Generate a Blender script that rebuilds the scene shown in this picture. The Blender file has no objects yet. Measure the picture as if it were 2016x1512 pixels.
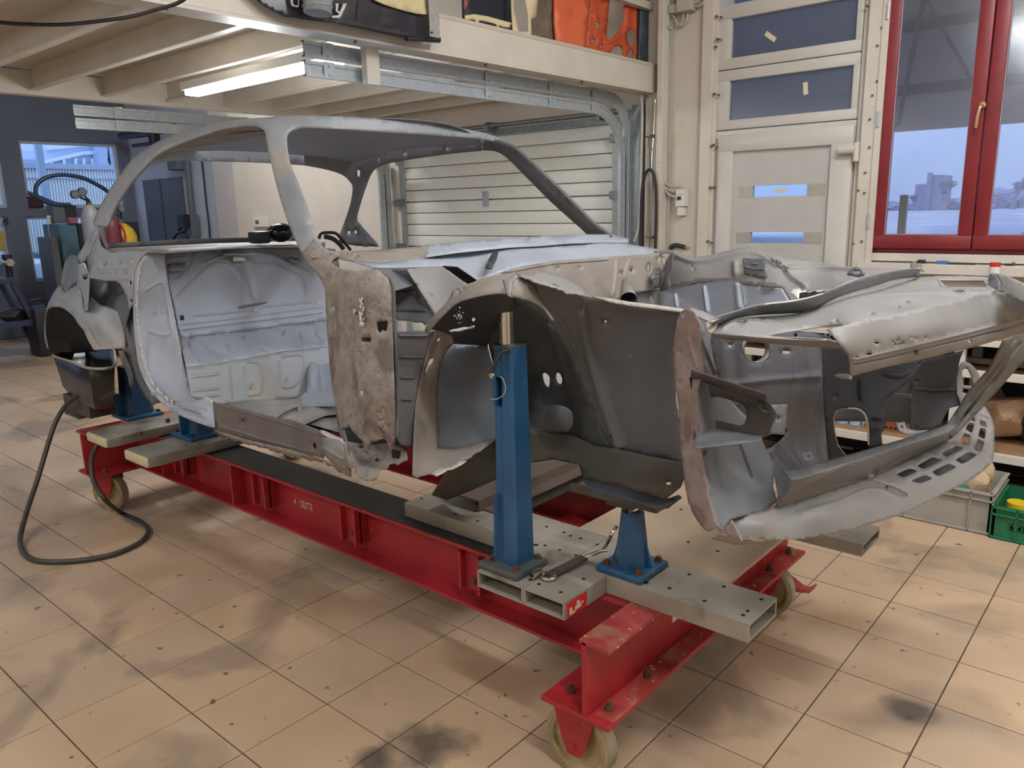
import bpy, bmesh, math, random
import numpy as np
from mathutils import Vector, Matrix, Euler
from mathutils.geometry import delaunay_2d_cdt
random.seed(7)
PI = math.pi
SC = bpy.context.scene
COL = SC.collection
V = Vector

# ------------------------------------------------------------------ camera, sky, lamps, exposure
FPX, YAW, PITCH, ROLL, CAMH = 1544.22, 0.713687, 0.219983, -0.0233708, 1.5917
_cy, _sy = math.cos(YAW), math.sin(YAW)
FWD = V((-_sy*math.cos(PITCH), _cy*math.cos(PITCH), -math.sin(PITCH)))
_r = V((_cy, _sy, 0)); _u = _r.cross(FWD)
RGT = _r*math.cos(ROLL) + _u*math.sin(ROLL)
UPV = -_r*math.sin(ROLL) + _u*math.cos(ROLL)
CAM = V((0, 0, CAMH))
cd = bpy.data.cameras.new('camera'); cam = bpy.data.objects.new('camera', cd); COL.objects.link(cam)
cd.sensor_fit = 'HORIZONTAL'; cd.sensor_width = 36; cd.lens = FPX/2016*36
cd.clip_start = 0.02; cd.clip_end = 500
cam.matrix_world = Matrix.Translation(CAM) @ Matrix((RGT, UPV, -FWD)).transposed().to_4x4()
SC.camera = cam

def srgb(r, g, b):
    f = lambda c: ((c/255+0.055)/1.055)**2.4 if c > 10 else c/255/12.92
    return (f(r), f(g), f(b), 1)

W = bpy.data.worlds.new('world'); SC.world = W; W.use_nodes = True
nt = W.node_tree; bg = nt.nodes['Background']
tc = nt.nodes.new('ShaderNodeTexCoord'); sp = nt.nodes.new('ShaderNodeSeparateXYZ'); cr = nt.nodes.new('ShaderNodeValToRGB')
nt.links.new(tc.outputs['Generated'], sp.inputs[0]); nt.links.new(sp.outputs['Z'], cr.inputs[0]); nt.links.new(cr.outputs[0], bg.inputs[0])
# overcast sky: about three times brighter overhead than at the horizon
cr.color_ramp.elements[0].position = 0.0; cr.color_ramp.elements[0].color = (0.40, 0.55, 0.95, 1)
cr.color_ramp.elements[1].position = 1.0; cr.color_ramp.elements[1].color = (0.50, 0.62, 0.90, 1)
mr = nt.nodes.new('ShaderNodeMapRange'); nt.links.new(sp.outputs['Z'], mr.inputs['Value'])
mr.inputs['From Min'].default_value = 0; mr.inputs['From Max'].default_value = 1; mr.inputs['To Min'].default_value = 1.02; mr.inputs['To Max'].default_value = 3.3
nt.links.new(mr.outputs['Result'], bg.inputs[1])
SC.view_settings.view_transform = 'Standard'; SC.view_settings.look = 'None'
SC.view_settings.gamma = 1; SC.view_settings.use_curve_mapping = False
SC.view_settings.exposure = 0.12

def area(name, loc, size, sizey, power, color, rot=(0, 0, 0)):
    l = bpy.data.lights.new(name, 'AREA'); l.shape = 'RECTANGLE'; l.size = size; l.size_y = sizey
    l.energy = power; l.color = color
    o = bpy.data.objects.new(name, l); COL.objects.link(o); o.location = loc; o.rotation_euler = rot
    return o
WARM = (0.955, 0.972, 1.0)
# ceiling tubes of the bay (fixtures are built further down at the same places)
LAMPS = [(-0.2, 3.0, 3.70, 0.95), (0.5, 0.6, 3.70, 0.85), (2.2, 2.6, 3.70, 0.6), (-1.6, -1.9, 3.70, 0.64), (-7.3, 3.7, 3.70, 0.85)]
for i, (x, y, z, p) in enumerate(LAMPS):
    area('ceiling_lamp_light', (x, y, z-0.075), 1.4, 0.14, 42*p, WARM)
    pl_ = bpy.data.lights.new('ceiling_lamp_glow', 'POINT'); pl_.energy = 52*p; pl_.color = WARM; pl_.shadow_soft_size = 0.18
    po_ = bpy.data.objects.new('ceiling_lamp_glow', pl_); COL.objects.link(po_); po_.location = (x, y, z-0.28)
# strip lamps under the loft: the lit one in view, plus two added out of frame as fill
LOFT_LAMPS = [(-4.10, 2.615, 1.35), (-4.4, 0.0, 0.62), (-4.4, -2.4, 1.0)]
for x, y, p in LOFT_LAMPS:
    area('loft_lamp_light', (x, y, 2.305), 1.4, 0.09, 9*p, WARM)
    pl_ = bpy.data.lights.new('loft_lamp_glow', 'POINT'); pl_.energy = 17*p; pl_.color = WARM; pl_.shadow_soft_size = 0.1
    po_ = bpy.data.objects.new('loft_lamp_glow', pl_); COL.objects.link(po_); po_.location = (x, y, 2.16)

# ------------------------------------------------------------------ helpers
def ray(u, v): return FWD + RGT*((u-1008)/FPX) - UPV*((v-756)/FPX)
AX = {'x': 0, 'y': 1, 'z': 2}
def at(u, v, ax, val):
    """point of the place seen along a sight line, on the real plane x / y / z = val"""
    d = ray(u, v); k = AX[ax]; return CAM + d*((val-CAM[k])/d[k])
def invdepth(u, v, ax, val):
    d = ray(u, v); k = AX[ax]; return 1.0/((val-CAM[k])/d[k])

MATS = {}
def mat(name, c1, c2=None, scale=8, rough=0.6, metal=0, bump=0, bscale=60, spots=None, detail=6, spec=0.5, contrast=0.5, emit=None, trans=0, c3=None, s3=1.5, t3=0.55, world=False):
    """procedural material: two-tone noise + optional spots + optional large patches + bump"""
    if name in MATS: return MATS[name]
    m = bpy.data.materials.new(name); m.use_nodes = True; t = m.node_tree; N = t.nodes; L = t.links
    b = N['Principled BSDF']; b.inputs['Roughness'].default_value = rough; b.inputs['Metallic'].default_value = metal
    b.inputs['Specular IOR Level'].default_value = spec
    b.inputs['Base Color'].default_value = c1
    tc = N.new('ShaderNodeTexCoord')
    if world:
        gp = N.new('ShaderNodeNewGeometry')
        class _T: outputs = {'Object': gp.outputs['Position']}
        tc = _T
    cur = None
    if c2:
        n = N.new('ShaderNodeTexNoise'); n.inputs['Scale'].default_value = scale; n.inputs['Detail'].default_value = detail
        L.new(tc.outputs['Object'], n.inputs['Vector'])
        r = N.new('ShaderNodeValToRGB'); r.color_ramp.elements[0].color = c1; r.color_ramp.elements[1].color = c2
        w = 0.5*(1-contrast); r.color_ramp.elements[0].position = 0.5-w*0.8; r.color_ramp.elements[1].position = 0.5+w*0.8
        L.new(n.outputs['Fac'], r.inputs[0]); cur = r.outputs[0]
    if c3:
        n = N.new('ShaderNodeTexNoise'); n.inputs['Scale'].default_value = s3; n.inputs['Detail'].default_value = 4; n.inputs['Distortion'].default_value = 0.6
        L.new(tc.outputs['Object'], n.inputs['Vector'])
        r = N.new('ShaderNodeValToRGB'); r.color_ramp.elements[0].position = t3; r.color_ramp.elements[1].position = min(1, t3+0.10)
        r.color_ramp.elements[0].color = (0, 0, 0, 1); r.color_ramp.elements[1].color = (1, 1, 1, 1)
        L.new(n.outputs['Fac'], r.inputs[0])
        x = N.new('ShaderNodeMix'); x.data_type = 'RGBA'; L.new(r.outputs[0], x.inputs['Factor'])
        if cur: L.new(cur, x.inputs['A'])
        else: x.inputs['A'].default_value = c1
        x.inputs['B'].default_value = c3; cur = x.outputs['Result']
    if spots:
        sc_, ss, th = spots[0], spots[1], spots[2]
        n = N.new('ShaderNodeTexNoise'); n.inputs['Scale'].default_value = ss; n.inputs['Detail'].default_value = 3
        L.new(tc.outputs['Object'], n.inputs['Vector'])
        r = N.new('ShaderNodeValToRGB'); r.color_ramp.elements[0].position = th; r.color_ramp.elements[1].position = min(1, th+0.04)
        r.color_ramp.elements[0].color = (0, 0, 0, 1); r.color_ramp.elements[1].color = (1, 1, 1, 1)
        L.new(n.outputs['Fac'], r.inputs[0])
        x = N.new('ShaderNodeMix'); x.data_type = 'RGBA'; L.new(r.outputs[0], x.inputs['Factor'])
        if cur: L.new(cur, x.inputs['A'])
        else: x.inputs['A'].default_value = c1
        x.inputs['B'].default_value = sc_; cur = x.outputs['Result']
    if cur: L.new(cur, b.inputs['Base Color'])
    if bump:
        n = N.new('ShaderNodeTexNoise'); n.inputs['Scale'].default_value = bscale; n.inputs['Detail'].default_value = 5
        L.new(tc.outputs['Object'], n.inputs['Vector'])
        bp = N.new('ShaderNodeBump'); bp.inputs['Strength'].default_value = bump; bp.inputs['Distance'].default_value = 0.004
        L.new(n.outputs['Fac'], bp.inputs['Height']); L.new(bp.outputs[0], b.inputs['Normal'])
    if emit: b.inputs['Emission Color'].default_value = emit[0]; b.inputs['Emission Strength'].default_value = emit[1]
    if trans: b.inputs['Transmission Weight'].default_value = trans
    MATS[name] = m; return m

def glassmat(name, tint, mixf=0.25, rough=0.05):
    if name in MATS: return MATS[name]
    m = bpy.data.materials.new(name); m.use_nodes = True; t = m.node_tree; N = t.nodes; L = t.links
    N.remove(N['Principled BSDF']); o = N['Material Output']
    a = N.new('ShaderNodeBsdfTransparent'); a.inputs[0].default_value = tint
    g = N.new('ShaderNodeBsdfGlossy'); g.inputs['Roughness'].default_value = rough; g.inputs[0].default_value = (1, 1, 1, 1)
    x = N.new('ShaderNodeMixShader'); x.inputs[0].default_value = mixf
    L.new(a.outputs[0], x.inputs[1]); L.new(g.outputs[0], x.inputs[2]); L.new(x.outputs[0], o.inputs[0])
    MATS[name] = m; return m

def frosted(name, c, tint):
    m = glassmat(name, tint, 0.12, 0.25)
    t = m.node_tree; N = t.nodes; L = t.links; o = N['Material Output']; x = o.inputs[0].links[0].from_node
    tr = N.new('ShaderNodeBsdfTranslucent'); tr.inputs[0].default_value = c; df = N.new('ShaderNodeBsdfDiffuse'); df.inputs[0].default_value = c
    y = N.new('ShaderNodeMixShader'); y.inputs[0].default_value = 0.35; L.new(tr.outputs[0], y.inputs[1]); L.new(df.outputs[0], y.inputs[2])
    z = N.new('ShaderNodeMixShader'); z.inputs[0].default_value = 0.45; L.new(x.outputs[0], z.inputs[1]); L.new(y.outputs[0], z.inputs[2]); L.new(z.outputs[0], o.inputs[0]); return m

def obj(name, me, m=None, parent=None, smooth=0, kind=None, label=None):
    if isinstance(me, bmesh.types.BMesh):
        bm = me; me = bpy.data.meshes.new(name); bm.to_mesh(me); bm.free()
    if smooth:
        me.polygons.foreach_set('use_smooth', [True]*len(me.polygons)); me.set_sharp_from_angle(angle=math.radians(smooth))
    if m:
        me.materials.clear(); me.materials.append(m)
    o = bpy.data.objects.new(name, me); COL.objects.link(o)
    if parent:
        o.parent = parent
        if parent.type == 'EMPTY' or True:
            o.matrix_parent_inverse = world_of(parent).inverted()
    if kind: o['kind'] = kind
    if label: o['label'] = label
    return o
def world_of(o):
    m = Matrix.LocRotScale(o.location, o.rotation_euler, o.scale)
    if o.parent: return world_of(o.parent) @ o.matrix_parent_inverse @ m
    return m
def thing(name, label, cat, loc=(0, 0, 0), group=None):
    o = bpy.data.objects.new(name, None); COL.objects.link(o); o.location = loc; o.empty_display_size = 0.1
    o['label'] = label; o['category'] = cat
    if group: o['group'] = group
    return o
def tag(o, label, cat, group=None):
    o['label'] = label; o['category'] = cat
    if group: o['group'] = group
    return o
def struct(name, me, m=None, smooth=0, label=None):
    o = obj(name, me, m, None, smooth); o['kind'] = 'structure'
    if label: o['label'] = label
    return o
def copy_thing(src, off, label=None, group=None):
    c = src.copy(); COL.objects.link(c); c.location = V(src.location)+V(off)
    if label: c['label'] = label
    if group: c['group'] = group
    def rec(a, b):
        for ch in list(a.children):
            d = ch.copy(); COL.objects.link(d); d.parent = b; rec(ch, d)
    rec(src, c); return c

def bx(bm, x0, x1, y0, y1, z0, z1, bev=0, M=None):
    r = bmesh.ops.create_cube(bm, size=1)
    vs = r['verts']
    T = Matrix.Translation(((x0+x1)/2, (y0+y1)/2, (z0+z1)/2)) @ Matrix.Diagonal((abs(x1-x0), abs(y1-y0), abs(z1-z0), 1))
    bmesh.ops.transform(bm, matrix=T, verts=vs)
    if bev:
        es = list({e for v in vs for e in v.link_edges})
        rb = bmesh.ops.bevel(bm, geom=es, offset=bev, segments=2, affect='EDGES', profile=0.5)
        vs = list({v for f in rb['faces'] for v in f.verts} | {v for v in vs if v.is_valid})
    if M is not None: bmesh.ops.transform(bm, matrix=M, verts=[v for v in vs if v.is_valid])
    return bm
def box(x0, x1, y0, y1, z0, z1, bev=0, M=None):
    return bx(bmesh.new(), x0, x1, y0, y1, z0, z1, bev, M)
def cyl(bm, p, q, r, r2=None, seg=16, caps=True):
    p, q = V(p), V(q); d = q-p; r2 = r if r2 is None else r2
    M = Matrix.Translation((p+q)/2) @ d.to_track_quat('Z', 'Y').to_matrix().to_4x4()
    bmesh.ops.create_cone(bm, cap_ends=caps, segments=seg, radius1=max(r, 1e-5), radius2=max(r2, 1e-5), depth=d.length, matrix=M)
    return bm
def tube(pts, r, seg=10, n=8, closed=False, res=True):
    """smooth tube along points (Catmull-Rom)"""
    pts = [V(p) for p in pts]
    if res: pts = crom(pts, n, closed)
    bm = bmesh.new(); rings = []; N = len(pts); up = None
    for i, p in enumerate(pts):
        a = pts[i-1] if (i > 0 or closed) else p; b = pts[(i+1) % N] if (i < N-1 or closed) else p
        t = (b-a).normalized()
        if up is None: up = V((0, 0, 1)) if abs(t.z) < 0.9 else V((1, 0, 0))
        s = t.cross(up).normalized(); up = s.cross(t).normalized()
        rr = r[min(i, len(r)-1)] if isinstance(r, (list, tuple)) else r
        rings.append([bm.verts.new(p + (s*math.cos(k*2*PI/seg)+up*math.sin(k*2*PI/seg))*rr) for k in range(seg)])
    M = N if closed else N-1
    for i in range(M):
        A, B = rings[i], rings[(i+1) % N]
        for k in range(seg): bm.faces.new((A[k], A[(k+1) % seg], B[(k+1) % seg], B[k]))
    if not closed:
        bm.faces.new(rings[0][::-1]); bm.faces.new(rings[-1])
    bmesh.ops.recalc_face_normals(bm, faces=bm.faces)
    return bm
def crom(pts, n=8, closed=False):
    out = []; N = len(pts)
    if N < 3: return [pts[0].lerp(pts[-1], k/n) for k in range(n+1)]
    for i in range(N if closed else N-1):
        if closed: p0, p1, p2, p3 = pts[i-1], pts[i], pts[(i+1) % N], pts[(i+2) % N]
        else: p0, p1, p2, p3 = pts[max(i-1, 0)], pts[i], pts[i+1], pts[min(i+2, N-1)]
        for k in range(n):
            t = k/n; out.append(0.5*((2*p1)+(-p0+p2)*t+(2*p0-5*p1+4*p2-p3)*t*t+(-p0+3*p1-3*p2+p3)*t**3))
    if not closed: out.append(pts[-1].copy())
    return out
def prism(pts, d):
    """extrude planar loop of 3d points by vector d"""
    bm = bmesh.new(); A = [bm.verts.new(V(p)) for p in pts]; B = [bm.verts.new(V(p)+V(d)) for p in pts]
    bm.faces.new(A); bm.faces.new(B[::-1]); n = len(A)
    for i in range(n): bm.faces.new((A[i], B[i], B[(i+1) % n], A[(i+1) % n]))
    bmesh.ops.recalc_face_normals(bm, faces=bm.faces); return bm
def bars(segs, w, h):
    bm = bmesh.new()
    for p, q in segs:
        p, q = V(p), V(q); d = q-p
        M = Matrix.Translation((p+q)/2) @ d.to_track_quat('Z', 'Y').to_matrix().to_4x4() @ Matrix.Diagonal((w, h, d.length, 1))
        bmesh.ops.create_cube(bm, size=1, matrix=M)
    return bm
def loft(rows, closed=False):
    bm = bmesh.new(); R = [[bm.verts.new(V(p)) for p in r] for r in rows]
    for a, b in zip(R[:-1], R[1:]):
        n = len(a)
        for i in range(n if closed else n-1): bm.faces.new((a[i], a[(i+1) % n], b[(i+1) % n], b[i]))
    return bm
def solid(o, t, off=-1):
    m = o.modifiers.new('thickness', 'SOLIDIFY'); m.thickness = t; m.offset = off; return o

class TPS:
    def __init__(s, P, w, lam=0.0):
        s.P = np.array(P, float)/1000.0; n = len(P)
        if n == 1: s.c = np.array([w[0]]); s.k = 0; return
        if n == 2:
            P2 = np.vstack([s.P, s.P[:1]+np.array([[-(s.P[1]-s.P[0])[1], (s.P[1]-s.P[0])[0]]])]); s.P = P2; w = list(w)+[w[0]]; n = 3
        d = np.linalg.norm(s.P[:, None]-s.P[None], axis=2); K = np.where(d > 0, d*d*np.log(d+1e-12), 0)
        Q = np.hstack([np.ones((n, 1)), s.P]); A = np.zeros((n+3, n+3)); A[:n, :n] = K+lam*np.eye(n); A[:n, n:] = Q; A[n:, :n] = Q.T
        s.c = np.linalg.lstsq(A, np.concatenate([w, np.zeros(3)]), rcond=None)[0]; s.k = n
    def __call__(s, X):
        X = np.array(X, float)/1000.0
        if s.k == 0: return np.full(len(X), s.c[0])
        d = np.linalg.norm(X[:, None]-s.P[None], axis=2); K = np.where(d > 0, d*d*np.log(d+1e-12), 0)
        return K @ s.c[:s.k] + s.c[s.k] + X @ s.c[s.k+1:]
def inpoly(X, poly):
    x, y = X[:, 0], X[:, 1]; r = np.zeros(len(X), bool); n = len(poly)
    for i in range(n):
        x1, y1 = poly[i]; x2, y2 = poly[(i+1) % n]
        if y1 == y2: continue
        c = ((y1 > y) != (y2 > y)) & (x < (x2-x1)*(y-y1)/(y2-y1)+x1); r ^= c
    return r
def dens(poly, step, closed=True):
    out = []; n = len(poly)
    for i in range(n if closed else n-1):
        a, b = np.array(poly[i], float), np.array(poly[(i+1) % n], float); k = max(1, int(np.linalg.norm(b-a)/step))
        for j in range(k): out.append(tuple(a+(b-a)*j/k))
    if not closed: out.append(tuple(poly[-1]))
    return out
def sm(poly, n=5, closed=False):
    """smooth 2d polyline"""
    P = crom([V((p[0], p[1], 0)) for p in poly], n, closed); return [(p.x, p.y) for p in P]
def jag(poly, amp, step=4, seed=1):
    """ragged torn edge along an open polyline (ends kept)"""
    rnd = random.Random(seed); D = dens(poly, step, False); out = [D[0]]; w = 0
    for p in D[1:-1]:
        w = 0.55*w + rnd.uniform(-amp, amp); out.append((p[0]+rnd.uniform(-amp, amp)*0.5, p[1]+w))
    return out+[D[-1]]
def blob(cx, cy, r, n=8, seed=0, ry=None, rough=0.35):
    rnd = random.Random(seed+int(cx*7+cy)); ry = ry or r
    return [(cx+math.cos(2*PI*k/n)*r*(1+rnd.uniform(-rough, rough)), cy+math.sin(2*PI*k/n)*ry*(1+rnd.uniform(-rough, rough))) for k in range(n)]
def ell(cx, cy, rx, ry, a=0, n=20):
    c, s = math.cos(math.radians(a)), math.sin(math.radians(a)); out = []
    for k in range(n):
        x, y = rx*math.cos(2*PI*k/n), ry*math.sin(2*PI*k/n); out.append((cx+x*c-y*s, cy+x*s+y*c))
    return out
def sheet(name, out, ctrl, m, parent=None, holes=(), ribs=(), step=14, th=0.0018, smooth=40, label=None, kind=None, lam=0.0006):
    """pressed sheet metal: an outline seen from the camera laid on a curved surface whose real positions are
    given by control points (u, v, axis, value); holes are cut, ribs = (polyline, width, height)"""
    tps = TPS([c[:2] for c in ctrl], [invdepth(*c) for c in ctrl], lam)
    out = dens(out, step); hol = [dens(h, max(step*0.7, 3)) for h in holes]
    pts = list(out); edges = [(i, (i+1) % len(out)) for i in range(len(out))]
    for h in hol:
        b = len(pts); pts += h; edges += [(b+i, b+(i+1) % len(h)) for i in range(len(h))]
    disp = [0.0]*len(pts)
    A = np.array(out); 
    ribpts = []
    for (poly, w, hgt) in ribs:
        D = np.array(dens(poly, step*0.6, False)); T = np.gradient(D, axis=0); T /= np.linalg.norm(T, axis=1)[:, None]+1e-9
        Nn = np.stack([-T[:, 1], T[:, 0]], 1)
        for k, f in ((-1, 0), (-0.5, 0.8), (0, 1), (0.5, 0.8), (1, 0)):
            Q = D + Nn*(w*k)
            if f == 0: pass
            ok = inpoly(Q, out)
            for h in hol: ok &= ~inpoly(Q, h)
            idx = []
            for q, o_, e in zip(Q, ok, range(len(Q))):
                endf = 0 if (e == 0 or e == len(Q)-1) else 1
                if o_: idx.append(len(pts)); pts.append(tuple(q)); disp.append(hgt*f*endf); ribpts.append(q)
                else: idx.append(None)
            edges += [(a, b) for a, b in zip(idx[:-1], idx[1:]) if a is not None and b is not None]
    x0, y0 = A.min(0); x1, y1 = A.max(0); G = []
    j = 0; y = y0+step/2
    while y < y1:
        x = x0 + (step/2 if j % 2 else 0)
        while x < x1: G.append((x, y)); x += step
        y += step*0.87; j += 1
    if G:
        G = np.array(G); ok = inpoly(G, out)
        for h in hol: ok &= ~inpoly(G, h)
        B = np.array(pts)
        G = G[ok]
        if len(G):
            keep = np.ones(len(G), bool)
            for i0 in range(0, len(G), 500):
                d = np.linalg.norm(G[i0:i0+500, None]-B[None], axis=2).min(1); keep[i0:i0+500] = d > step*0.45
            G = G[keep]
            pts += [tuple(g) for g in G]; disp += [0.0]*len(G)
    r = delaunay_2d_cdt([V(p) for p in pts], edges, [], 0, 1e-4)
    P2 = np.array([tuple(p) for p in r[0]]); orig = r[3]
    dv = np.array([max([disp[k] for k in o_] or [0], key=abs) for o_ in orig])
    tri = [f for f in r[2]]
    cen = np.array([P2[list(f)].mean(0) for f in tri]); ok = inpoly(cen, out)
    for h in hol: ok &= ~inpoly(cen, h)
    tri = [f for f, k in zip(tri, ok) if k]
    w = tps(P2); w = np.maximum(w, 1e-3)
    Fv, Rv, Uv = np.array(FWD), np.array(RGT), np.array(UPV)
    D = Fv + (P2[:, :1]-1008)/FPX*Rv - (P2[:, 1:]-756)/FPX*Uv
    P3 = np.array(CAM) + D/w[:, None]
    me = bpy.data.meshes.new(name); 
    # faces towards the sight side
    fs = []
    for f in tri:
        a, b, c = P3[f[0]], P3[f[1]], P3[f[2]]; n = np.cross(b-a, c-a)
        fs.append(tuple(f) if np.dot(n, a-np.array(CAM)) < 0 else (f[0], f[2], f[1]))
    me.from_pydata([tuple(p) for p in P3], [], fs); me.update()
    if np.any(dv):
        nn = np.array([tuple(v.normal) for v in me.vertices]); P3 = P3+nn*dv[:, None]
        me.vertices.foreach_set('co', P3.ravel()); me.update()
    bm = bmesh.new(); bm.from_mesh(me); bmesh.ops.delete(bm, geom=[v for v in bm.verts if not v.link_faces], context='VERTS'); bm.to_mesh(me); bm.free()
    o = obj(name, me, m, parent, smooth, kind, label)
    if th: solid(o, th)
    return o
# ------------------------------------------------------------------ materials of the room
M_wall = mat('cream_wall_paint', srgb(210, 203, 192), srgb(202, 194, 183), 3, 0.75, bump=0.1, bscale=25)
M_wallpanel = mat('cream_sheet_panel', srgb(203, 196, 184), srgb(195, 187, 175), 2, 0.5, c3=srgb(190, 176, 152), s3=2.2, t3=0.6)
M_steel_cream = mat('cream_painted_steel', srgb(206, 200, 189), srgb(197, 190, 178), 5, 0.45, spots=(srgb(150, 130, 105), 40, 0.74))
M_grey_wall = mat('grey_blue_wall', srgb(200, 208, 216), srgb(190, 198, 208), 2, 0.8)
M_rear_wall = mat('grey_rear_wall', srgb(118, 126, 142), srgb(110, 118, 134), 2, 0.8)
M_galv = mat('galvanised_steel', srgb(190, 198, 201), srgb(166, 176, 181), 30, 0.35, 0.4, contrast=0.3)
M_galv2 = mat('galvanised_steel_dull', srgb(150, 158, 162), srgb(128, 136, 142), 20, 0.45, 0.6)
M_deck = mat('loft_deck_board', srgb(196, 186, 170), srgb(186, 176, 160), 3, 0.6)
M_pvc = mat('white_pvc', srgb(200, 197, 190), srgb(192, 189, 182), 4, 0.35)
M_doorpanel = mat('off_white_panel', srgb(188, 187, 183), srgb(180, 179, 175), 6, 0.45)
M_sectional = mat('sectional_door_steel', srgb(228, 231, 224), srgb(221, 224, 217), 40, 0.42, bump=0.15, bscale=90)
M_red_frame = mat('red_window_frame', srgb(132, 40, 46), srgb(116, 34, 40), 6, 0.4)
M_black = mat('black_rubber', srgb(30, 30, 32), srgb(42, 42, 44), 12, 0.55)
M_dark = mat('dark_plastic', srgb(40, 40, 44), srgb(28, 28, 32), 9, 0.5)
M_white = mat('white_plastic', srgb(214, 212, 206), None, rough=0.4)
M_greyc = mat('grey_conduit', srgb(182, 178, 168), srgb(168, 164, 156), 8, 0.45)
M_grout = mat('floor_grout', srgb(84, 70, 58), srgb(60, 50, 42), 6, 0.9)
M_screw = mat('screw_steel', srgb(110, 104, 96), None, rough=0.5, metal=0.6)
M_tape = mat('masking_tape', srgb(214, 204, 170), None, rough=0.7)

def floor_mat(name, base, dark, wear):
    m = mat(name, base, dark, 2.2, 0.42, c3=wear, s3=1.6, t3=0.54, spots=(srgb(104, 92, 80), 17, 0.685), bump=0.12, bscale=14, detail=8, world=True)
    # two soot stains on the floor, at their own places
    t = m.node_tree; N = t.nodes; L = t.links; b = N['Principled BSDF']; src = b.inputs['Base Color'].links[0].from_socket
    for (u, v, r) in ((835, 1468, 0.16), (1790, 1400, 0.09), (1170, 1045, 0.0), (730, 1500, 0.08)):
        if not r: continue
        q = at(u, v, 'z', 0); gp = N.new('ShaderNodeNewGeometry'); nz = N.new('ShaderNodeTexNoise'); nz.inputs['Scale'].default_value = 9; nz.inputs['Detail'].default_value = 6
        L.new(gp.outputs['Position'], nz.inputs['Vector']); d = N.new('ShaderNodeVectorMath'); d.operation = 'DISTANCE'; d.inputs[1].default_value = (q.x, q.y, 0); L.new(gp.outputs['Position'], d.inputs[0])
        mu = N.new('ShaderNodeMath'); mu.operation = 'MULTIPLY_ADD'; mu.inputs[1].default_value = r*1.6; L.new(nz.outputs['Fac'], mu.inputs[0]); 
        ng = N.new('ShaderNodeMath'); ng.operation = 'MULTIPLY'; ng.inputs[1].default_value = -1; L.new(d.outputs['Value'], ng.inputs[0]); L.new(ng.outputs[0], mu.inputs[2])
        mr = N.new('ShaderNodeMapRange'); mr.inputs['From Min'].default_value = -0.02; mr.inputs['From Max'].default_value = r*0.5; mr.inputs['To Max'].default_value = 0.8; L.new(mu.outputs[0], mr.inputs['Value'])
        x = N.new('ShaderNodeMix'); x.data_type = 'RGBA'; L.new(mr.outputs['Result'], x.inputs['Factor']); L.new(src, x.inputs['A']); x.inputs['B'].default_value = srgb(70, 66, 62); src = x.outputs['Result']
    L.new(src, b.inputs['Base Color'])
    return m
TILE_M = [floor_mat('floor_tile_a', srgb(190, 166, 139), srgb(176, 151, 124), srgb(150, 131, 110)),
          floor_mat('floor_tile_b', srgb(186, 162, 136), srgb(172, 148, 122), srgb(144, 128, 110)),
          floor_mat('floor_tile_c', srgb(193, 166, 137), srgb(178, 151, 122), srgb(152, 132, 110))]
for m_ in TILE_M:   # shared world-scale wear, every tile uses its own object space
    pass

# ------------------------------------------------------------------ floor: grout slab + tiles
XW, YW = -12.3, 5.2                   # rear wall plane, window wall plane
ZC = 3.95
floor = struct('floor', box(XW-0.1, 3.6, -4.1, YW+0.5, -0.08, -0.004), M_grout, label='tan square floor tiles with dark dirty joints')
TS = 0.31; X0, Y0 = -11.4464*TS, 3.29605*TS
tile_mesh = []
for k in range(3):
    bm = bmesh.new(); g = 0.0022
    bx(bm, g, TS-g, g, TS-g, -0.006, 0.0)
    es = [e for e in bm.edges if all(v.co.z > -0.001 for v in e.verts)]
    bmesh.ops.bevel(bm, geom=es, offset=0.0012, segments=1, affect='EDGES')
    me = bpy.data.meshes.new('tile'); bm.to_mesh(me); bm.free(); me.materials.append(TILE_M[k]); tile_mesh.append(me)
cand = []
for i in range(-30, 24):
    for j in range(-22, 16):
        x, y = X0+i*TS, Y0+j*TS
        if x < XW-TS*0.2 or x > 3.4 or y < -4.0 or y+TS > (YW+0.04 if x > -9.1 else 5.75): continue
        c = V((x+TS/2, y+TS/2, 0)); d = c-CAM; zz = d.dot(FWD); vis = False
        if zz > 0.2:
            u = 1008+FPX*d.dot(RGT)/zz; v_ = 756-FPX*d.dot(UPV)/zz
            vis = -120 < u < 2136 and 0 < v_ < 1640
        cand.append((0 if vis else 1, -zz if not vis else zz, x, y))
cand.sort()
rest = bmesh.new(); n = 0
for vis, zz, x, y in cand:
    if vis == 0 and n < 298:
        o = bpy.data.objects.new('tile', tile_mesh[random.choice((0, 1, 2))]); COL.objects.link(o)
        o.parent = floor; o.location = (x, y, random.uniform(-0.0006, 0.0004)); n += 1
    else: bx(rest, x+0.0022, x+TS-0.0022, y+0.0022, y+TS-0.0022, -0.006, -0.0003)
obj('tile_field', rest, TILE_M[0], floor, kind='stuff')

# ------------------------------------------------------------------ shell
def wall_with_openings(name, plane, a0, a1, z0, z1, th, ops, m, label=None):
    """plane ('x',val) or ('y',val); ops=[(a0,a1,z0,z1)]; wall grows away from the room"""
    bm = bmesh.new(); axs = sorted({a0, a1, *[o[0] for o in ops], *[o[1] for o in ops]}); zs = sorted({z0, z1, *[o[2] for o in ops], *[o[3] for o in ops]})
    for A, B in zip(axs[:-1], axs[1:]):
        for C, D in zip(zs[:-1], zs[1:]):
            ca, cz = (A+B)/2, (C+D)/2
            if any(o[0] < ca < o[1] and o[2] < cz < o[3] for o in ops): continue
            if plane[0] == 'y': bx(bm, A, B, plane[1], plane[1]+th, C, D)
            else: bx(bm, plane[1], plane[1]+th, A, B, C, D)
    bmesh.ops.remove_doubles(bm, verts=bm.verts, dist=1e-5)
    return struct(name, bm, m, label=label)
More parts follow.
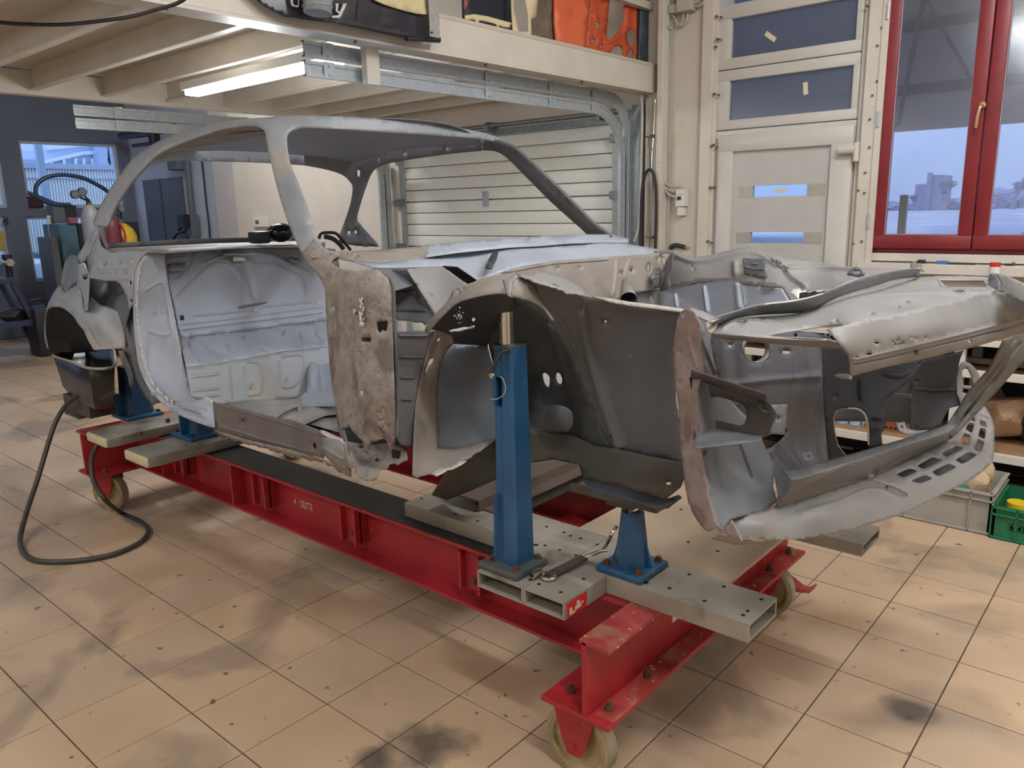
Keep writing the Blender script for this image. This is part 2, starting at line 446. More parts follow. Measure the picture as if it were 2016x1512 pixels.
WIN = (-1.553, 0.10, 1.275, 3.45)          # red window opening on the window wall (x0,x1,z0,z1)
DOOR = (-2.60, -1.66, 0.0, 3.0)         # pvc door with toplights
GAR = (-5.86, -3.36, 0.0, 2.27)
wall_with_openings('wall_front', ('y', YW), -8.83, 3.6, 0, ZC, 0.22, [WIN, DOOR, GAR], M_wall, 'cream painted workshop wall with doors and window')
cor = at(255, 300, 'x', XW); YB = cor.y
struct('wall_back', box(XW, -9.28, YB, YB+0.2, 0, ZC), M_grey_wall, label='pale blue grey recessed wall with the grey metal door')
struct('trim_2', box(-9.29, -8.83, YW, YB+0.2, 0, ZC), mat('light_grey_column', srgb(186, 184, 182), srgb(178, 176, 176), 3, 0.7), label='light grey column at the end of the cream wall')
struct('wall_right', box(3.5, 3.7, -4.2, YW+0.2, 0, ZC), M_wall)
struct('wall_near', box(XW, 3.6, -4.2, -4.0, 0, ZC), M_wall)
A_ = lambda u, v: at(u, v, 'x', XW)
rw_ops = [(A_(62, 500).y, A_(244, 500).y, A_(100, 552).z, A_(100, 425).z), (A_(46, 340).y, A_(240, 340).y, A_(100, 410).z, A_(100, 277).z), (1.2, A_(18, 480).y, A_(10, 520).z, A_(10, 425).z), (1.2, A_(8, 340).y, A_(10, 409).z, A_(10, 272).z), (-1.4, 0.9, A_(10, 520).z, A_(10, 272).z), (-3.9, -1.7, A_(10, 520).z, A_(10, 272).z)]  # last two openings are unseen, added to let more daylight in
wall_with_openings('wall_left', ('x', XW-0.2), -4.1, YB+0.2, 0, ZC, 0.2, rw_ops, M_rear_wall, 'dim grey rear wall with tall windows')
struct('ceiling', box(XW-0.1, 3.6, -4.1, YB+0.2, ZC, ZC+0.1), mat('white_ceiling', srgb(226, 222, 214), None, rough=0.8))
# rear windows: frames, panes
M_wframe = mat('pale_window_frame', srgb(196, 204, 212), None, rough=0.5)
for i, (a, b, c, d) in enumerate(rw_ops):
    bm = bmesh.new(); x = XW-0.14; f = 0.045
    for args in ((a, b, c, c+f), (a, b, d-f, d)): bx(bm, x, x+0.06, *args)
    for args in ((a, a+f, c+f, d-f), (b-f, b, c+f, d-f)): bx(bm, x, x+0.06, *args)
    w = struct('window_%d' % (i+2), bm, M_wframe, label='tall rear window section looking onto the corrugated fence')
    obj('pane', box(x+0.025, x+0.033, a+f, b-f, c+f, d-f), glassmat('clear_pane', (0.86, 0.92, 0.96, 1), 0.04), w)

# ------------------------------------------------------------------ sectional garage door
gd = struct('door_1', box(GAR[0], GAR[1], YW+0.05, YW+0.07, 0, GAR[3]), M_sectional, label='cream sectional garage door with horizontal ribs')
zj = [at(1221, v, 'y', 5.2).z for v in (243, 271, 299, 328, 356, 384, 417, 450)]
rib = (zj[0]-zj[5])/5.0; sec = rib*4
zline = zj[5]
z = zline - 3*sec
while z < GAR[3]:
    z1 = min(z+sec, GAR[3])
    if z1 > 0.02:
        bm = bmesh.new(); k = 0
        for k in range(4):
            a, b = max(z+k*rib, 0.0), min(z+(k+1)*rib, z1)
            if b-a < 0.02: continue
            lo = a+0.006 if k == 0 else a+0.0035
            bx(bm, GAR[0]+0.02, GAR[1]-0.02, YW+0.002, YW+0.05, lo, b-0.0035 if k < 3 else b-0.006, 0.003)
        obj('panel', bm, M_sectional, gd, smooth=30)
    z += sec
obj('lock_plate', box(-4.79, -4.72, YW-0.01, YW+0.004, zline-0.06, zline+0.07, 0.003), M_galv, gd)
# right and left side channels, end caps, hinges, brackets
for sx, xx in ((1, GAR[1]), (-1, GAR[0])):
    bm = bmesh.new(); bx(bm, xx-0.075 if sx > 0 else xx+0.0, xx-0.0 if sx > 0 else xx+0.075, YW-0.012, YW+0.001, 0.0, 2.22)
    obj('end_cap', bm, M_galv, gd)
    for zz in (zline-sec*2, zline-sec, zline, zline+sec):
        bm = bmesh.new(); bx(bm, xx-0.08, xx+0.06, YW-0.05, YW-0.012, zz-0.03, zz+0.03, 0.004); bx(bm, xx+0.0, xx+0.05, YW-0.09, YW-0.04, zz-0.04, zz+0.01, 0.003)
        obj('hinge', bm, M_galv2, gd)
bm = bmesh.new(); cyl(bm, (-5.9, YW-0.12, 2.27), (-3.3, YW-0.12, 2.27), 0.013)
for x in (-5.7, -4.62, -3.5): cyl(bm, (x, YW-0.12, 2.27), (x+0.04, YW-0.12, 2.27), 0.026); bx(bm, x, x+0.02, YW-0.12, YW, 2.22, 2.30)
obj('spring_shaft', bm, M_galv2, gd, smooth=30)
bm = bmesh.new(); bx(bm, -5.9, -3.3, YW-0.03, YW-0.002, 2.20, 2.25); obj('top_rail', bm, M_galv2, gd)

# overhead tracks (vertical leg, bend, horizontal run towards the room)
def ctrack(x, yend, zt, t, r=0.30, w=0.055, ybase=5.08, z0=0.0):
    path = [V((x, ybase, z0)), V((x, ybase, zt-r))]
    for k in range(1, 9):
        a = k/8*PI/2; path.append(V((x, ybase-r+r*math.cos(a), zt-r+r*math.sin(a))))
    path.append(V((x, yend, zt)))
    def sweep(off, prof):
        rows = []
        for i, p in enumerate(path):
            a = path[max(i-1, 0)]; b = path[min(i+1, len(path)-1)]; tg = (b-a).normalized(); nrm = V((1, 0, 0)).cross(tg).normalized()
            rows.append([p+off*nrm + nrm*q[1] + V((q[0], 0, 0)) for q in prof])
        bm = loft(rows, True); bm.faces.new([v for v in bm.verts][:len(prof)]); bmesh.ops.recalc_face_normals(bm, faces=bm.faces); return bm
    h = w/2
    prof = [(-.012, -h), (.014, -h), (.014, -h*.55), (.008, -h*.5), (.008, h*.5), (.014, h*.55), (.014, h), (-.012, h), (-.012, h*.9), (.004, h*.8), (.004, -h*.8), (-.012, -h*.9)]
    obj('rail', sweep(0, prof), M_galv, t, smooth=25)
    return t
tr = {}
ztr = 2.26
tA = thing('door_track', 'right pair of galvanised garage door tracks under the loft edge beam', 'track', (-3.24, 5.08, 0))
tB = thing('door_track', 'left pair of galvanised garage door tracks behind the car roof', 'track', (-5.92, 5.08, 0))
tr['r'] = ctrack(-3.24, 2.32, ztr+0.075, tA, 0.24, 0.07)
tr['r2'] = ctrack(-3.24, 2.32, ztr-0.01, tA, 0.34, 0.07, 5.02)
tr['l'] = ctrack(-5.92, at(142, 208, 'x', -5.92).y, ztr+0.055, tB, 0.24, 0.07)
tr['l2'] = ctrack(-5.92, at(145, 225, 'x', -5.92).y, ztr-0.03, tB, 0.34, 0.07, 5.02)
for k, t in tr.items():
    x = -3.24 if k[0] == 'r' else -5.92; zc = ztr+(0.075 if k == 'r' else -0.01 if k == 'r2' else 0.055 if k == 'l' else -0.03)
    for y in ((2.42, 3.55, 4.15, 4.62) if k[0] == 'r' else (2.6, 3.6)):
        bm = bmesh.new(); bx(bm, x+0.012, x+0.02, y, y+0.06, zc-0.038, zc+0.038, 0.002)
        for dz in (-0.02, 0.02): cyl(bm, (x+0.02, y+0.03, zc+dz), (x+0.026, y+0.03, zc+dz), 0.006, seg=8)
        obj('splice_plate', bm, M_galv, t)

# ------------------------------------------------------------------ loft (mezzanine)
XL, XR = -5.86, -3.05; ZB = 2.38; YN = -3.6
loft_o = struct('trim_1', box(XR-0.06, XR, 0.8, YW, ZB, ZB+0.165, 0.004), M_steel_cream, label='cream steel loft with edge beam, joists and deck')
obj('beam_flange', box(XR-0.12, XR+0.004, 0.8, YW, ZB-0.012, ZB), M_steel_cream, loft_o)
obj('beam', box(XL-0.05, XL+0.03, YN, YW, ZB, ZB+0.15, 0.004), M_steel_cream, loft_o)
obj('beam', box(XR-0.06, XR, YN, 0.8, ZB, ZB+0.165), M_steel_cream, loft_o)
obj('deck', box(XL, XR, YN, YW, ZB+0.165, ZB+0.185), M_deck, loft_o)
y = 4.75
while y > YN:
    bm = bmesh.new(); x0, x1 = XL+0.03, XR-0.06
    bx(bm, x0, x1, y-0.004, y+0.004, ZB+0.03, ZB+0.165); bx(bm, x0, x1, y-0.03, y+0.012, ZB+0.026, ZB+0.034)
    obj('joist', bm, M_steel_cream, loft_o); y -= 0.445
for y in (1.6, 2.5, 3.4, 4.3):
    obj('screw', cyl(bmesh.new(), (XR-0.03, y, ZB-0.022), (XR-0.03, y, ZB-0.012), 0.008, seg=8), M_screw, loft_o)
# uprights on the loft edge
for y in (2.95,):
    obj('post', box(XR-0.10, XR-0.05, y, y+0.07, ZB+0.16, 3.95), M_steel_cream, loft_o)
    for dz in (0.05, 0.12): obj('screw', cyl(bmesh.new(), (XR, y+0.03, ZB+dz), (XR+0.008, y+0.03, ZB+dz), 0.006, seg=8), M_screw, loft_o)
# track hanger on the edge beam
obj('hanger', box(XR-0.14, XR-0.10, 2.62, 2.70, 2.20, ZB+0.02), M_steel_cream, loft_o)
obj('hanger', box(XL-0.055, XL-0.02, 1.62, 1.68, 2.24, ZB+0.12), M_steel_cream, loft_o)
obj('handrail', box(XR-0.10, XR-0.05, 2.95, YW, 2.93, 2.98), M_steel_cream, loft_o)

# loft lamp and ceiling lamps
M_tube = mat('lamp_diffuser', (1, 1, 1, 1), None, emit=((1.0, 0.93, 0.82, 1), 7.0))
M_lbody = mat('lamp_housing', srgb(205, 200, 190), None, rough=0.4)
def lamp(name, label, x0, x1, y0, y1, z, group=None):
    t = thing(name, label, 'lamp', ((x0+x1)/2, (y0+y1)/2, z), group)
    obj('housing', box(x0, x1, y0, y1, z, z+0.05, 0.006), M_lbody, t)
    obj('diffuser', box(x0+0.02, x1-0.02, y0+0.015, y1-0.015, z-0.03, z, 0.01), M_tube, t)
    return t
lamp('ceiling_light', 'lit strip lamp under the loft joists above the car roof', -4.85, -3.35, 2.55, 2.68, 2.345)
for x, y, p in LOFT_LAMPS[1:]:
    lamp('ceiling_light', 'added unseen strip lamp under the near part of the loft' if y > -1 else 'added unseen strip lamp under the far end of the loft behind the camera', x-0.72, x+0.72, y-0.065, y+0.065, 2.345)
for i, (x, y, z, p) in enumerate(LAMPS):
    lamp('ceiling_light', ['long ceiling strip lamp above the car nose near the window wall', 'long ceiling strip lamp above the camera side of the bench front', 'long ceiling strip lamp furthest right of the bay', 'long ceiling strip lamp behind the camera near the near wall', 'long ceiling strip lamp beyond the loft above the beige wall'][i], x-0.75, x+0.75, y-0.09, y+0.09, z, 'bay ceiling lamps')
# ------------------------------------------------------------------ alignment bench (red frame on castors)
M_red = mat('bench_red_paint', srgb(168, 40, 46), srgb(146, 32, 40), 4, 0.42, c3=srgb(128, 52, 46), s3=4.5, t3=0.62, spots=(srgb(196, 150, 130), 55, 0.72), bump=0.1, bscale=40)
M_redold = mat('bench_red_worn', srgb(168, 66, 60), srgb(138, 44, 44), 9, 0.6, c3=srgb(150, 108, 88), s3=7, t3=0.54, spots=(srgb(206, 176, 150), 60, 0.66), bump=0.2)
M_tubegrey = mat('jig_steel', srgb(160, 155, 144), srgb(138, 132, 120), 7, 0.45, 0.2, c3=srgb(118, 108, 92), s3=6, t3=0.6, spots=(srgb(176, 170, 158), 45, 0.75), bump=0.12, bscale=30)
M_tubeold = mat('jig_steel_dark', srgb(96, 92, 84), srgb(70, 66, 60), 8, 0.5, 0.3, bump=0.15)
M_plate = mat('jig_plate_dusty', srgb(176, 156, 132), srgb(156, 136, 112), 4, 0.55, 0.05, c3=srgb(134, 114, 94), s3=5, t3=0.62, spots=(srgb(200, 188, 166), 60, 0.74))
M_hole = mat('hole_dark', srgb(20, 18, 16), None, rough=0.9)  # near-black tone for holes, also paints the shade inside hollows
M_blue = mat('stand_blue_paint', srgb(42, 92, 134), srgb(30, 72, 108), 6, 0.38, c3=srgb(66, 104, 120), s3=8, t3=0.63, spots=(srgb(120, 132, 140), 40, 0.74), bump=0.08)
M_bluebase = mat('stand_base_steel', srgb(92, 96, 92), srgb(66, 78, 84), 10, 0.5, 0.3, c3=srgb(110, 84, 62), s3=18, t3=0.62)
M_chrome = mat('bright_steel', srgb(215, 208, 196), None, rough=0.16, metal=1)
M_rust = mat('rusty_bolt', srgb(112, 72, 52), srgb(84, 60, 48), 30, 0.7, 0.2, bump=0.2)
M_wheel = mat('castor_wheel_yellow', srgb(176, 158, 120), srgb(140, 122, 86), 8, 0.6, c3=srgb(92, 78, 56), s3=9, t3=0.58)
M_tyre = mat('castor_tread', srgb(160, 148, 122), srgb(124, 112, 90), 12, 0.6)
M_blacktop = mat('black_worn_top', srgb(34, 32, 31), srgb(46, 42, 38), 6, 0.6, spots=(srgb(84, 78, 70), 26, 0.72))

bench = thing('alignment_bench', 'long red steel straightening bench on castors under the car shell', 'bench', (-2.75, 2.25, 0))
def ibeam_x(x0, x1, y0, y1, yw, z0, z1, tf=0.012, tw=0.012):
    bm = bmesh.new(); bx(bm, x0, x1, y0, y1, z0, z0+tf, 0.003); bx(bm, x0, x1, y0, y1, z1-tf, z1, 0.003); bx(bm, x0, x1, yw, yw+tw, z0+tf, z1-tf); return bm
BX0, BX1 = -4.40, -1.12
sb = obj('side_beam', ibeam_x(BX0, BX1, 1.77, 1.93, 1.842, 0.245, 0.468), M_red, bench)
obj('wear_strip', box(-4.2, -1.3, 1.776, 1.95, 0.468, 0.4705), M_blacktop, bench)
for u, v in ((515, 935), (692, 1015), (932, 1110), (355, 868)):
    x = at(u, v, 'y', 1.80).x
    bm = bmesh.new(); bx(bm, x-0.05, x-0.038, 1.775, 1.842, 0.30, 0.44); bx(bm, x+0.038, x+0.05, 1.775, 1.842, 0.30, 0.44); bx(bm, x-0.05, x+0.05, 1.80, 1.806, 0.30, 0.44)
    g = obj('gusset', bm, M_red, sb)
    cyl_bm = cyl(bmesh.new(), (x, 1.79, 0.335), (x, 1.80, 0.335), 0.012, seg=12)
    obj('bolt', cyl_bm, M_rust, sb)
for x in (-4.0, -3.3):
    obj('rib', box(x, x+0.012, 1.775, 1.842, 0.257, 0.456), M_red, sb)
fb = obj('side_beam', ibeam_x(BX0, BX1, 2.57, 2.73, 2.655, 0.245, 0.468), M_red, bench)
def cross(x, xa, xb, y0, y1, topx0, topx1):
    bm = bmesh.new(); bx(bm, xa, xb, y0, y1, 0.228, 0.242, 0.002); bx(bm, x-0.006, x+0.008, y0, y1, 0.242, 0.462); return bm
cb = obj('cross_beam', cross(-1.10, -1.25, -1.02, 1.535, 2.93, 0, 0), M_red, bench)
obj('top_flange', box(-1.115, -1.02, 1.535, 1.79, 0.455, 0.47, 0.002), M_redold, cb)
obj('top_flange', box(-1.115, -1.02, 2.2, 2.93, 0.455, 0.47, 0.002), M_red, cb)
obj('dusty_flange', box(-1.085, -1.021, 1.56, 2.92, 0.242, 0.2435), M_redold, cb)
rb = obj('cross_beam', cross(-4.42, -4.52, -4.30, 1.55, 2.93, 0, 0), M_red, bench)
obj('top_flange', box(-4.50, -4.32, 1.56, 2.9, 0.455, 0.47, 0.002), M_redold, rb)
for (x, y) in ((-1.19, 1.60), (-1.06, 1.60), (-1.06, 1.80), (-1.06, 2.86), (-1.19, 2.86), (-1.06, 2.68), (-4.34, 1.62), (-4.48, 1.62)):
    bm = bmesh.new(); cyl(bm, (x, y, 0.242), (x, y, 0.258), 0.013, seg=6); cyl(bm, (x, y, 0.258), (x, y, 0.272), 0.007, seg=8)
    obj('bolt', bm, M_rust, bench)
def castor(x, y, name='castor', steer=0.0, side=-1):
    R = 0.108; zc = R
    Mx = Matrix.Translation((x, y, 0)) @ Matrix.Rotation(steer, 4, 'Z')
    prof = [(-.026, R-.012), (-.024, R-.002), (-.014, R), (.014, R), (.024, R-.002), (.026, R-.012), (.024, R-.022), (.012, R-.03), (.010, .035), (.024, .03), (.024, .001)]
    prof = [(.0-.024, .001), (-.024, .03), (-.010, .035), (-.012, R-.03), (-.024, R-.022)] + prof[:7] + prof[7:]
    rows = []
    for k in range(33):
        a = 2*PI*k/32; rows.append([Mx @ V((r*math.cos(a), t, zc+r*math.sin(a))) for t, r in prof])
    bm = loft(rows); bmesh.ops.remove_doubles(bm, verts=bm.verts, dist=1e-4); bmesh.ops.recalc_face_normals(bm, faces=bm.faces)
    w = obj('castor_wheel', bm, M_wheel, bench, smooth=35)
    rows = []
    for k in range(33):
        a = 2*PI*k/32; rows.append([Mx @ V((r*math.cos(a), t, zc+r*math.sin(a))) for t, r in ((-.027, R-.014), (-.022, R+.001), (.022, R+.001), (.027, R-.014))])
    obj('tread', loft(rows), M_tyre, w, smooth=35)
    bm = bmesh.new(); bx(bm, -0.075, 0.075, -0.05, 0.05, 0.218, 0.228); 
    for s in (-1, 1):
        yy = s*0.036
        pts = [(-.07, yy-.004, .22), (.07, yy-.004, .22), (.045, yy-.004, .12), (.02, yy-.004, zc-.03), (-.02, yy-.004, zc-.03), (-.04, yy-.004, .12)]
        p = prism(pts, (0, .008, 0)); me = bpy.data.meshes.new('t'); p.to_mesh(me); p.free(); bm.from_mesh(me); bpy.data.meshes.remove(me)
    cyl(bm, (0, -.046, zc), (0, .046, zc), 0.010, seg=10)
    bmesh.ops.transform(bm, matrix=Mx, verts=bm.verts); obj('castor_fork', bm, M_red, bench)
castor(-1.155, 1.60); castor(-1.12, 2.80, steer=0.1); castor(-4.41, 1.66, steer=0.35); castor(-4.41, 2.82)
# brake pedal blade at the far front castor
bm = loft([[at(u, v, 'x', xx) for u, v in r] for r, xx in (([(1520, 1140), (1528, 1128)], -1.07), ([(1548, 1150), (1556, 1132)], -1.05), ([(1568, 1166), (1578, 1150)], -1.03), ([(1590, 1168), (1592, 1156)], -1.01), ([(1600, 1160), (1607, 1149)], -1.0))])
solid(obj('brake_pedal', bm, M_redold, bench, smooth=60), 0.006)
def text(name, s, size, loc, xdir, ydir, m, parent=None, ext=0.0006, sx=1):
    c = bpy.data.curves.new(name, 'FONT'); c.body = s; c.size = size; c.extrude = ext
    tmp = bpy.data.objects.new(name, c); COL.objects.link(tmp); bpy.context.view_layer.update()
    me = bpy.data.meshes.new_from_object(tmp.evaluated_get(bpy.context.evaluated_depsgraph_get())); bpy.data.objects.remove(tmp)
    X, Y = V(xdir).normalized(), V(ydir).normalized(); Z = X.cross(Y)
    T = Matrix.Translation(V(loc)) @ Matrix((X, Y, Z)).transposed().to_4x4() @ Matrix.Diagonal((sx, 1, 1, 1)); me.transform(T)
    return obj(name, me, m, parent)
M_letter = mat('faded_white_lettering', srgb(206, 180, 176), None, rough=0.6)
p = at(590, 990, 'y', 1.8395); text('lettering', 'CELETTE', 0.046, (p.x, 1.8405, p.z-0.018), (1, 0, 0), (0, 0, 1), M_letter, sb, sx=0.52)
p = at(583, 990, 'y', 1.8395); text('lettering', '4', 0.035, (p.x-0.02, 1.8405, p.z-0.008), (1, 0, 0), (0, 0, 1), M_letter, sb)
# white sticker with blue letters on the front cross beam web
pa, pb = at(1410, 1148, 'x', -1.091), at(1436, 1118, 'x', -1.091)
st = obj('sticker', box(-1.092, -1.0905, pa.y, pb.y, 0.385, 0.44), M_white, cb)
M_bl = mat('blue_print', srgb(40, 70, 140), None, rough=0.5)
text('lettering', 'TE', 0.05, (-1.0902, pa.y+0.01, 0.393), (0, 1, 0), (0, 0, 1), M_bl, cb)
pa, pb = at(1324, 1220, 'x', -1.091), at(1332, 1206, 'x', -1.091)
obj('sticker', box(-1.092, -1.0905, pa.y, pb.y+0.03, pa.z-0.01, pb.z+0.012), M_white, cb)

# ------------------------------------------------------------------ jig crossmembers (grey steel) bolted on top
ZT = 0.525; ZL = 0.4715
def hollow_y(x0, x1, y0, y1, z0, z1, w=0.006):
    bm = bmesh.new()
    bx(bm, x0, x1, y0, y1, z0, z0+w); bx(bm, x0, x1, y0, y1, z1-w, z1); bx(bm, x0, x0+w, y0, y1, z0+w, z1-w); bx(bm, x1-w, x1, y0, y1, z0+w, z1-w); return bm
def hollow_x(x0, x1, y0, y1, z0, z1, w=0.006):
    bm = bmesh.new()
    bx(bm, x0, x1, y0, y1, z0, z0+w); bx(bm, x0, x1, y0, y1, z1-w, z1); bx(bm, x0, x1, y0, y0+w, z0+w, z1-w); bx(bm, x0, x1, y1-w, y1, z0+w, z1-w); return bm
jig = thing('jig_crossmember', 'grey steel drilled jig frame bolted across the front of the red bench', 'jig', (-1.4, 2.2, 0.47))
A = at(944, 1120, 'z', ZT); B = at(1030, 1157, 'z', ZT); C_ = at(1107, 1190, 'z', ZT); 
y0 = (A.y+B.y+C_.y)/3; xa, xb, xc = A.x, B.x, C_.x
jy = 1.80
obj('box_tube', hollow_y(xa, xb-0.002, y0, 2.03, ZL, ZT), M_tubegrey, jig)
obj('box_tube', hollow_y(xb, xc, y0, 2.03, ZL, ZT), M_tubegrey, jig)
E1 = at(1476, 1228, 'z', ZT); E2 = at(1530, 1177, 'z', ZT)
obj('box_tube', hollow_x(xc+0.001, E1.x, E1.y-0.005, E2.y, ZL, ZT, 0.008), M_tubegrey, jig)
T1 = at(800, 988, 'z', ZT)
obj('box_tube', hollow_x(T1.x, xa-0.001, T1.y-0.01, 2.03, ZL, ZT), M_tubegrey, jig)
# wide plate with the big window (built as strips round the opening), drilled
H1 = at(1145, 1036, 'z', ZT); H2 = at(1220, 1010, 'z', ZT)
px0, px1, py1 = H1.x, -0.90, 2.62
obj('plate', box(px0, px1, 2.03, py1, ZT-0.012, ZT), M_plate, jig)
obj('plate', box(xc+0.002, px1, E2.y+0.001, 2.03, ZT-0.012, ZT), M_plate, jig)
obj('box_tube', hollow_x(-1.75, -0.69, 2.50, 2.68, ZL-0.002, ZT-0.013), M_tubegrey, jig)
obj('box_tube', hollow_y(-2.12, -1.80, 2.031, 2.70, ZL, ZT), M_tubeold, jig)
cbm = bmesh.new(); bx(cbm, -2.02, -1.84, 1.93, 2.75, ZT+0.035, ZT+0.043); bx(cbm, -1.848, -1.84, 1.93, 2.75, ZT+0.002, ZT+0.035); bx(cbm, -1.86, -1.78, 1.95, 2.75, ZT+0.0005, ZT+0.006)
obj('channel', cbm, mat('rusty_channel', srgb(104, 88, 78), srgb(82, 72, 64), 6, 0.6, 0.2), jig)
hp = [(1055, 1073), (1073, 1074), (1102, 1083), (1134, 1093), (1076, 1037), (1110, 1048), (1123, 1055), (1143, 1060), (1176, 1072), (938, 992), (935, 1006), (940, 1026), (896, 1012), (1044, 1142), (1061, 1150), (1085, 1127), (1149, 1140), (1104, 1166), (1313, 1115), (1271, 1147), (1318, 1158), (1357, 1131), (1425, 1155), (1387, 1183), (1499, 1180), (1463, 1211), (1472, 1203), (1341, 1003), (1355, 1067), (1413, 1085), (830, 982)]
bm = bmesh.new()
for u, v in hp:
    q = at(u, v, 'z', ZT); r = 0.0085 if (u, v) in ((1055, 1073), (938, 1006), (1271, 1147)) else 0.0058
    bmesh.ops.create_cone(bm, cap_ends=True, segments=14, radius1=r, radius2=r, depth=0.0012, matrix=Matrix.Translation((q.x, q.y, ZT+0.0001)))
h = obj('bolt_hole', bm, M_hole, jig, kind='stuff')
# red sticker with figure on the side of the front tube
pS = at(1115, 1200, 'x', xc+0.0006); pE = at(1163, 1160, 'x', xc+0.0006)
M_redst = mat('red_sticker', srgb(206, 40, 44), srgb(196, 60, 56), 20, 0.4)
stk = obj('sticker', box(xc, xc+0.0012, y0+0.012, y0+0.105, ZL+0.002, ZT-0.006), M_redst, jig)
M_stw = mat('sticker_cream', srgb(220, 200, 170), None, rough=0.5)
bm = bmesh.new()
for a, b, c, d in ((.022, .034, .006, .028), (.036, .048, .006, .014), (.048, .078, .012, .024), (.056, .07, .024, .036), (.078, .088, .020, .026)):
    bx(bm, xc+0.0012, xc+0.0018, y0+a, y0+b, ZL+c, ZL+d)
obj('sticker_print', bm, M_stw, stk)

# rear cross tubes (wooden-looking painted ends)
M_oldwhite = mat('chipped_white_paint', srgb(206, 192, 160), srgb(186, 172, 142), 12, 0.6, spots=(srgb(120, 100, 76), 40, 0.7))
M_tubepale = mat('jig_steel_pale', srgb(140, 136, 124), srgb(114, 110, 100), 8, 0.5, 0.2, c3=srgb(96, 90, 80), s3=7, t3=0.6)
for (ua, ub, v1, name, lab) in (((160, 838), (192, 868), 1.62, 'rear_crossbar', 'rearmost grey crossbar with a cream painted end on the red bench'), ((250, 882), (278, 905), 1.62, 'rear_crossbar', 'second grey crossbar from the rear with a cream painted end')):
    a, b = at(*ua, 'z', ZT), at(*ub, 'z', ZT); yy = (a.y+b.y)/2; xx = b.x
    w = 0.24
    t = thing(name, lab, 'crossbar', (xx-w/2, yy+0.4, ZL), 'rear crossbars')
    obj('bar', box(xx-w, xx, yy+0.012, 2.75, ZL, ZT, 0.012), M_tubepale, t, smooth=30)
    obj('end_cap', box(xx-w+0.004, xx-0.004, yy, yy+0.02, ZL+0.002, ZT-0.002, 0.012), M_oldwhite, t, smooth=30)
    q = at(277, 853, 'z', ZT+0.01) if ua[0] == 250 else V((xx-0.06, yy+0.35, 0))
    obj('bolt', cyl(bmesh.new(), (q.x, q.y, ZT), (q.x, q.y, ZT+0.02), 0.012, seg=6), M_rust, t)
a = at(125, 798, 'z', ZT); b = at(152, 818, 'z', ZT)
t = thing('box_section', 'short open grey box tube sticking out behind the rear crossbar', 'tube', (a.x, a.y+0.3, ZL))
obj('tube_wall', hollow_y(a.x, a.x+0.20, a.y, 2.6, ZL, ZT), M_tubepale, t)
obj('foot', box(a.x+0.02, a.x+0.20, a.y+0.06, a.y+0.15, ZT+0.001, ZT+0.02), M_tubepale, t)

# ------------------------------------------------------------------ stands
def octo(bm, c, w, d, z0, z1, w2=None, d2=None, ch=0.25, seg=None):
    w2 = w2 or w; d2 = d2 or d; rings = []
    for (a, b, z) in ((w, d, z0), (w2, d2, z1)):
        k = min(a, b)*ch; P = [(-a+k, -b), (a-k, -b), (a, -b+k), (a, b-k), (a-k, b), (-a+k, b), (-a, b-k), (-a, -b+k)]
        rings.append([bm.verts.new((c[0]+x, c[1]+y, z)) for x, y in P])
    A_, B_ = rings
    for i in range(8): bm.faces.new((A_[i], A_[(i+1) % 8], B_[(i+1) % 8], B_[i]))
    bm.faces.new(A_[::-1]); bm.faces.new(B_); return bm
tall = thing('support_stand', 'tall blue stand with chrome ram holding up the front wheel arch', 'stand', (-1.45, 1.70, ZT))
q1, q2, q3 = at(945, 1103, 'z', ZT+0.02), at(1012, 1133, 'z', ZT+0.02), at(1073, 1098, 'z', ZT+0.02)
bx0, bx1, by0, by1 = q1.x, q2.x+0.01, q2.y, q3.y
bz = ZT+0.022
obj('base_plate', box(bx0, bx1, by0, by1, ZT+0.0005, bz, 0.006), M_bluebase, tall, smooth=30)
cxs, cys = (bx0+bx1)/2, (by0+by1)/2
topc = at(1012, 682, 'y', cys); ztop = topc.z
bm = bmesh.new()
# two welded half sections: left leg, right wider leg, with a window near the top
wl = 0.023
zw0, zw1 = at(1010, 800, 'y', cys).z, at(1010, 742, 'y', cys).z
for z0_, z1_, full in ((bz, zw0, 1), (zw0, zw1, 0), (zw1, ztop, 1)):
    f0 = 1+0.30*(1-(z0_-bz)/(ztop-bz)); f1 = 1+0.30*(1-(z1_-bz)/(ztop-bz))
    octo(bm, (cxs+0.016, cys+0.01), 0.022*f0, 0.036*f0, z0_, z1_, 0.022*f1, 0.036*f1, 0.3)
    if full: octo(bm, (cxs-0.018, cys+0.004), 0.0175*f0, 0.029*f0, z0_, z1_, 0.0175*f1, 0.029*f1, 0.4)
    else:
        octo(bm, (cxs-0.032, cys+0.004), 0.005, 0.029*f0, z0_, z1_, None, None, 0.3)
        pass
obj('column', bm, M_blue, tall, smooth=20)
obj('window_back', box(cxs-0.030, cxs-0.006, cys+0.022, cys+0.028, zw0, zw1), M_hole, tall)  # blackened back plate paints the shade of the hollow column
bm = bmesh.new()
for k in range(26):
    z = bz+0.03+k*0.0075; cyl(bm, (cxs-0.028, cys-0.052+0.02*(k/26)*0.5, z), (cxs-0.016, cys-0.052+0.02*(k/26)*0.5, z), 0.004, seg=6)
obj('weld_bead', bm, M_blue, tall, smooth=40)
rtop = at(1010, 572, 'y', cys).z
obj('ram', cyl(bmesh.new(), (cxs+0.0, cys, ztop-0.02), (cxs+0.0, cys, rtop), 0.0215, seg=28), M_chrome, tall, smooth=30)
bm = bmesh.new(); octo(bm, (cxs, cys+0.006), 0.038, 0.040, ztop-0.005, ztop+0.004, None, None, 0.3); obj('collar', bm, M_bluebase, tall)
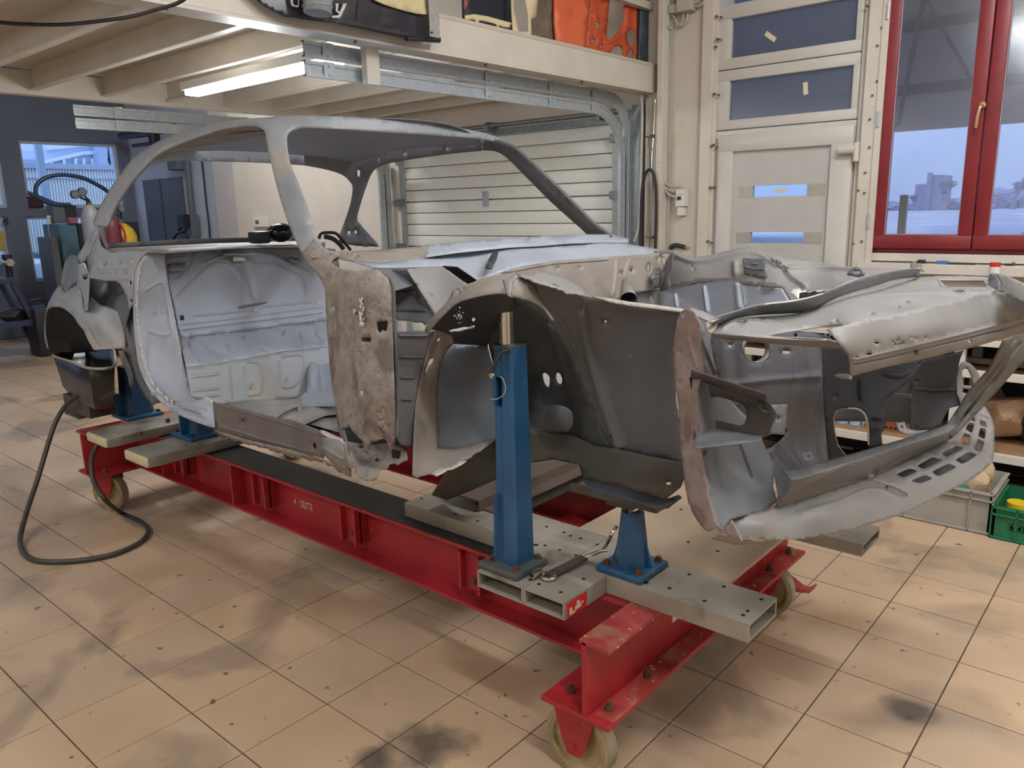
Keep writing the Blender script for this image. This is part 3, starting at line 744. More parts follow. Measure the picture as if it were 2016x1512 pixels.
hp_ = [at(1000, 690, 'y', cys-0.03), at(985, 695, 'y', cys-0.05), at(975, 715, 'y', cys-0.07), at(968, 738, 'y', cys-0.08)]
obj('clamp_handle', tube(hp_, 0.0055, 8, 5), M_dark, tall, smooth=40)
bm = bmesh.new(); q = hp_[-1]; cyl(bm, q-V((.012, 0, 0)), q+V((.012, 0, 0)), 0.004, seg=6); cyl(bm, q-V((0, 0, .008)), q+V((0, 0, .006)), 0.008, seg=10); obj('handle_knob', bm, M_chrome, tall, smooth=40)
def baseb(t, x0, x1, y0_, y1_, z, m=M_rust):
    for x, y in ((x0+.025, y0_+.025), (x1-.025, y0_+.025), (x1-.025, y1_-.02), (x0+.025, y1_-.02)):
        bm = bmesh.new(); cyl(bm, (x, y, z), (x, y, z+.004), 0.013, seg=14); cyl(bm, (x, y, z+.004), (x, y, z+.012), 0.009, seg=6); obj('bolt', bm, m, t)
baseb(tall, bx0, bx1, by0, by1, bz)
# thin wire loop
obj('wire', tube([at(u, v, 'y', cys-0.07) for u, v in ((966, 786), (980, 785), (992, 776), (995, 762), (990, 746), (984, 742))], 0.0012, 5, 5), M_greyc, tall)
# small stand
small = thing('jack_stand', 'short blue tapered stand with chrome screw under the chassis leg', 'stand', (-1.15, 1.83, ZT))
q1, q2, q3 = at(1178, 1108, 'z', ZT+0.02), at(1256, 1140, 'z', ZT+0.02), at(1305, 1100, 'z', ZT+0.02)
x0_, x1_, y0_, y1_ = q1.x, q2.x+0.01, q2.y, q3.y
obj('base_plate', box(x0_, x1_, y0_, y1_, ZT+0.0005, bz, 0.008), M_blue, small, smooth=30)
cx2, cy2 = (x0_+x1_)/2, (y0_+y1_)/2
zt2 = at(1235, 1008, 'y', cy2-0.02).z
bm = octo(bmesh.new(), (cx2, cy2), 0.052, 0.052, bz, zt2, 0.033, 0.033, 0.7); obj('body', bm, M_blue, small, smooth=20)
for s in (-1, 1):
    obj('gusset', prism([(cx2+s*0.03, cy2-0.05*0+s*0, bz), (cx2+s*0.068, cy2, bz), (cx2+s*0.035, cy2, bz+0.11)], (0, 0.006, 0)), M_blue, small)
zc2 = at(1233, 984, 'y', cy2).z
obj('screw', cyl(bmesh.new(), (cx2, cy2, zt2), (cx2, cy2, zc2+0.004), 0.019, seg=24), M_chrome, small, smooth=30)
baseb(small, x0_, x1_, y0_, y1_, bz)
bm = bmesh.new(); ca, cb2 = at(1140, 948, 'y', cy2), at(1310, 982, 'y', cy2)
bx(bm, ca.x, cb2.x, cy2-0.05, cy2+0.05, zc2+0.004, zc2+0.016); bx(bm, cx2-0.07, cx2+0.02, cy2-0.035, cy2+0.03, zc2+0.016-0.03, zc2+0.006); bx(bm, ca.x, cb2.x-0.01, cy2-0.05, cy2-0.042, zc2+0.016, zc2+0.028)
obj('clamp_jaw', bm, M_tubeold, small)
zclamp = zc2+0.016
# rear stands
def rear_stand(cx_, cy_, zt, w, label):
    t = thing('support_stand', label, 'stand', (cx_, cy_, ZT))
    obj('base_plate', box(cx_-0.10, cx_+0.10, cy_-0.10, cy_+0.10, ZT+0.0005, bz, 0.006), M_blue, t, smooth=30)
    bm = bmesh.new(); octo(bm, (cx_, cy_), w*1.25, w*1.2, bz, zt, w, w, 0.3); bx(bm, cx_-0.004, cx_+0.004, cy_-w*1.9, cy_, bz, bz+0.12)
    obj('column', bm, M_blue, t, smooth=20); baseb(t, cx_-.10, cx_+.10, cy_-.10, cy_+.10, bz, M_dark); return t
rs = at(256, 815, 'z', ZT+0.02)
t = rear_stand(rs.x, rs.y+0.04, at(262, 720, 'y', rs.y+0.04).z, 0.058, 'blue stand on the rearmost crossbar beside the oil pan')
obj('ram', cyl(bmesh.new(), (rs.x, rs.y+0.04, at(262, 720, 'y', rs.y+0.04).z), (rs.x, rs.y+0.04, at(262, 686, 'y', rs.y+0.04).z), 0.03, seg=20), M_tubegrey, t, smooth=30)
rs = at(385, 850, 'z', ZT+0.02)
rear_stand(rs.x, rs.y+0.02, 0.74, 0.05, 'low blue stand under the rear end of the sill')

# ------------------------------------------------------------------ spanner and socket on the jig
sp_ = thing('ratchet_spanner', 'steel ratchet spanner lying from the tube up against the blue jack stand', 'spanner', at(1070, 1130, 'z', ZT+0.006))
z = ZT+0.012
P1, P2 = at(1080, 1133, 'z', z), at(1182, 1085, 'z', z+0.03); 
bm = bars([(P1, at(1150, 1098, 'z', z+0.008))], 0.030, 0.008); obj('shank', bm, mat('dirty_tool_steel', srgb(110, 96, 88), srgb(84, 74, 70), 14, 0.4, 0.6), sp_)
obj('ring_end', tube([P1+V((0.018*math.cos(a), 0.018*math.sin(a), -0.002)) for a in [k*PI/4 for k in range(8)]], 0.007, 8, 4, True), M_chrome, sp_, smooth=40)
obj('handle', tube([at(1150, 1099, 'z', z+0.006), at(1165, 1092, 'z', z+0.02), P2, at(1196, 1083, 'z', z+0.035)], 0.006, 8, 4), M_chrome, sp_, smooth=40)
obj('bar', tube([at(1188, 1083, 'z', z+0.03), at(1203, 1055, 'y', cy2-0.06), at(1214, 1036, 'y', cy2-0.04)], 0.0055, 8, 4), M_chrome, sp_, smooth=40)
bm = bmesh.new(); q = at(1052, 1130, 'z', z+0.004); d = (at(1068, 1122, 'z', z+0.004)-q).normalized()
so = thing('socket', 'small chrome socket lying beside the ring end of the spanner', 'socket', q)
cyl(bm, q-d*0.012, q+d*0.010, 0.0125, seg=20); cyl(bm, q+d*0.010, q+d*0.026, 0.0105, seg=20); obj('body', bm, M_chrome, so, smooth=30)
obj('opening', cyl(bmesh.new(), q-d*0.0126, q-d*0.012, 0.0085, seg=6), M_hole, so)

# ------------------------------------------------------------------ hose on the floor
hs = [at(168, 768, 'y', 1.62), at(150, 780, 'y', 1.60), at(128, 800, 'y', 1.56), at(108, 835, 'y', 1.50), at(90, 890, 'y', 1.42), at(72, 950, 'y', 1.34), at(52, 1010, 'y', 1.24), at(40, 1060, 'z', 0.03), at(48, 1090, 'z', 0.018), at(80, 1105, 'z', 0.014), at(150, 1104, 'z', 0.014), at(220, 1092, 'z', 0.014), at(275, 1068, 'z', 0.014), at(292, 1046, 'z', 0.014), at(278, 1028, 'z', 0.014), at(240, 1010, 'z', 0.02), at(208, 985, 'y', 1.50), at(184, 945, 'y', 1.50), at(180, 905, 'y', 1.52), at(190, 880, 'y', 1.55), at(205, 866, 'y', 1.60)]
hose = obj('air_hose', tube(hs, 0.0125, 12, 7), mat('grey_rubber_hose', srgb(66, 62, 56), srgb(52, 50, 46), 10, 0.45), smooth=60)
tag(hose, 'thick dark rubber hose looping from the bench rear onto the floor', 'hose')
obj('hose_fitting', cyl(bmesh.new(), at(156, 776, 'y', 1.60), at(172, 764, 'y', 1.62), 0.017, seg=12), M_rust, hose, smooth=40)

# oil pan behind, on its crossbar
pan = thing('oil_pan', 'black steel tub with a bent rim hanging under the rear wheel arch', 'tub', at(180, 770, 'y', 1.75))
rim = [(105, 700, 1.62), (120, 694, 1.80), (170, 690, 1.95), (218, 687, 1.95), (226, 704, 1.8), (222, 723, 1.60), (175, 725, 1.52), (140, 712, 1.56)]
R3 = [at(u, v, 'y', y) for u, v, y in rim]
cen = sum(R3, V())/len(R3)
low = [V(((p.x-cen.x)*0.86+cen.x, (p.y-cen.y)*0.86+cen.y, 0.66)) for p in R3]
lowb = [V(((p.x-cen.x)*0.72+cen.x, (p.y-cen.y)*0.72+cen.y, 0.62)) for p in R3]
bm = loft([R3, [p.lerp(q, .5)+V((0, 0, 0)) for p, q in zip(R3, low)], low, lowb], True); bm.faces.new([v for v in bm.verts][-8:])
M_pan = mat('oily_black_steel', srgb(52, 50, 50), srgb(34, 33, 34), 6, 0.35, 0.4, c3=srgb(92, 88, 80), s3=7, t3=0.6)
solid(obj('tub', bm, M_pan, pan, smooth=40), 0.003)
obj('rim', tube(R3, 0.007, 8, 6, True), mat('pale_rim', srgb(150, 142, 132), None, rough=0.5), pan, smooth=40)
obj('bracket', box(cen.x-0.15, cen.x+0.2, cen.y-0.1, cen.y+0.1, ZT+0.002, 0.619), M_tubeold, pan)
# ------------------------------------------------------------------ the stripped car body
S_ = srgb
M_car = mat('bare_grey_steel', S_(148, 152, 156), S_(136, 141, 146), 5, 0.55, 0.15, c3=S_(152, 148, 142), s3=2.6, t3=0.55, bump=0.05, bscale=200)
M_carblue = mat('blue_grey_primer', S_(158, 165, 177), S_(147, 154, 166), 4, 0.5, 0.05, c3=S_(142, 148, 160), s3=3, t3=0.58)
M_cartaupe = mat('blasted_steel_taupe', S_(146, 138, 130), S_(128, 121, 115), 9, 0.65, 0.1, c3=S_(118, 110, 104), s3=5, t3=0.58, spots=(S_(96, 86, 80), 34, 0.72), bump=0.15, bscale=120)
M_carpit = mat('pitted_rusty_steel', S_(156, 148, 141), S_(126, 118, 113), 30, 0.75, 0.05, c3=S_(112, 98, 96), s3=7, t3=0.56, spots=(S_(82, 72, 70), 75, 0.645), bump=1.0, bscale=90)
M_cardark = mat('sooty_shaded_steel', S_(104, 106, 110), S_(86, 88, 93), 3, 0.6, 0.1, c3=S_(108, 110, 114), s3=2.5, t3=0.6)  # sooty steel; also carries the shade of the wheel housing recess
M_carblack = mat('dark_shaded_steel', S_(62, 63, 68), S_(48, 49, 54), 4, 0.65, 0.1)  # dark panels; also holds the shade of arch roof and bracket side
M_carmid = mat('mid_grey_steel', S_(120, 122, 126), S_(104, 107, 112), 3.5, 0.55, 0.12, c3=S_(136, 136, 134), s3=3, t3=0.58)
M_carlight = mat('light_blasted_steel', S_(132, 130, 127), S_(120, 118, 116), 5, 0.6, 0.08, c3=S_(140, 138, 136), s3=2.4, t3=0.55, spots=(S_(126, 116, 108), 30, 0.74), bump=0.06, bscale=160)
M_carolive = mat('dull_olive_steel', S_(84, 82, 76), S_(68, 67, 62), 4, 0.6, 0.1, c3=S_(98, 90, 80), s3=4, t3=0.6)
M_weld = mat('bright_weld_scar', S_(226, 224, 218), S_(176, 168, 158), 70, 0.45, 0.2, bump=0.5, bscale=160)
M_edge = mat('bright_cut_edge', S_(196, 192, 184), None, rough=0.45, metal=0.3)

car = thing('car_body_shell', 'stripped grey coupe body shell without doors standing on the red bench', 'car body', (-2.4, 2.25, 0.85))
def sh(name, out, ctrl, m, **k): return sheet(name, out, ctrl, m, car, **k)
def rnd(poly): return sm(poly, 4)

# ---- roof: skin between near and far rails, front header and rear header
nf, ff = at(545, 240, 'y', 1.70), at(955, 276, 'y', 2.80)
rows = []
for i in range(19):
    s = i/18; row = []
    for j in range(21):
        t = j/20; w = 2*t-1
        y = 1.71+(2.79-1.71)*t
        xf = -2.56+0.155*(1-w*w); xr = -3.58-0.06*(1-w*w)
        x = xf+(xr-xf)*s
        edge = 1.882+0.018*math.sin(PI*min(1, s*1.15))-0.028*max(0, s-0.55)/0.45
        crown = 0.062*(1-abs(w)**2.6)*(1-0.25*s)
        row.append((x, y, edge+crown))
    rows.append(row)
solid(obj('roof_skin', loft(rows), mat('roof_underside_grey', S_(126, 140, 166), S_(114, 128, 152), 2, 0.55), car, smooth=60), 0.002)

rail_out = rnd([(183, 436), (197, 405), (215, 374), (237, 343), (262, 311), (290, 290), (325, 272), (372, 254), (420, 243), (470, 235), (521, 231), (545, 229)])
rail_in = rnd([(486, 245), (434, 254), (384, 270), (334, 290), (304, 308), (284, 328), (258, 358), (232, 396), (218, 424), (210, 444)])
# front header + near rail + both A pillars are one continuous pressing in the photo; built as joined panels
hdr_top = rnd([(545, 229), (600, 227), (704, 231), (808, 240), (895, 251), (947, 260), (982, 271), (1013, 290)])
hdr_low = rnd([(1013, 293), (982, 280), (947, 273), (912, 270), (843, 265), (774, 260), (704, 256), (640, 252), (600, 251), (578, 254), (567, 262), (565, 275)])
pil_l = rnd([(521, 259), (526, 285), (532, 315), (549, 382), (569, 444), (587, 486), (594, 500)])
pil_r = rnd([(667, 496), (645, 491), (629, 478), (621, 455), (604, 405), (583, 354), (569, 312), (565, 275)])
# near roof rail, windscreen pillar and front header are one continuous pressing
sh('roof_frame', rail_out[:-1]+hdr_top+hdr_low[:-1]+pil_r[::-1]+[(668, 498), (660, 510), (640, 512), (612, 508)]+pil_l[::-1]+[(516, 252), (503, 246)]+rail_in+[(205, 447), (196, 444), (188, 446), (184, 441)],
   [(197, 405, 'y', 1.56), (262, 311, 'y', 1.60), (372, 254, 'y', 1.655), (470, 235, 'y', 1.69), (545, 230, 'y', 1.72), (210, 440, 'y', 1.53), (284, 328, 'y', 1.575), (384, 270, 'y', 1.625), (486, 246, 'y', 1.655), (535, 256, 'y', 1.665),
    (600, 228, 'x', -2.49), (590, 252, 'x', -2.50), (704, 231, 'x', -2.43), (704, 256, 'x', -2.42), (850, 246, 'x', -2.43), (850, 265, 'x', -2.425), (947, 260, 'x', -2.50), (947, 273, 'x', -2.49), (1013, 291, 'x', -2.50),
    (549, 382, 'y', 1.585), (583, 360, 'y', 1.62), (594, 495, 'y', 1.52), (604, 440, 'y', 1.535), (621, 452, 'y', 1.57), (655, 500, 'y', 1.54), (540, 312, 'y', 1.62), (567, 300, 'y', 1.66)], M_car, step=8, th=0.012, smooth=60, lam=0.0003)
far_out = rnd([(1013, 291), (1044, 319), (1086, 358), (1138, 410), (1169, 441), (1196, 460)])
far_in = rnd([(1155, 462), (1141, 448), (1086, 399), (1034, 347), (999, 312), (975, 298), (947, 296)])
sh('windscreen_pillar', [(947, 273), (982, 279)]+far_out+[(1208, 468), (1170, 468)]+far_in, [(947, 275, 'y', 2.80), (947, 296, 'y', 2.82), (1013, 293, 'y', 2.82), (999, 312, 'y', 2.86), (1086, 358, 'y', 2.88), (1086, 399, 'y', 2.92), (1138, 410, 'y', 2.93), (1200, 466, 'y', 2.97), (1155, 462, 'y', 3.0)], M_cardark, step=8, th=0.014, smooth=40, ribs=[([(990, 296), (1040, 335), (1090, 384), (1150, 440), (1175, 460)], 6, 0.006)])
far_up = [(598, 297), (652, 305), (700, 315), (739, 303), (808, 279), (860, 273), (912, 268), (947, 271)]
cp_l = rnd([(668, 462), (680, 432), (690, 400), (694, 370), (688, 357), (673, 344), (642, 334), (600, 326)])
cp_r = rnd([(947, 297), (895, 302), (822, 312), (774, 320), (749, 327), (733, 340), (721, 368), (711, 399), (703, 430), (709, 442), (722, 458), (739, 477)])
M_pillar = mat('far_pillar_blue_grey', S_(118, 124, 136), S_(100, 106, 118), 4, 0.5, 0.1)
sh('rear_pillar', rnd(far_up)+cp_r+[(745, 486), (700, 484), (668, 478)]+cp_l, [(600, 300, 'x', -3.60), (600, 326, 'x', -3.64), (700, 315, 'y', 2.80), (808, 279, 'y', 2.81), (947, 272, 'y', 2.80), (947, 296, 'y', 2.83), (822, 312, 'y', 2.86), (733, 340, 'y', 2.89), (694, 370, 'y', 2.84), (690, 400, 'y', 2.86), (703, 430, 'y', 2.94), (739, 477, 'y', 2.97), (668, 470, 'y', 2.88)], M_pillar, step=9, th=0.008, smooth=50,
   holes=[blob(706, 341, 2.6, 8, 3, 7), blob(745, 315, 3, 8, 4, 5.5), ell(687, 458, 3, 3.6), ell(700, 457, 3, 3.6), blob(795, 282+20, 3, 8, 5), blob(926, 282, 4.5, 8, 6, 6), blob(971, 281, 2, 6, 7, 4), blob(878, 291, 1.8, 6, 8, 2.6), blob(762, 307, 2, 6, 9)])
sh('rear_header', rnd([(300, 312), (330, 300), (362, 293), (395, 288), (470, 289), (540, 292), (600, 297)])+rnd([(600, 326), (560, 323), (500, 320), (420, 318), (360, 316), (330, 318), (310, 322)]), [(330, 305, 'y', 1.70), (395, 288, 'x', -3.64), (395, 317, 'x', -3.69), (540, 292, 'x', -3.67), (540, 322, 'x', -3.71), (600, 300, 'x', -3.65), (600, 326, 'x', -3.68)], M_carblue, step=9, th=0.008, holes=[blob(418, 316-2, 1.2, 5, 2), blob(497, 315, 1.2, 5, 2)])
sh('rail_inner', rnd([(486, 247), (434, 256), (384, 272), (334, 292), (304, 310)])+[(300, 312), (310, 322), (330, 306), (362, 294), (395, 288), (470, 276), (524, 266), (515, 250)], [(486, 247, 'y', 1.665), (384, 272, 'y', 1.635), (304, 310, 'y', 1.585), (320, 310, 'y', 1.66), (395, 288, 'y', 1.75), (524, 266, 'y', 1.76)], M_cartaupe, step=9, th=0.004, holes=[blob(466, 263, 1.6, 6, 1)])

# ---- near rear quarter
sh('quarter_window_frame', rnd([(211, 440), (206, 455), (207, 470), (211, 488)])+rnd([(211, 492), (203, 478), (198, 462), (197, 448), (200, 440)]), [(203, 450, 'y', 1.53), (211, 490, 'y', 1.52)], M_cardark, th=0.01, step=6)
qtop = [(199, 484), (206, 490), (214, 493), (240, 494), (270, 494), (297, 494)]
qribs = [([(197, 517), (203, 534), (213, 513)], 2.4, 0.006)]
vr = []
for k, (a, b) in enumerate((((195, 516), (212, 512)), ((209, 514), (225, 512)), ((224, 515), (243, 511)), ((241, 518), (262, 512)))):
    x0, x1 = a[0], b[0]; vr.append(([(x0, 513), (x0+2, 528), (x0+8, 538), (x0+13, 527), (x1, 512)], 1.9, 0.007))
sh('quarter_panel', [(189, 470), (194, 474)]+qtop+[(286, 500), (275, 512), (268, 526), (264, 543), (262, 569), (261, 600), (255, 611), (250, 587), (243, 570), (235, 557), (228, 553), (209, 553), (190, 550), (175, 547), (178, 532), (182, 515), (185, 500), (188, 484)],
   [(189, 475, 'y', 1.52), (185, 500, 'y', 1.50), (175, 547, 'y', 1.47), (209, 520, 'y', 1.49), (297, 495, 'y', 1.50), (262, 569, 'y', 1.455), (255, 611, 'y', 1.455), (240, 553, 'y', 1.465)], M_car, step=5, th=0.002, smooth=60, ribs=vr+[([(176, 546), (210, 551), (252, 549)], 2.0, 0.004)], holes=[ell(257, 557, 2.0, 4.6), ell(259, 592, 1.7, 3.6), ell(192, 530, 1, 2)])
M_br = M_car
sh('tail_bracket', [(187, 452), (178, 462), (171, 472), (162, 488), (155, 500), (151, 506), (156, 514), (160, 518), (168, 512), (170, 505), (178, 500), (181, 484), (187, 474), (190, 462)], [(187, 452, 'y', 1.54), (155, 500, 'y', 1.58), (160, 518, 'y', 1.55), (190, 470, 'y', 1.52)], M_br, step=6, th=0.004, holes=[ell(176, 474, 1.4, 2.2)])
sh('tail_bracket', [(153, 519), (160, 519), (165, 530), (171, 531), (176, 545), (174, 580), (172, 612), (166, 613), (164, 590), (158, 571), (155, 571), (153, 545)], [(153, 519, 'y', 1.52), (172, 612, 'y', 1.46), (155, 571, 'y', 1.50)], M_br, step=6, th=0.004, holes=[[(162, 541), (172, 540), (173, 547), (168, 551), (162, 549)]])
obj('bracket_rod', tube([at(163, 521, 'y', 1.50), at(168, 535, 'y', 1.49), at(170, 543, 'y', 1.485)], 0.012, 12, 4), M_br, car, smooth=60)
sh('tail_flap', rnd([(152, 505), (146, 502), (139, 502), (133, 508), (128, 516), (123, 534), (121, 548), (120, 557)])+rnd([(121, 560), (124, 572), (129, 581), (133, 572), (140, 562), (152, 552)])+[(154, 535)], [(152, 505, 'y', 1.56), (139, 502, 'y', 1.68), (121, 558, 'y', 1.62), (129, 580, 'y', 1.52), (152, 552, 'y', 1.54)], M_carmid, step=6, th=0.003, smooth=60)
arch_o = rnd([(153, 551), (140, 563), (128, 576), (118, 562), (108, 572), (99, 588), (93, 604), (89, 622), (87, 645), (88, 668), (93, 686)])
arch_i = rnd([(95, 686), (90, 660), (89, 632), (92, 613), (99, 606), (110, 604), (122, 606), (134, 614), (146, 625), (154, 638), (164, 650), (172, 668), (179, 680), (184, 689)])
sh('wheel_housing', arch_o+arch_i+[(246, 685), (247, 668), (244, 645), (238, 620), (229, 611), (213, 604), (196, 600), (180, 585), (175, 600), (172, 613), (166, 613), (158, 575)],
   [(120, 557, 'y', 1.62), (89, 640, 'y', 1.62), (150, 570, 'y', 1.53), (110, 604, 'y', 1.47), (164, 650, 'y', 1.42), (184, 689, 'y', 1.42), (93, 686, 'y', 1.55), (229, 611, 'y', 1.54), (246, 680, 'y', 1.52), (172, 613, 'y', 1.48), (200, 650, 'y', 1.49)], M_car, step=6, th=0.002, smooth=60, ribs=[(sm([(92, 618), (100, 596), (114, 590), (130, 597), (150, 614), (166, 636), (182, 664), (196, 686)], 4), 2.5, 0.004)])
sh('wheel_housing_recess', [(174, 541), (209, 546), (240, 548), (250, 575), (256, 600), (256, 612), (248, 640), (246, 668), (240, 640), (232, 615), (213, 606), (190, 600), (174, 612), (174, 580)], [(175, 551, 'y', 1.50), (209, 556, 'y', 1.62), (230, 560, 'y', 1.66), (213, 604, 'y', 1.56), (229, 611, 'y', 1.555), (250, 600, 'y', 1.50), (246, 665, 'y', 1.50)], M_cardark, step=6, smooth=60)  # shading of the cavity is put into the darker sheet colour
sh('wheel_housing_inner', [(232, 548), (262, 548), (272, 575), (274, 610), (274, 650), (276, 692), (247, 688), (247, 668), (244, 640), (238, 616), (228, 590), (222, 572), (226, 560)], [(233, 550, 'y', 1.62), (244, 640, 'y', 1.54), (272, 600, 'y', 1.55), (274, 660, 'y', 1.52), (276, 690, 'y', 1.52), (222, 572, 'y', 1.63)], M_carmid, step=6, ribs=[([(232, 562), (244, 600), (252, 640), (256, 684)], 3, 0.006)], holes=[ell(231, 603, 1.6, 2.6)])
sh('wheel_tub', [(89, 632), (92, 612), (110, 602), (136, 612), (166, 648), (190, 692), (95, 700), (88, 668)], [(89, 640, 'y', 1.70), (110, 604, 'y', 1.58), (166, 648, 'y', 1.62), (184, 690, 'y', 1.75), (93, 690, 'y', 1.85), (130, 660, 'y', 1.85)], M_hole, step=12)  # shade of the wheel well painted as a near-black sheet
sh('rear_inner_skirt', [(246, 684), (264, 684), (270, 705), (277, 735), (284, 756), (296, 776), (308, 790), (303, 798), (292, 788), (278, 768), (268, 745), (262, 722), (258, 700)], [(246, 684, 'y', 1.50), (270, 705, 'y', 1.48), (303, 797, 'y', 1.49), (268, 745, 'y', 1.54)], M_cardark, step=8)
sh('rear_inner_skirt', [(233, 690), (258, 690), (262, 720), (262, 758), (256, 764), (252, 740), (240, 712)], [(233, 690, 'y', 1.62), (260, 755, 'y', 1.60), (240, 700, 'y', 1.66)], M_carolive, step=8)

# ---- rear door jamb and sill end
jl = [(296, 494), (286, 502), (276, 514), (269, 530), (265, 548), (263, 575), (262, 610), (264, 650), (267, 680), (271, 712), (278, 735), (288, 758), (300, 776), (318, 793), (341, 811), (375, 827), (411, 840), (423, 842)]
jr = [(420, 806), (415, 790), (397, 785), (382, 780), (373, 766), (367, 740), (359, 706), (350, 660), (341, 610), (333, 570), (327, 530), (325, 502), (324, 498)]
sh('door_jamb', rnd(jl)+rnd(jr), [(290, 497, 'y', 1.50), (263, 575, 'y', 1.455), (267, 680, 'y', 1.44), (288, 758, 'y', 1.44), (341, 811, 'y', 1.44), (423, 842, 'y', 1.44), (420, 806, 'y', 1.46), (380, 778, 'y', 1.50), (350, 660, 'y', 1.55), (333, 570, 'y', 1.58), (325, 502, 'y', 1.58), (275, 575, 'y', 1.447), (281, 680, 'y', 1.432), (305, 758, 'y', 1.43), (345, 797, 'y', 1.428), (398, 805, 'y', 1.43), (295, 600, 'y', 1.53), (300, 680, 'y', 1.52), (330, 755, 'y', 1.50)],
   M_carblue, step=7, th=0.002, smooth=60, lam=0.004, ribs=[(sm([(281, 512), (273, 540), (271, 575), (272, 620), (277, 680), (284, 720), (298, 752), (322, 778), (360, 800), (400, 812)], 4), 4, 0.004), (sm([(282, 575), (318, 556), (328, 590), (336, 640), (338, 655), (318, 660), (290, 650)], 5), 2.2, 0.003), (sm([(300, 515), (308, 525), (312, 540)], 3), 2, 0.003), (sm([(330, 800), (370, 806), (412, 822)], 4), 5, 0.006), ([(345, 790), (380, 797), (413, 806)], 3, 0.004)])
bm = bmesh.new(); R_ = random.Random(3)
for (u, v), n_ in zip(sm([(274, 530), (270, 560), (269, 590), (270, 620), (273, 655), (278, 690), (284, 718), (292, 740), (306, 762), (322, 780), (338, 792)], 9), range(200)):
    if R_.random() < 0.8:
        q = at(u+R_.uniform(-1.3, 1.3), v, 'y', 1.438); bmesh.ops.create_icosphere(bm, subdivisions=1, radius=R_.uniform(.005, .009), matrix=Matrix.Translation(q) @ Matrix.Diagonal((.8, .35, 1.5, 1)))
obj('weld_scars', bm, M_weld, car, kind='stuff')
bm = bmesh.new()
for u, v in ((299, 596), (308, 597), (302, 617), (309, 612)):
    q = at(u, v, 'y', 1.52); bmesh.ops.create_cone(bm, cap_ends=True, segments=12, radius1=.007, radius2=.005, depth=.006, matrix=Matrix.Translation(q) @ Matrix.Rotation(PI/2, 4, 'X'))
obj('studs', bm, M_carblue, car, kind='stuff')
sh('door_seal_flange', [(379, 778), (384, 773), (415, 784), (418, 787), (418, 796), (414, 795), (400, 790), (384, 786)], [(384, 775, 'y', 1.50), (418, 796, 'y', 1.47)], M_edge, step=6)
sh('jamb_pillar', [(322, 498), (326, 494), (330, 560), (340, 610), (350, 660), (360, 706), (367, 740), (374, 764), (384, 776), (379, 781), (368, 770), (359, 730), (348, 680), (336, 620), (326, 560)], [(322, 498, 'y', 1.60), (340, 610, 'y', 1.59), (374, 764, 'y', 1.53), (350, 660, 'y', 1.57)], M_carmid, step=8, th=0.004)

# ---- rear bulkhead, parcel shelf, seat step and floor
sh('parcel_shelf', [(208, 488), (300, 482), (420, 477), (520, 474), (600, 473), (640, 473), (640, 492), (600, 486), (500, 486), (330, 498), (214, 494)], [(208, 487, 'z', 1.455), (214, 494, 'z', 1.45), (600, 474, 'z', 1.44), (640, 490, 'z', 1.44), (330, 497, 'z', 1.45)], M_carlight, step=14)
sh('shelf_lip', [(208, 480), (330, 472), (460, 468), (600, 466), (600, 474), (420, 479), (208, 489)], [(208, 488, 'y', 1.56), (330, 479, 'x', -3.62), (600, 474, 'x', -3.66), (600, 466, 'x', -3.66)], M_cardark, step=12)
def loop(*p): return sm(list(p), 5, True)
brib = [(sm([(343, 590), (380, 552), (415, 523), (438, 520), (462, 528), (474, 550), (479, 585), (470, 605)], 5), 3, 0.006), (sm([(497, 523), (515, 519), (540, 523), (570, 536), (594, 551), (599, 585)], 5), 3, 0.006), ([(482, 518), (492, 550), (503, 592)], 5, -0.007), (sm([(327, 512), (360, 507), (380, 512), (372, 530), (345, 553)], 4), 3, 0.006), (sm([(395, 522), (440, 503), (480, 499), (530, 501), (560, 515), (620, 548)], 4), 3.4, 0.007), ([(375, 623), (440, 617), (492, 610)], 2.5, 0.005), ([(510, 605), (560, 600), (618, 594)], 2.5, 0.005), ([(355, 652), (450, 641), (560, 628), (640, 618)], 3, -0.008), ([(352, 640), (450, 629), (560, 614), (640, 604)], 2, 0.004)]
sh('rear_bulkhead', [(324, 500), (440, 491), (520, 487), (600, 487), (660, 490), (668, 520), (670, 600), (672, 626), (560, 641), (440, 656), (358, 664), (350, 640), (342, 600), (333, 560), (327, 520)], [(330, 500, 'x', -3.42), (640, 490, 'x', -3.42), (358, 662, 'x', -3.30), (660, 626, 'x', -3.30), (500, 570, 'x', -3.37)], M_carblue, step=9, th=0.0015, smooth=50, ribs=brib,
   holes=[[(354, 621), (362, 621), (363, 630), (355, 631)], [(500, 606), (508, 605), (508, 613), (501, 614)], [(624, 592), (632, 591), (632, 599), (626, 599)], ell(557, 652-40+41-30, 2.4, 2.4)][:3])
sh('bulkhead_flange', [(434, 494), (500, 497), (508, 499), (501, 501), (441, 501)], [(434, 494, 'x', -3.40), (500, 497, 'x', -3.37), (441, 501, 'x', -3.36)], M_carblue, step=8, th=0.003)
sh('bulkhead_flange', [(468, 598), (530, 590), (531, 592), (523, 596), (470, 606)], [(468, 598, 'x', -3.36), (530, 590, 'x', -3.36), (470, 606, 'x', -3.33)], M_carmid, step=8, th=0.003)
for pts in ([(328, 520), (364, 516), (368, 528), (360, 532), (332, 532)], [(570, 505), (590, 510), (594, 516), (578, 516), (572, 512)]):
    sh('bulkhead_bracket', pts, [(pts[0][0], pts[0][1], 'x', -3.39), (pts[-1][0], pts[-1][1], 'x', -3.35), (pts[2][0], pts[2][1], 'x', -3.37)], M_carblue, step=6, th=0.003)
sh('seat_sticker', [(459, 504), (482, 504), (484, 514), (459, 514)], [(459, 504, 'x', -3.385), (484, 514, 'x', -3.38), (484, 504, 'x', -3.385)], M_white, step=8)
pr = []
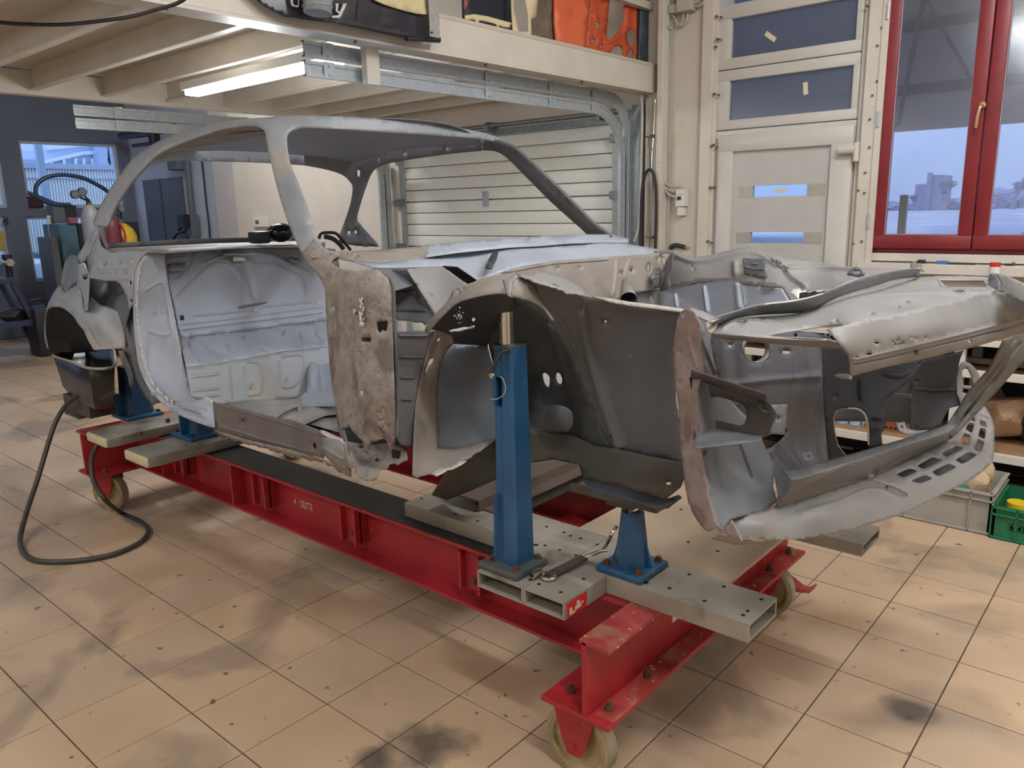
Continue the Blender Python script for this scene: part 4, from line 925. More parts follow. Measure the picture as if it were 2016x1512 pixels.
for a in ([(372, 672), (382, 700), (390, 716)], [(407, 680), (416, 695), (428, 712)], [(447, 678), (455, 695), (464, 704)], [(473, 680), (484, 692), (500, 702)], [(488, 680), (505, 692), (525, 697)], [(506, 676), (524, 686), (545, 692)], [(590, 658), (597, 672), (605, 678)], [(622, 652), (628, 664), (640, 676)]): pr.append((sm(a, 4), 3.2, 0.009))
sh('rear_seat_pan', [(356, 664), (440, 655), (560, 640), (672, 625), (676, 676), (640, 682), (560, 691), (480, 706), (400, 718), (366, 722), (360, 690)], [(358, 664, 'x', -3.30), (672, 626, 'x', -3.30), (366, 722, 'x', -3.02), (676, 678, 'x', -3.02), (480, 706, 'x', -3.02), (500, 670, 'x', -3.18)], M_carblue, step=8, smooth=50, ribs=pr, holes=[ell(477, 664, 2.4, 2.2), ell(557, 652, 2.2, 2.2)])
sh('seat_pan_patch', [(532, 666), (590, 656), (596, 680), (542, 690)], [(532, 666, 'x', -3.20), (590, 656, 'x', -3.20), (596, 680, 'x', -3.09), (542, 690, 'x', -3.09)], M_carmid, step=10, th=0.003)
sh('heel_board', [(366, 724), (400, 720), (480, 707), (560, 692), (642, 682), (680, 676), (684, 760), (640, 770), (600, 780), (520, 790), (420, 796), (376, 778)], [(366, 724, 'x', -3.01), (680, 678, 'x', -3.01), (376, 778, 'x', -2.92), (640, 770, 'x', -2.92)], M_car, step=8, smooth=50, ribs=[([(372, 743), (432, 736)], 4, 0.008), ([(376, 770), (434, 764)], 4, 0.008), ([(380, 785), (434, 778)], 3, 0.006), (loop((484, 716), (500, 714), (511, 719), (516, 740), (514, 772), (500, 778), (486, 776), (481, 745)), 2.6, 0.006), (loop((552, 706), (575, 700), (592, 700), (598, 712), (594, 740), (580, 760), (556, 762), (550, 735)), 2.6, 0.006), ([(452, 716), (458, 790)], 3, -0.006)], holes=[ell(497, 762, 2, 2), ell(566, 749, 2, 2)])
sh('tunnel_hump', rnd([(603, 770), (606, 735), (612, 712), (626, 704), (645, 703)])+[(700, 700), (700, 800), (640, 800), (560, 800), (585, 785)], [(612, 712, 'x', -2.95), (645, 703, 'y', 2.25), (603, 770, 'x', -2.85), (690, 710, 'x', -2.6), (690, 800, 'x', -2.3), (560, 800, 'x', -2.7)], M_carblue, step=9, smooth=60, ribs=[(sm([(613, 765), (615, 725), (626, 712), (632, 740), (634, 768)], 4), 3, 0.006)])
sh('floor_pan', [(400, 795), (430, 788), (520, 790), (600, 780), (700, 765), (700, 812), (640, 818), (600, 835), (560, 832), (470, 815)], [(400, 795, 'z', 0.83), (700, 765, 'z', 0.84), (640, 818, 'z', 0.83), (520, 790, 'z', 0.82)], M_carlight, step=12)
sh('seat_crossmember', [(436, 793), (500, 788), (596, 785), (597, 832), (590, 839), (586, 800), (560, 812), (542, 824), (470, 808)], [(436, 793, 'z', 0.845), (596, 785, 'z', 0.86), (542, 824, 'z', 0.83), (590, 838, 'z', 0.78)], M_carlight, step=8, th=0.003)
sh('front_floor', [(597, 820), (640, 806), (700, 800), (700, 850), (664, 850), (600, 832)], [(600, 825, 'z', 0.82), (700, 800, 'z', 0.83), (664, 850, 'z', 0.80)], M_carlight, step=10)
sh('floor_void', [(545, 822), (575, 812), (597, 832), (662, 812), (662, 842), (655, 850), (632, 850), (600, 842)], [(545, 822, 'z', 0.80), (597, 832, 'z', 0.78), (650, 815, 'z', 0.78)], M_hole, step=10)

# ---- sill
sill_t = [(419, 791), (470, 803), (524, 818), (570, 826), (600, 836), (631, 848), (637, 850)]
sill_b = jag([(637, 903), (600, 893), (545, 880), (475, 863), (424, 846)], 1.2, 5, 4)
sh('sill', sill_t+sill_b, [(419, 791, 'y', 1.455), (637, 850, 'y', 1.455), (637, 903, 'y', 1.445), (424, 846, 'y', 1.445), (530, 850, 'y', 1.48)], mat('sill_dull_steel', S_(112, 104, 100), S_(96, 90, 87), 6, 0.6, 0.1), step=9, th=0.003, holes=[ell(478, 832, 3.6, 5.6), ell(619, 878, 3.6, 5.6)], ribs=[([(432, 838), (520, 866), (630, 894)], 3, 0.004), ([(424, 796), (520, 822), (630, 855)], 2, 0.003)])
sh('sill_flange', [(421, 846), (475, 864), (545, 881), (600, 894), (690, 925)]+jag([(690, 940), (640, 912), (600, 905), (560, 897), (520, 884), (475, 872), (430, 858)], 2.2, 4, 5), [(421, 846, 'y', 1.455), (690, 925, 'y', 1.44), (640, 915, 'y', 1.47), (475, 874, 'y', 1.475)], M_carpit, step=7, th=0.004)
sh('sill_corner', rnd([(634, 860), (650, 862), (672, 870), (678, 890), (684, 925), (668, 922), (650, 908), (637, 894), (633, 876)]), [(634, 862, 'y', 1.45), (672, 872, 'y', 1.41), (655, 888, 'y', 1.385), (684, 925, 'y', 1.43), (637, 894, 'y', 1.44)], M_carlight, step=6, th=0.003, smooth=60, ribs=[(sm([(636, 880), (655, 892), (680, 905)], 3), 2.5, 0.005)])
sh('sill_flange', [(631, 846), (640, 848), (675, 864), (676, 873), (640, 858), (632, 852)], [(631, 848, 'y', 1.45), (675, 864, 'y', 1.45), (640, 858, 'y', 1.44)], M_edge, step=6, th=0.004)
sh('rotted_sill_end', [(676, 868), (700, 872), (730, 876), (765, 872), (790, 880), (800, 890)]+jag([(802, 905), (790, 915), (775, 912), (760, 926), (745, 930), (738, 945), (722, 944), (704, 936), (696, 922), (684, 925)], 3.4, 4, 8)+[(678, 890)], [(676, 868, 'y', 1.45), (800, 890, 'y', 1.50), (745, 930, 'y', 1.46), (684, 925, 'y', 1.43), (735, 890, 'y', 1.53)], M_carpit, step=7, th=0.003, holes=[jag([(770, 884), (790, 888), (786, 903), (772, 900), (770, 884)], 1.5, 4, 3), blob(742, 905, 4, 8, 4), blob(712, 880, 5, 8, 5, 3)])
sh('torn_sheet', jag([(698, 918), (712, 924), (730, 922), (746, 928), (740, 941), (728, 947), (712, 944), (702, 934), (698, 918)], 1.6, 4, 9), [(698, 918, 'y', 1.42), (746, 928, 'y', 1.41), (712, 944, 'y', 1.39)], M_cartaupe, step=5, th=0.003)

# ---- front hinge post
pl = rnd([(594, 498), (600, 512), (612, 528), (626, 543), (635, 556), (640, 572), (642, 626), (650, 728), (661, 809), (664, 836)])
pb = jag([(664, 836), (674, 845), (686, 841), (697, 852), (714, 872), (718, 890), (724, 893), (729, 870), (745, 866), (759, 864), (770, 888), (777, 868)], 1.8, 4, 11)
prr = [(778, 815), (776, 760), (774, 710), (772, 626), (770, 570), (764, 549), (747, 533), (736, 528), (700, 534), (668, 528), (650, 516), (668, 500), (640, 494), (618, 470)]
rust_holes = [jag([(741, 633), (762, 631), (764, 640), (760, 653), (752, 651), (747, 657), (742, 648), (741, 633)], 1.0, 3, 2), jag([(711, 666), (722, 664), (731, 667), (729, 673), (712, 672), (711, 666)], .8, 3, 3), jag([(707, 770), (715, 769), (715, 779), (708, 777), (707, 770)], .7, 3, 4), ell(656, 607, 3, 4.4), blob(696, 612, 4, 8, 5, 5), blob(702, 617, 3, 7, 6), blob(713, 627, 2.4, 7, 7), blob(718, 634, 2, 7, 7)]
R_ = random.Random(12)
for k in range(26): rust_holes.append(blob(752+R_.gauss(0, 4), 806+R_.uniform(0, 56), R_.uniform(.8, 1.9), 6, k))
sh('hinge_post', pl+pb+prr, [(596, 498, 'y', 1.51), (642, 600, 'y', 1.50), (655, 760, 'y', 1.49), (664, 836, 'y', 1.48), (668, 610, 'y', 1.455), (680, 760, 'y', 1.45), (705, 600, 'y', 1.415), (710, 760, 'y', 1.41), (740, 600, 'y', 1.41), (745, 800, 'y', 1.405), (772, 620, 'y', 1.44), (777, 840, 'y', 1.435), (700, 534, 'y', 1.45), (745, 536, 'y', 1.46), (668, 500, 'y', 1.54), (690, 860, 'y', 1.45), (638, 530, 'y', 1.49)], M_carpit, step=7, th=0.0025, smooth=60, holes=rust_holes, ribs=[([(776, 640), (777, 720), (779, 810)], 2, 0.004)])
sh('hinge_post_seam', rnd([(764, 549), (770, 570), (773, 626), (775, 710), (778, 800), (779, 862)])+rnd([(783, 862), (782, 800), (779, 710), (776, 626), (774, 568), (768, 545)]), [(766, 549, 'y', 1.435), (777, 710, 'y', 1.43), (781, 860, 'y', 1.43)], M_cardark, step=6, th=0.006)
bm = bmesh.new()
for k in range(28):
    q = at(R_.uniform(708, 716), R_.uniform(572, 645), 'y', 1.408); bmesh.ops.create_icosphere(bm, subdivisions=1, radius=R_.uniform(.002, .005), matrix=Matrix.Translation(q) @ Matrix.Diagonal((1, .3, 1.4, 1)))
obj('weld_scars', bm, M_weld, car, kind='stuff')
sh('post_backing', [(672, 838), (700, 842), (735, 850), (780, 860), (796, 880), (800, 905), (770, 910), (740, 915), (700, 900), (684, 880)], [(672, 838, 'y', 1.54), (800, 880, 'y', 1.58), (700, 900, 'y', 1.56)], M_carblack, step=10)
sh('post_backing', [(730, 560), (772, 560), (772, 690), (700, 690), (700, 600)], [(730, 560, 'y', 1.56), (772, 560, 'y', 1.56), (700, 690, 'y', 1.56)], M_cardark, step=16)
sh('kick_strut', [(664, 838), (676, 842), (686, 880), (690, 920), (682, 918), (675, 880)], [(664, 838, 'y', 1.47), (690, 920, 'y', 1.45), (686, 880, 'y', 1.46)], M_cardark, step=6, th=0.004)

# ---- cowl and windscreen base
sh('windscreen_base', rnd([(604, 488), (620, 487), (650, 494), (700, 494), (780, 489), (850, 482)])+[(853, 504), (800, 514), (740, 517), (690, 513), (648, 505), (612, 508)], [(604, 488, 'y', 1.53), (612, 508, 'y', 1.50), (700, 494, 'x', -2.02), (700, 514, 'x', -1.97), (850, 482, 'x', -1.93), (853, 503, 'x', -1.86), (780, 489, 'x', -1.97)], M_cartaupe, step=7, th=0.003, smooth=50, holes=[blob(703, 504, 2, 7, 2), blob(698, 507, 1.4, 6, 2), blob(717, 499, 1.4, 6, 3), blob(690, 501, 1.5, 6, 4), blob(683, 500, 1.2, 6, 4), blob(724, 500, 1.3, 6, 5)])
sh('windscreen_base', [(846, 482), (920, 475), (1000, 468), (1080, 464), (1150, 461), (1212, 462), (1238, 470), (1237, 478), (1190, 477), (1120, 479), (1060, 484), (1000, 487), (900, 497), (836, 506)], [(846, 482, 'x', -1.93), (836, 505, 'x', -1.87), (1000, 468, 'x', -1.84), (1000, 487, 'x', -1.79), (1150, 461, 'x', -1.89), (1150, 478, 'x', -1.80), (1230, 466, 'x', -1.95), (1237, 478, 'x', -1.86)], M_carblue, step=8, th=0.003, smooth=50, holes=[ell(1036, 468, 4, 2.4, 10), ell(1203, 464, 4, 2, 10)])
sh('cowl_front', [(690, 514), (740, 518), (836, 506), (900, 498), (1000, 488), (1060, 485), (1120, 480), (1190, 478), (1236, 480), (1320, 495), (1322, 505), (1250, 503), (1170, 508), (1090, 514), (1010, 528), (960, 545), (935, 552), (900, 529), (870, 524), (800, 527), (735, 527)], [(690, 514, 'x', -1.96), (836, 506, 'x', -1.88), (1000, 488, 'x', -1.80), (1190, 478, 'x', -1.84), (1320, 498, 'x', -1.80), (1170, 508, 'x', -1.72), (1010, 528, 'x', -1.68), (935, 550, 'x', -1.70), (735, 526, 'x', -1.80)], M_carblue, step=9, smooth=40)
sh('cowl_support', [(972, 494), (982, 493), (978, 508), (968, 528), (955, 527), (962, 510)], [(972, 494, 'x', -1.76), (968, 528, 'x', -1.66), (982, 493, 'x', -1.75)], M_carblack, step=6, th=0.004)
sh('firewall_upper', [(962, 547), (1010, 530), (1090, 514), (1170, 508), (1250, 502), (1322, 496), (1326, 508), (1320, 530), (1300, 566), (1262, 575), (1238, 580), (1215, 590), (1165, 586), (1100, 560), (1050, 548), (1000, 556)], [(962, 547, 'x', -1.68), (1170, 508, 'x', -1.70), (1322, 498, 'x', -1.76), (1300, 566, 'x', -1.70), (1165, 586, 'x', -1.66), (1050, 550, 'x', -1.66)], M_cartaupe, step=8, smooth=40, holes=[ell(1098, 528, 2.6, 2), ell(1142, 526, 1.4, 1.4), ell(1180, 516, 1.6, 1.6), ell(1224, 536, 2.6, 3.2), ell(1243, 532, 2, 3), ell(1278, 528, 4, 9), ell(1299, 511, 5, 6)], ribs=[([(1214, 510), (1212, 540), (1206, 585)], 3.5, 0.008), ([(1240, 508), (1232, 530), (1231, 548)], 2.5, 0.006), ([(970, 552), (965, 540), (1010, 534), (1090, 519), (1200, 511)], 2, 0.004)])
sh('firewall_bracket', [(1288, 528), (1299, 527), (1299, 548), (1282, 551)], [(1288, 528, 'x', -1.68), (1299, 548, 'x', -1.66), (1282, 551, 'x', -1.66)], M_cardark, step=6, th=0.004, holes=[ell(1294, 533, 1.2, 1.4), ell(1294, 542, 1.2, 1.4)])
sh('firewall_lower', [(1215, 590), (1238, 580), (1262, 575), (1300, 567), (1298, 604), (1250, 600)], [(1215, 590, 'x', -1.72), (1300, 567, 'x', -1.72), (1298, 604, 'x', -1.72)], M_car, step=8, holes=[ell(1282, 588, 3.4, 5)])
cone_p = at(1230, 556, 'x', -1.62); cone_q = at(1238, 593, 'x', -1.48)
bm = cyl(bmesh.new(), cone_p, cone_q, 0.012, 0.034, 20, False); solid(obj('strut_cone', bm, M_carlight, car, smooth=40), 0.002)
sh('cowl_side_box', rnd([(735, 527), (748, 534), (764, 549), (770, 570), (773, 574)])+[(820, 560), (805, 534), (800, 527)], [(735, 527, 'y', 1.46), (770, 570, 'y', 1.45), (805, 534, 'y', 1.58), (800, 527, 'y', 1.58)], M_cardark, step=8)
sh('upper_side_panel', [(740, 529), (801, 531), (812, 548), (826, 570), (842, 598), (856, 621)]+jag([(846, 634), (836, 641), (826, 634), (815, 633), (800, 630), (787, 630), (777, 626)], 1.6, 4, 3)+[(773, 600), (771, 572), (764, 549)], [(745, 530, 'y', 1.50), (801, 531, 'y', 1.53), (856, 621, 'y', 1.56), (775, 625, 'y', 1.50), (800, 580, 'y', 1.56)], M_cardark, step=7, ribs=[([(776, 575), (818, 574)], 2.6, 0.009), ([(778, 612), (841, 612)], 2.6, 0.009)])
sh('side_top_plate', [(801, 530), (830, 526), (871, 524), (885, 537), (918, 559), (903, 577), (889, 588), (872, 604), (857, 620), (842, 596), (826, 570), (812, 548)], [(801, 530, 'y', 1.53), (871, 524, 'y', 1.70), (918, 559, 'y', 1.66), (857, 620, 'y', 1.55), (860, 570, 'y', 1.60)], M_carlight, step=8, holes=[jag([(835, 592), (843, 594), (848, 606), (846, 618), (838, 604), (835, 592)], 1, 3, 2), blob(848, 579, 1.6, 6, 1), blob(843, 577, 1, 6, 1), blob(822, 561, 3, 7, 4, 2)])
sh('side_top_plate', [(871, 524), (900, 526), (938, 552), (925, 562), (905, 549)], [(871, 524, 'y', 1.70), (938, 552, 'y', 1.74), (905, 549, 'y', 1.74)], M_hole, step=10)

# ---- rear part of front wheel arch
sh('ribbed_side_panel', [(772, 654), (790, 653), (820, 651), (838, 652), (856, 652), (850, 680), (841, 705), (830, 745), (820, 790), (816, 830), (814, 880), (790, 877), (782, 866), (779, 780), (776, 710)], [(772, 654, 'y', 1.47), (856, 652, 'y', 1.56), (816, 880, 'y', 1.52), (782, 866, 'y', 1.46), (838, 705, 'y', 1.55)], M_cardark, step=7, ribs=[([(784, 660), (850, 659)], 2.8, 0.009), ([(785, 702), (836, 702)], 2.8, 0.009), ([(787, 743), (818, 743)], 2.8, 0.009), ([(789, 786), (812, 786)], 2.8, 0.009)])
ring_l = rnd([(858, 650), (850, 672), (840, 700), (828, 745), (819, 795), (815, 850), (813, 900), (812, 932)])
ring_b = jag([(812, 936), (822, 941), (842, 936), (860, 930), (882, 920), (918, 904), (951, 884)], 2.0, 5, 6)
ring_i = [(980, 862), (955, 869), (918, 879), (890, 884), (862, 883), (861, 850), (861, 796), (864, 741), (870, 712), (879, 692), (893, 677), (893, 660), (880, 651)]
sh('wheel_arch_rear', ring_l+ring_b+ring_i, [(858, 650, 'y', 1.56), (828, 745, 'y', 1.53), (815, 850, 'y', 1.50), (812, 936, 'y', 1.48), (882, 920, 'y', 1.56), (951, 884, 'y', 1.66), (980, 862, 'y', 1.72), (918, 879, 'y', 1.66), (862, 883, 'y', 1.58), (861, 796, 'y', 1.62), (879, 692, 'y', 1.64), (893, 665, 'y', 1.66)], M_cartaupe, step=7, th=0.002, smooth=60,
   holes=[jag([(846, 708), (854, 704), (853, 712), (845, 722), (840, 735), (837, 742), (838, 728), (846, 708)], .9, 3, 5), jag([(860, 670), (866, 664), (868, 668), (861, 675), (860, 670)], .6, 3, 1)])
sh('arch_splinter', jag([(844, 932), (862, 922), (886, 917), (905, 906), (919, 908), (905, 917), (880, 927), (858, 937), (844, 932)], 1.2, 4, 7), [(844, 932, 'y', 1.52), (919, 908, 'y', 1.58), (880, 927, 'y', 1.54)], M_edge, step=6, th=0.002)
sh('arch_liner', [(878, 690), (893, 677), (925, 679), (960, 681), (966, 705), (976, 735), (984, 770), (986, 820), (982, 864), (955, 871), (918, 882), (860, 885), (858, 796), (862, 741), (868, 705)], [(893, 677, 'y', 1.72), (960, 681, 'y', 1.80), (984, 770, 'y', 1.80), (982, 864, 'y', 1.74), (862, 884, 'y', 1.62), (862, 741, 'y', 1.66), (910, 780, 'y', 1.74)], mat('liner_blue_grey', S_(110, 118, 130), S_(98, 106, 118), 4, 0.5), step=9, smooth=60)
tiny = [blob(905+R_.gauss(0, 5), 618+R_.gauss(0, 8), R_.uniform(.8, 2.2), 6, k) for k in range(22)]+[jag([(884, 650), (910, 644), (935, 641), (934, 646), (905, 652), (886, 653), (884, 650)], .8, 4, 2), blob(932, 630, 4, 8, 4)]
sh('arch_roof', [(856, 650), (842, 650), (856, 634), (872, 620), (897, 594), (925, 584), (962, 576), (1003, 580), (1012, 590), (1010, 610), (1000, 625), (985, 640), (968, 655), (960, 681), (925, 679), (893, 677), (878, 668)], [(856, 650, 'y', 1.56), (872, 620, 'y', 1.50), (925, 584, 'y', 1.47), (1003, 580, 'y', 1.50), (1010, 610, 'y', 1.66), (960, 681, 'y', 1.80), (893, 677, 'y', 1.70), (930, 640, 'y', 1.66)], M_carblack, step=6, smooth=60, holes=tiny)  # shaded underside of the arch, its shade painted into the dark tone
lip_o = rnd([(836, 654), (838, 643), (850, 625), (872, 603), (886, 585), (893, 570), (918, 560), (955, 548), (991, 540), (1013, 535)])
lip_i = rnd([(1006, 582), (990, 558), (982, 552), (962, 576), (925, 585), (897, 596), (873, 618), (858, 634), (846, 649), (836, 654)])
sh('wheel_arch_lip', rnd([(836, 654), (838, 643), (850, 625), (872, 603), (886, 583), (893, 570), (918, 560), (955, 548), (991, 540), (1013, 535)])+[(1018, 545), (1008, 556), (1005, 578)]+rnd([(1001, 578), (985, 577), (962, 579), (925, 587), (897, 598), (873, 620), (858, 636), (846, 651)]), [(838, 650, 'y', 1.50), (872, 604, 'y', 1.46), (918, 560, 'y', 1.47), (991, 540, 'y', 1.50), (1013, 536, 'y', 1.52), (1003, 578, 'y', 1.455), (962, 579, 'y', 1.43), (897, 598, 'y', 1.425), (858, 636, 'y', 1.45)], M_cartaupe, step=6, th=0.003, smooth=60, holes=[blob(900, 575, 4, 8, 3, 6), blob(912, 568, 2, 6, 2)])
sh('arch_bracket', [(990, 550), (997, 551), (1003, 566), (1002, 574), (1010, 586), (1000, 582), (996, 572)], [(990, 550, 'y', 1.45), (1003, 566, 'y', 1.45), (1010, 586, 'y', 1.44)], M_cardark, step=5, th=0.004)
sh('arch_crown', rnd([(1001, 574), (1004, 560), (1012, 548), (1030, 546), (1050, 556), (1062, 580), (1075, 604), (1093, 632)])+rnd([(1086, 630), (1070, 608), (1050, 596), (1026, 588), (1008, 584)]), [(1004, 560, 'y', 1.50), (1012, 548, 'y', 1.55), (1050, 556, 'y', 1.60), (1093, 632, 'y', 1.66), (1050, 596, 'y', 1.60), (1008, 584, 'y', 1.50)], M_cartaupe, step=7, th=0.002, smooth=60)
top_e = [(1011, 534), (1026, 536), (1042, 537), (1062, 535), (1082, 536), (1100, 541), (1115, 548), (1137, 560), (1166, 585)]
sh('inner_fender_top', top_e+jag([(1160, 584), (1140, 580), (1118, 577), (1105, 570), (1085, 566), (1070, 558), (1056, 556), (1040, 548), (1027, 545), (1011, 534)], 1.6, 4, 21), [(1011, 534, 'y', 1.56), (1082, 536, 'y', 1.72), (1166, 585, 'y', 1.74), (1118, 577, 'y', 1.64), (1056, 556, 'y', 1.58)], M_carlight, step=8, th=0.003)
# ---- wheelhouse and inner fender
cut = rnd([(1008, 583), (1040, 596), (1066, 614), (1086, 640), (1104, 668), (1122, 700), (1140, 745), (1160, 795), (1180, 840), (1202, 882)])
sh('wheelhouse', [(985, 578), (1008, 583)]+cut+[(1170, 878), (1129, 858), (1080, 850), (1038, 845), (984, 862), (986, 820), (984, 770), (976, 735), (964, 690), (960, 665), (975, 640), (990, 620)], [(1008, 585, 'y', 1.68), (1086, 640, 'y', 1.78), (1140, 745, 'y', 1.86), (1202, 882, 'y', 1.90), (1038, 845, 'y', 1.92), (984, 862, 'y', 1.80), (960, 670, 'y', 1.82), (1050, 700, 'y', 1.98), (1040, 780, 'y', 2.0), (1110, 800, 'y', 1.97)], mat('wheelhouse_grey', S_(86, 91, 92), S_(74, 79, 81), 3, 0.55, 0.1), step=9, smooth=60,
   holes=[sm([(1068, 737), (1075, 735), (1082, 744), (1080, 762), (1072, 755)], 4, True), ell(1100, 745, 6, 12, -15)], ribs=[(sm([(1075, 610), (1098, 680), (1118, 745), (1127, 800)], 5), 4, 0.01)])
sh('strut_base', rnd([(1060, 822), (1066, 802), (1085, 797), (1110, 800), (1126, 812), (1128, 835), (1120, 850)])+[(1080, 848), (1060, 842)], [(1060, 822, 'y', 1.88), (1126, 812, 'y', 1.88), (1095, 820, 'y', 1.84), (1120, 850, 'y', 1.88)], M_cardark, step=8, smooth=60)
sh('strut_ring', ell(1100, 745, 9, 15, -15), [(1091, 735, 'y', 1.965), (1109, 755, 'y', 1.965), (1109, 735, 'y', 1.965)], M_cardark, holes=[ell(1100, 745, 6.5, 12, -15)], step=6, th=0.006)
apr_t = jag([(1093, 560), (1118, 578), (1166, 587), (1200, 591), (1230, 597), (1262, 601), (1300, 605), (1342, 612)], 1.0, 5, 31)
apr_r = jag([(1342, 612), (1330, 640), (1325, 680), (1326, 720), (1330, 790), (1338, 850), (1346, 912)], 1.2, 6, 32)
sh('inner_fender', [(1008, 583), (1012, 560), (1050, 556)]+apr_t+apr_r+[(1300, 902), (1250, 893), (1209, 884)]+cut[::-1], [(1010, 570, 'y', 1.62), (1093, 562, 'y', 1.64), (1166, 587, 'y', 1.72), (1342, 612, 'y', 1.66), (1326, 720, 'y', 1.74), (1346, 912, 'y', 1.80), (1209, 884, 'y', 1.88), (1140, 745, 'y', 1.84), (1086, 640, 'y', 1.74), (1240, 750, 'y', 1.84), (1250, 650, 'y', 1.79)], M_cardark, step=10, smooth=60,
   ribs=[(sm([(1142, 600), (1158, 680), (1182, 770), (1210, 850), (1222, 884)], 5), 11, 0.016), (sm([(1050, 575), (1090, 610), (1120, 660), (1140, 700)], 4), 5, 0.006)], holes=[ell(1192, 633, 2.4, 2.8), jag([(1238, 699), (1244, 697), (1243, 701), (1239, 702), (1238, 699)], .4, 3, 2)])
sh('fender_edge_flange', [(1166, 583), (1200, 587), (1240, 594), (1290, 600), (1345, 608), (1345, 614), (1290, 607), (1240, 601), (1200, 594)], [(1166, 583, 'y', 1.72), (1345, 608, 'y', 1.66), (1290, 607, 'y', 1.665)], M_edge, step=6, th=0.003)
# chassis leg
sh('chassis_leg', [(984, 862), (1038, 845), (1080, 850), (1129, 858), (1170, 878), (1209, 883), (1300, 902), (1350, 911), (1352, 930), (1340, 960), (1325, 972), (1310, 984), (1250, 966), (1200, 952), (1148, 945), (1140, 915), (1090, 905), (1040, 912), (985, 912), (960, 900)], [(984, 862, 'y', 1.84), (1129, 858, 'y', 1.92), (1350, 911, 'y', 1.80), (1325, 972, 'y', 1.82), (1148, 945, 'y', 1.88), (960, 905, 'y', 1.86), (1250, 930, 'y', 1.80)], M_carolive, step=10, smooth=50, holes=[blob(1316, 952, 5, 8, 3, 3)])
sh('chassis_leg_underside', [(1144, 938), (1200, 952), (1250, 966), (1310, 983), (1336, 974), (1342, 978), (1316, 998), (1290, 1000), (1240, 985), (1160, 962)], [(1144, 945, 'z', 0.822), (1310, 984, 'z', 0.822), (1336, 974, 'z', 0.822)], M_carblack, step=10, th=0.004)
sh('floor_front_toe', [(882, 922), (951, 884), (980, 863), (985, 912), (1010, 915), (990, 938), (930, 965), (880, 985), (850, 975)], [(882, 922, 'y', 1.62), (980, 863, 'y', 1.84), (985, 912, 'y', 1.88), (870, 980, 'y', 1.88)], M_carolive, step=12)
# ---- far front wing and engine bay far side
sh('far_wing', rnd([(1287, 494), (1323, 492), (1345, 500), (1369, 505), (1398, 502), (1438, 492), (1464, 487), (1478, 485), (1490, 488), (1517, 497), (1547, 507), (1580, 511), (1628, 518), (1673, 526), (1764, 529), (1812, 530)])+[(1812, 545), (1764, 545), (1700, 562), (1640, 580), (1600, 585), (1557, 596), (1540, 568), (1502, 561), (1474, 557), (1438, 551), (1379, 553), (1325, 565), (1299, 573), (1300, 540), (1322, 520), (1324, 498), (1290, 500)],
   [(1287, 494, 'y', 3.02), (1323, 494, 'y', 3.02), (1369, 506, 'y', 3.0), (1478, 486, 'y', 3.04), (1628, 519, 'y', 3.04), (1812, 531, 'y', 3.02), (1369, 525, 'y', 2.94), (1470, 515, 'y', 2.93), (1540, 530, 'y', 2.93), (1640, 545, 'y', 2.93), (1299, 573, 'y', 2.93), (1438, 551, 'y', 2.90), (1557, 594, 'y', 2.86), (1764, 545, 'y', 2.92)], M_carlight, step=8, smooth=60,
   ribs=[(sm([(1326, 500), (1350, 512), (1372, 516), (1405, 512), (1445, 500), (1475, 498), (1500, 505), (1540, 527), (1600, 527), (1690, 531)], 5), 3.5, 0.008), ([(1447, 512), (1450, 548)], 6, 0.012), (sm([(1518, 508), (1536, 522), (1558, 545), (1590, 566)], 4), 5, 0.012)], holes=[ell(1494, 566-2, 0.1, .1)][:0]+[blob(1361, 525, 1.2, 6, 2), blob(1366, 529, 1.0, 6, 2)])
sh('far_wing_lower', [(1296, 574), (1325, 566), (1379, 554), (1438, 552), (1474, 558), (1502, 562), (1540, 569), (1557, 596), (1540, 640), (1420, 660), (1300, 640)], [(1296, 574, 'y', 2.93), (1438, 552, 'y', 2.90), (1557, 594, 'y', 2.86), (1300, 640, 'y', 2.9), (1540, 640, 'y', 2.84)], M_carblue, step=8, smooth=60, ribs=[([(1331, 575), (1336, 610)], 3.5, 0.014), ([(1388, 560), (1396, 620)], 4, 0.016), ([(1452, 553), (1458, 612)], 8, 0.014), ([(1462, 562), (1467, 605)], 2, 0.004)], holes=[ell(1495, 566, 2.4, 2.4), ell(1543, 574, 0.1, .1)][:1])
sh('wing_pocket', [(1462, 508), (1508, 508), (1506, 530), (1510, 540), (1508, 549), (1466, 539), (1463, 522)], [(1462, 508, 'y', 2.90), (1508, 508, 'y', 2.90), (1508, 548, 'y', 2.88), (1466, 539, 'y', 2.89)], M_cardark, step=6, th=0.003, ribs=[([(1464, 525), (1485, 530), (1508, 530)], 2, 0.006), ([(1478, 519), (1494, 520)], 1.6, 0.004)], holes=[ell(1468, 512, .9, .9), ell(1504, 513, 1, 1)])
sh('wing_bracket', [(1504, 555), (1531, 556), (1528, 566), (1503, 564)], [(1504, 555, 'y', 2.85), (1528, 566, 'y', 2.84), (1531, 556, 'y', 2.85)], M_cardark, step=6, th=0.004)
sh('torn_box', [(1556, 577), (1562, 568), (1575, 568), (1578, 573), (1586, 571), (1592, 576), (1603, 571), (1610, 575), (1628, 570), (1640, 570), (1600, 572), (1574, 576), (1573, 589), (1566, 584)], [(1556, 577, 'y', 2.78), (1628, 570, 'y', 2.82), (1573, 588, 'y', 2.76)], M_edge, step=5, th=0.003)
sh('torn_box', [(1574, 572), (1626, 571), (1618, 579), (1603, 589), (1573, 588)], [(1574, 572, 'y', 2.84), (1626, 571, 'y', 2.86), (1603, 589, 'y', 2.82)], M_hole, step=8)  # box interior, its shade painted near-black
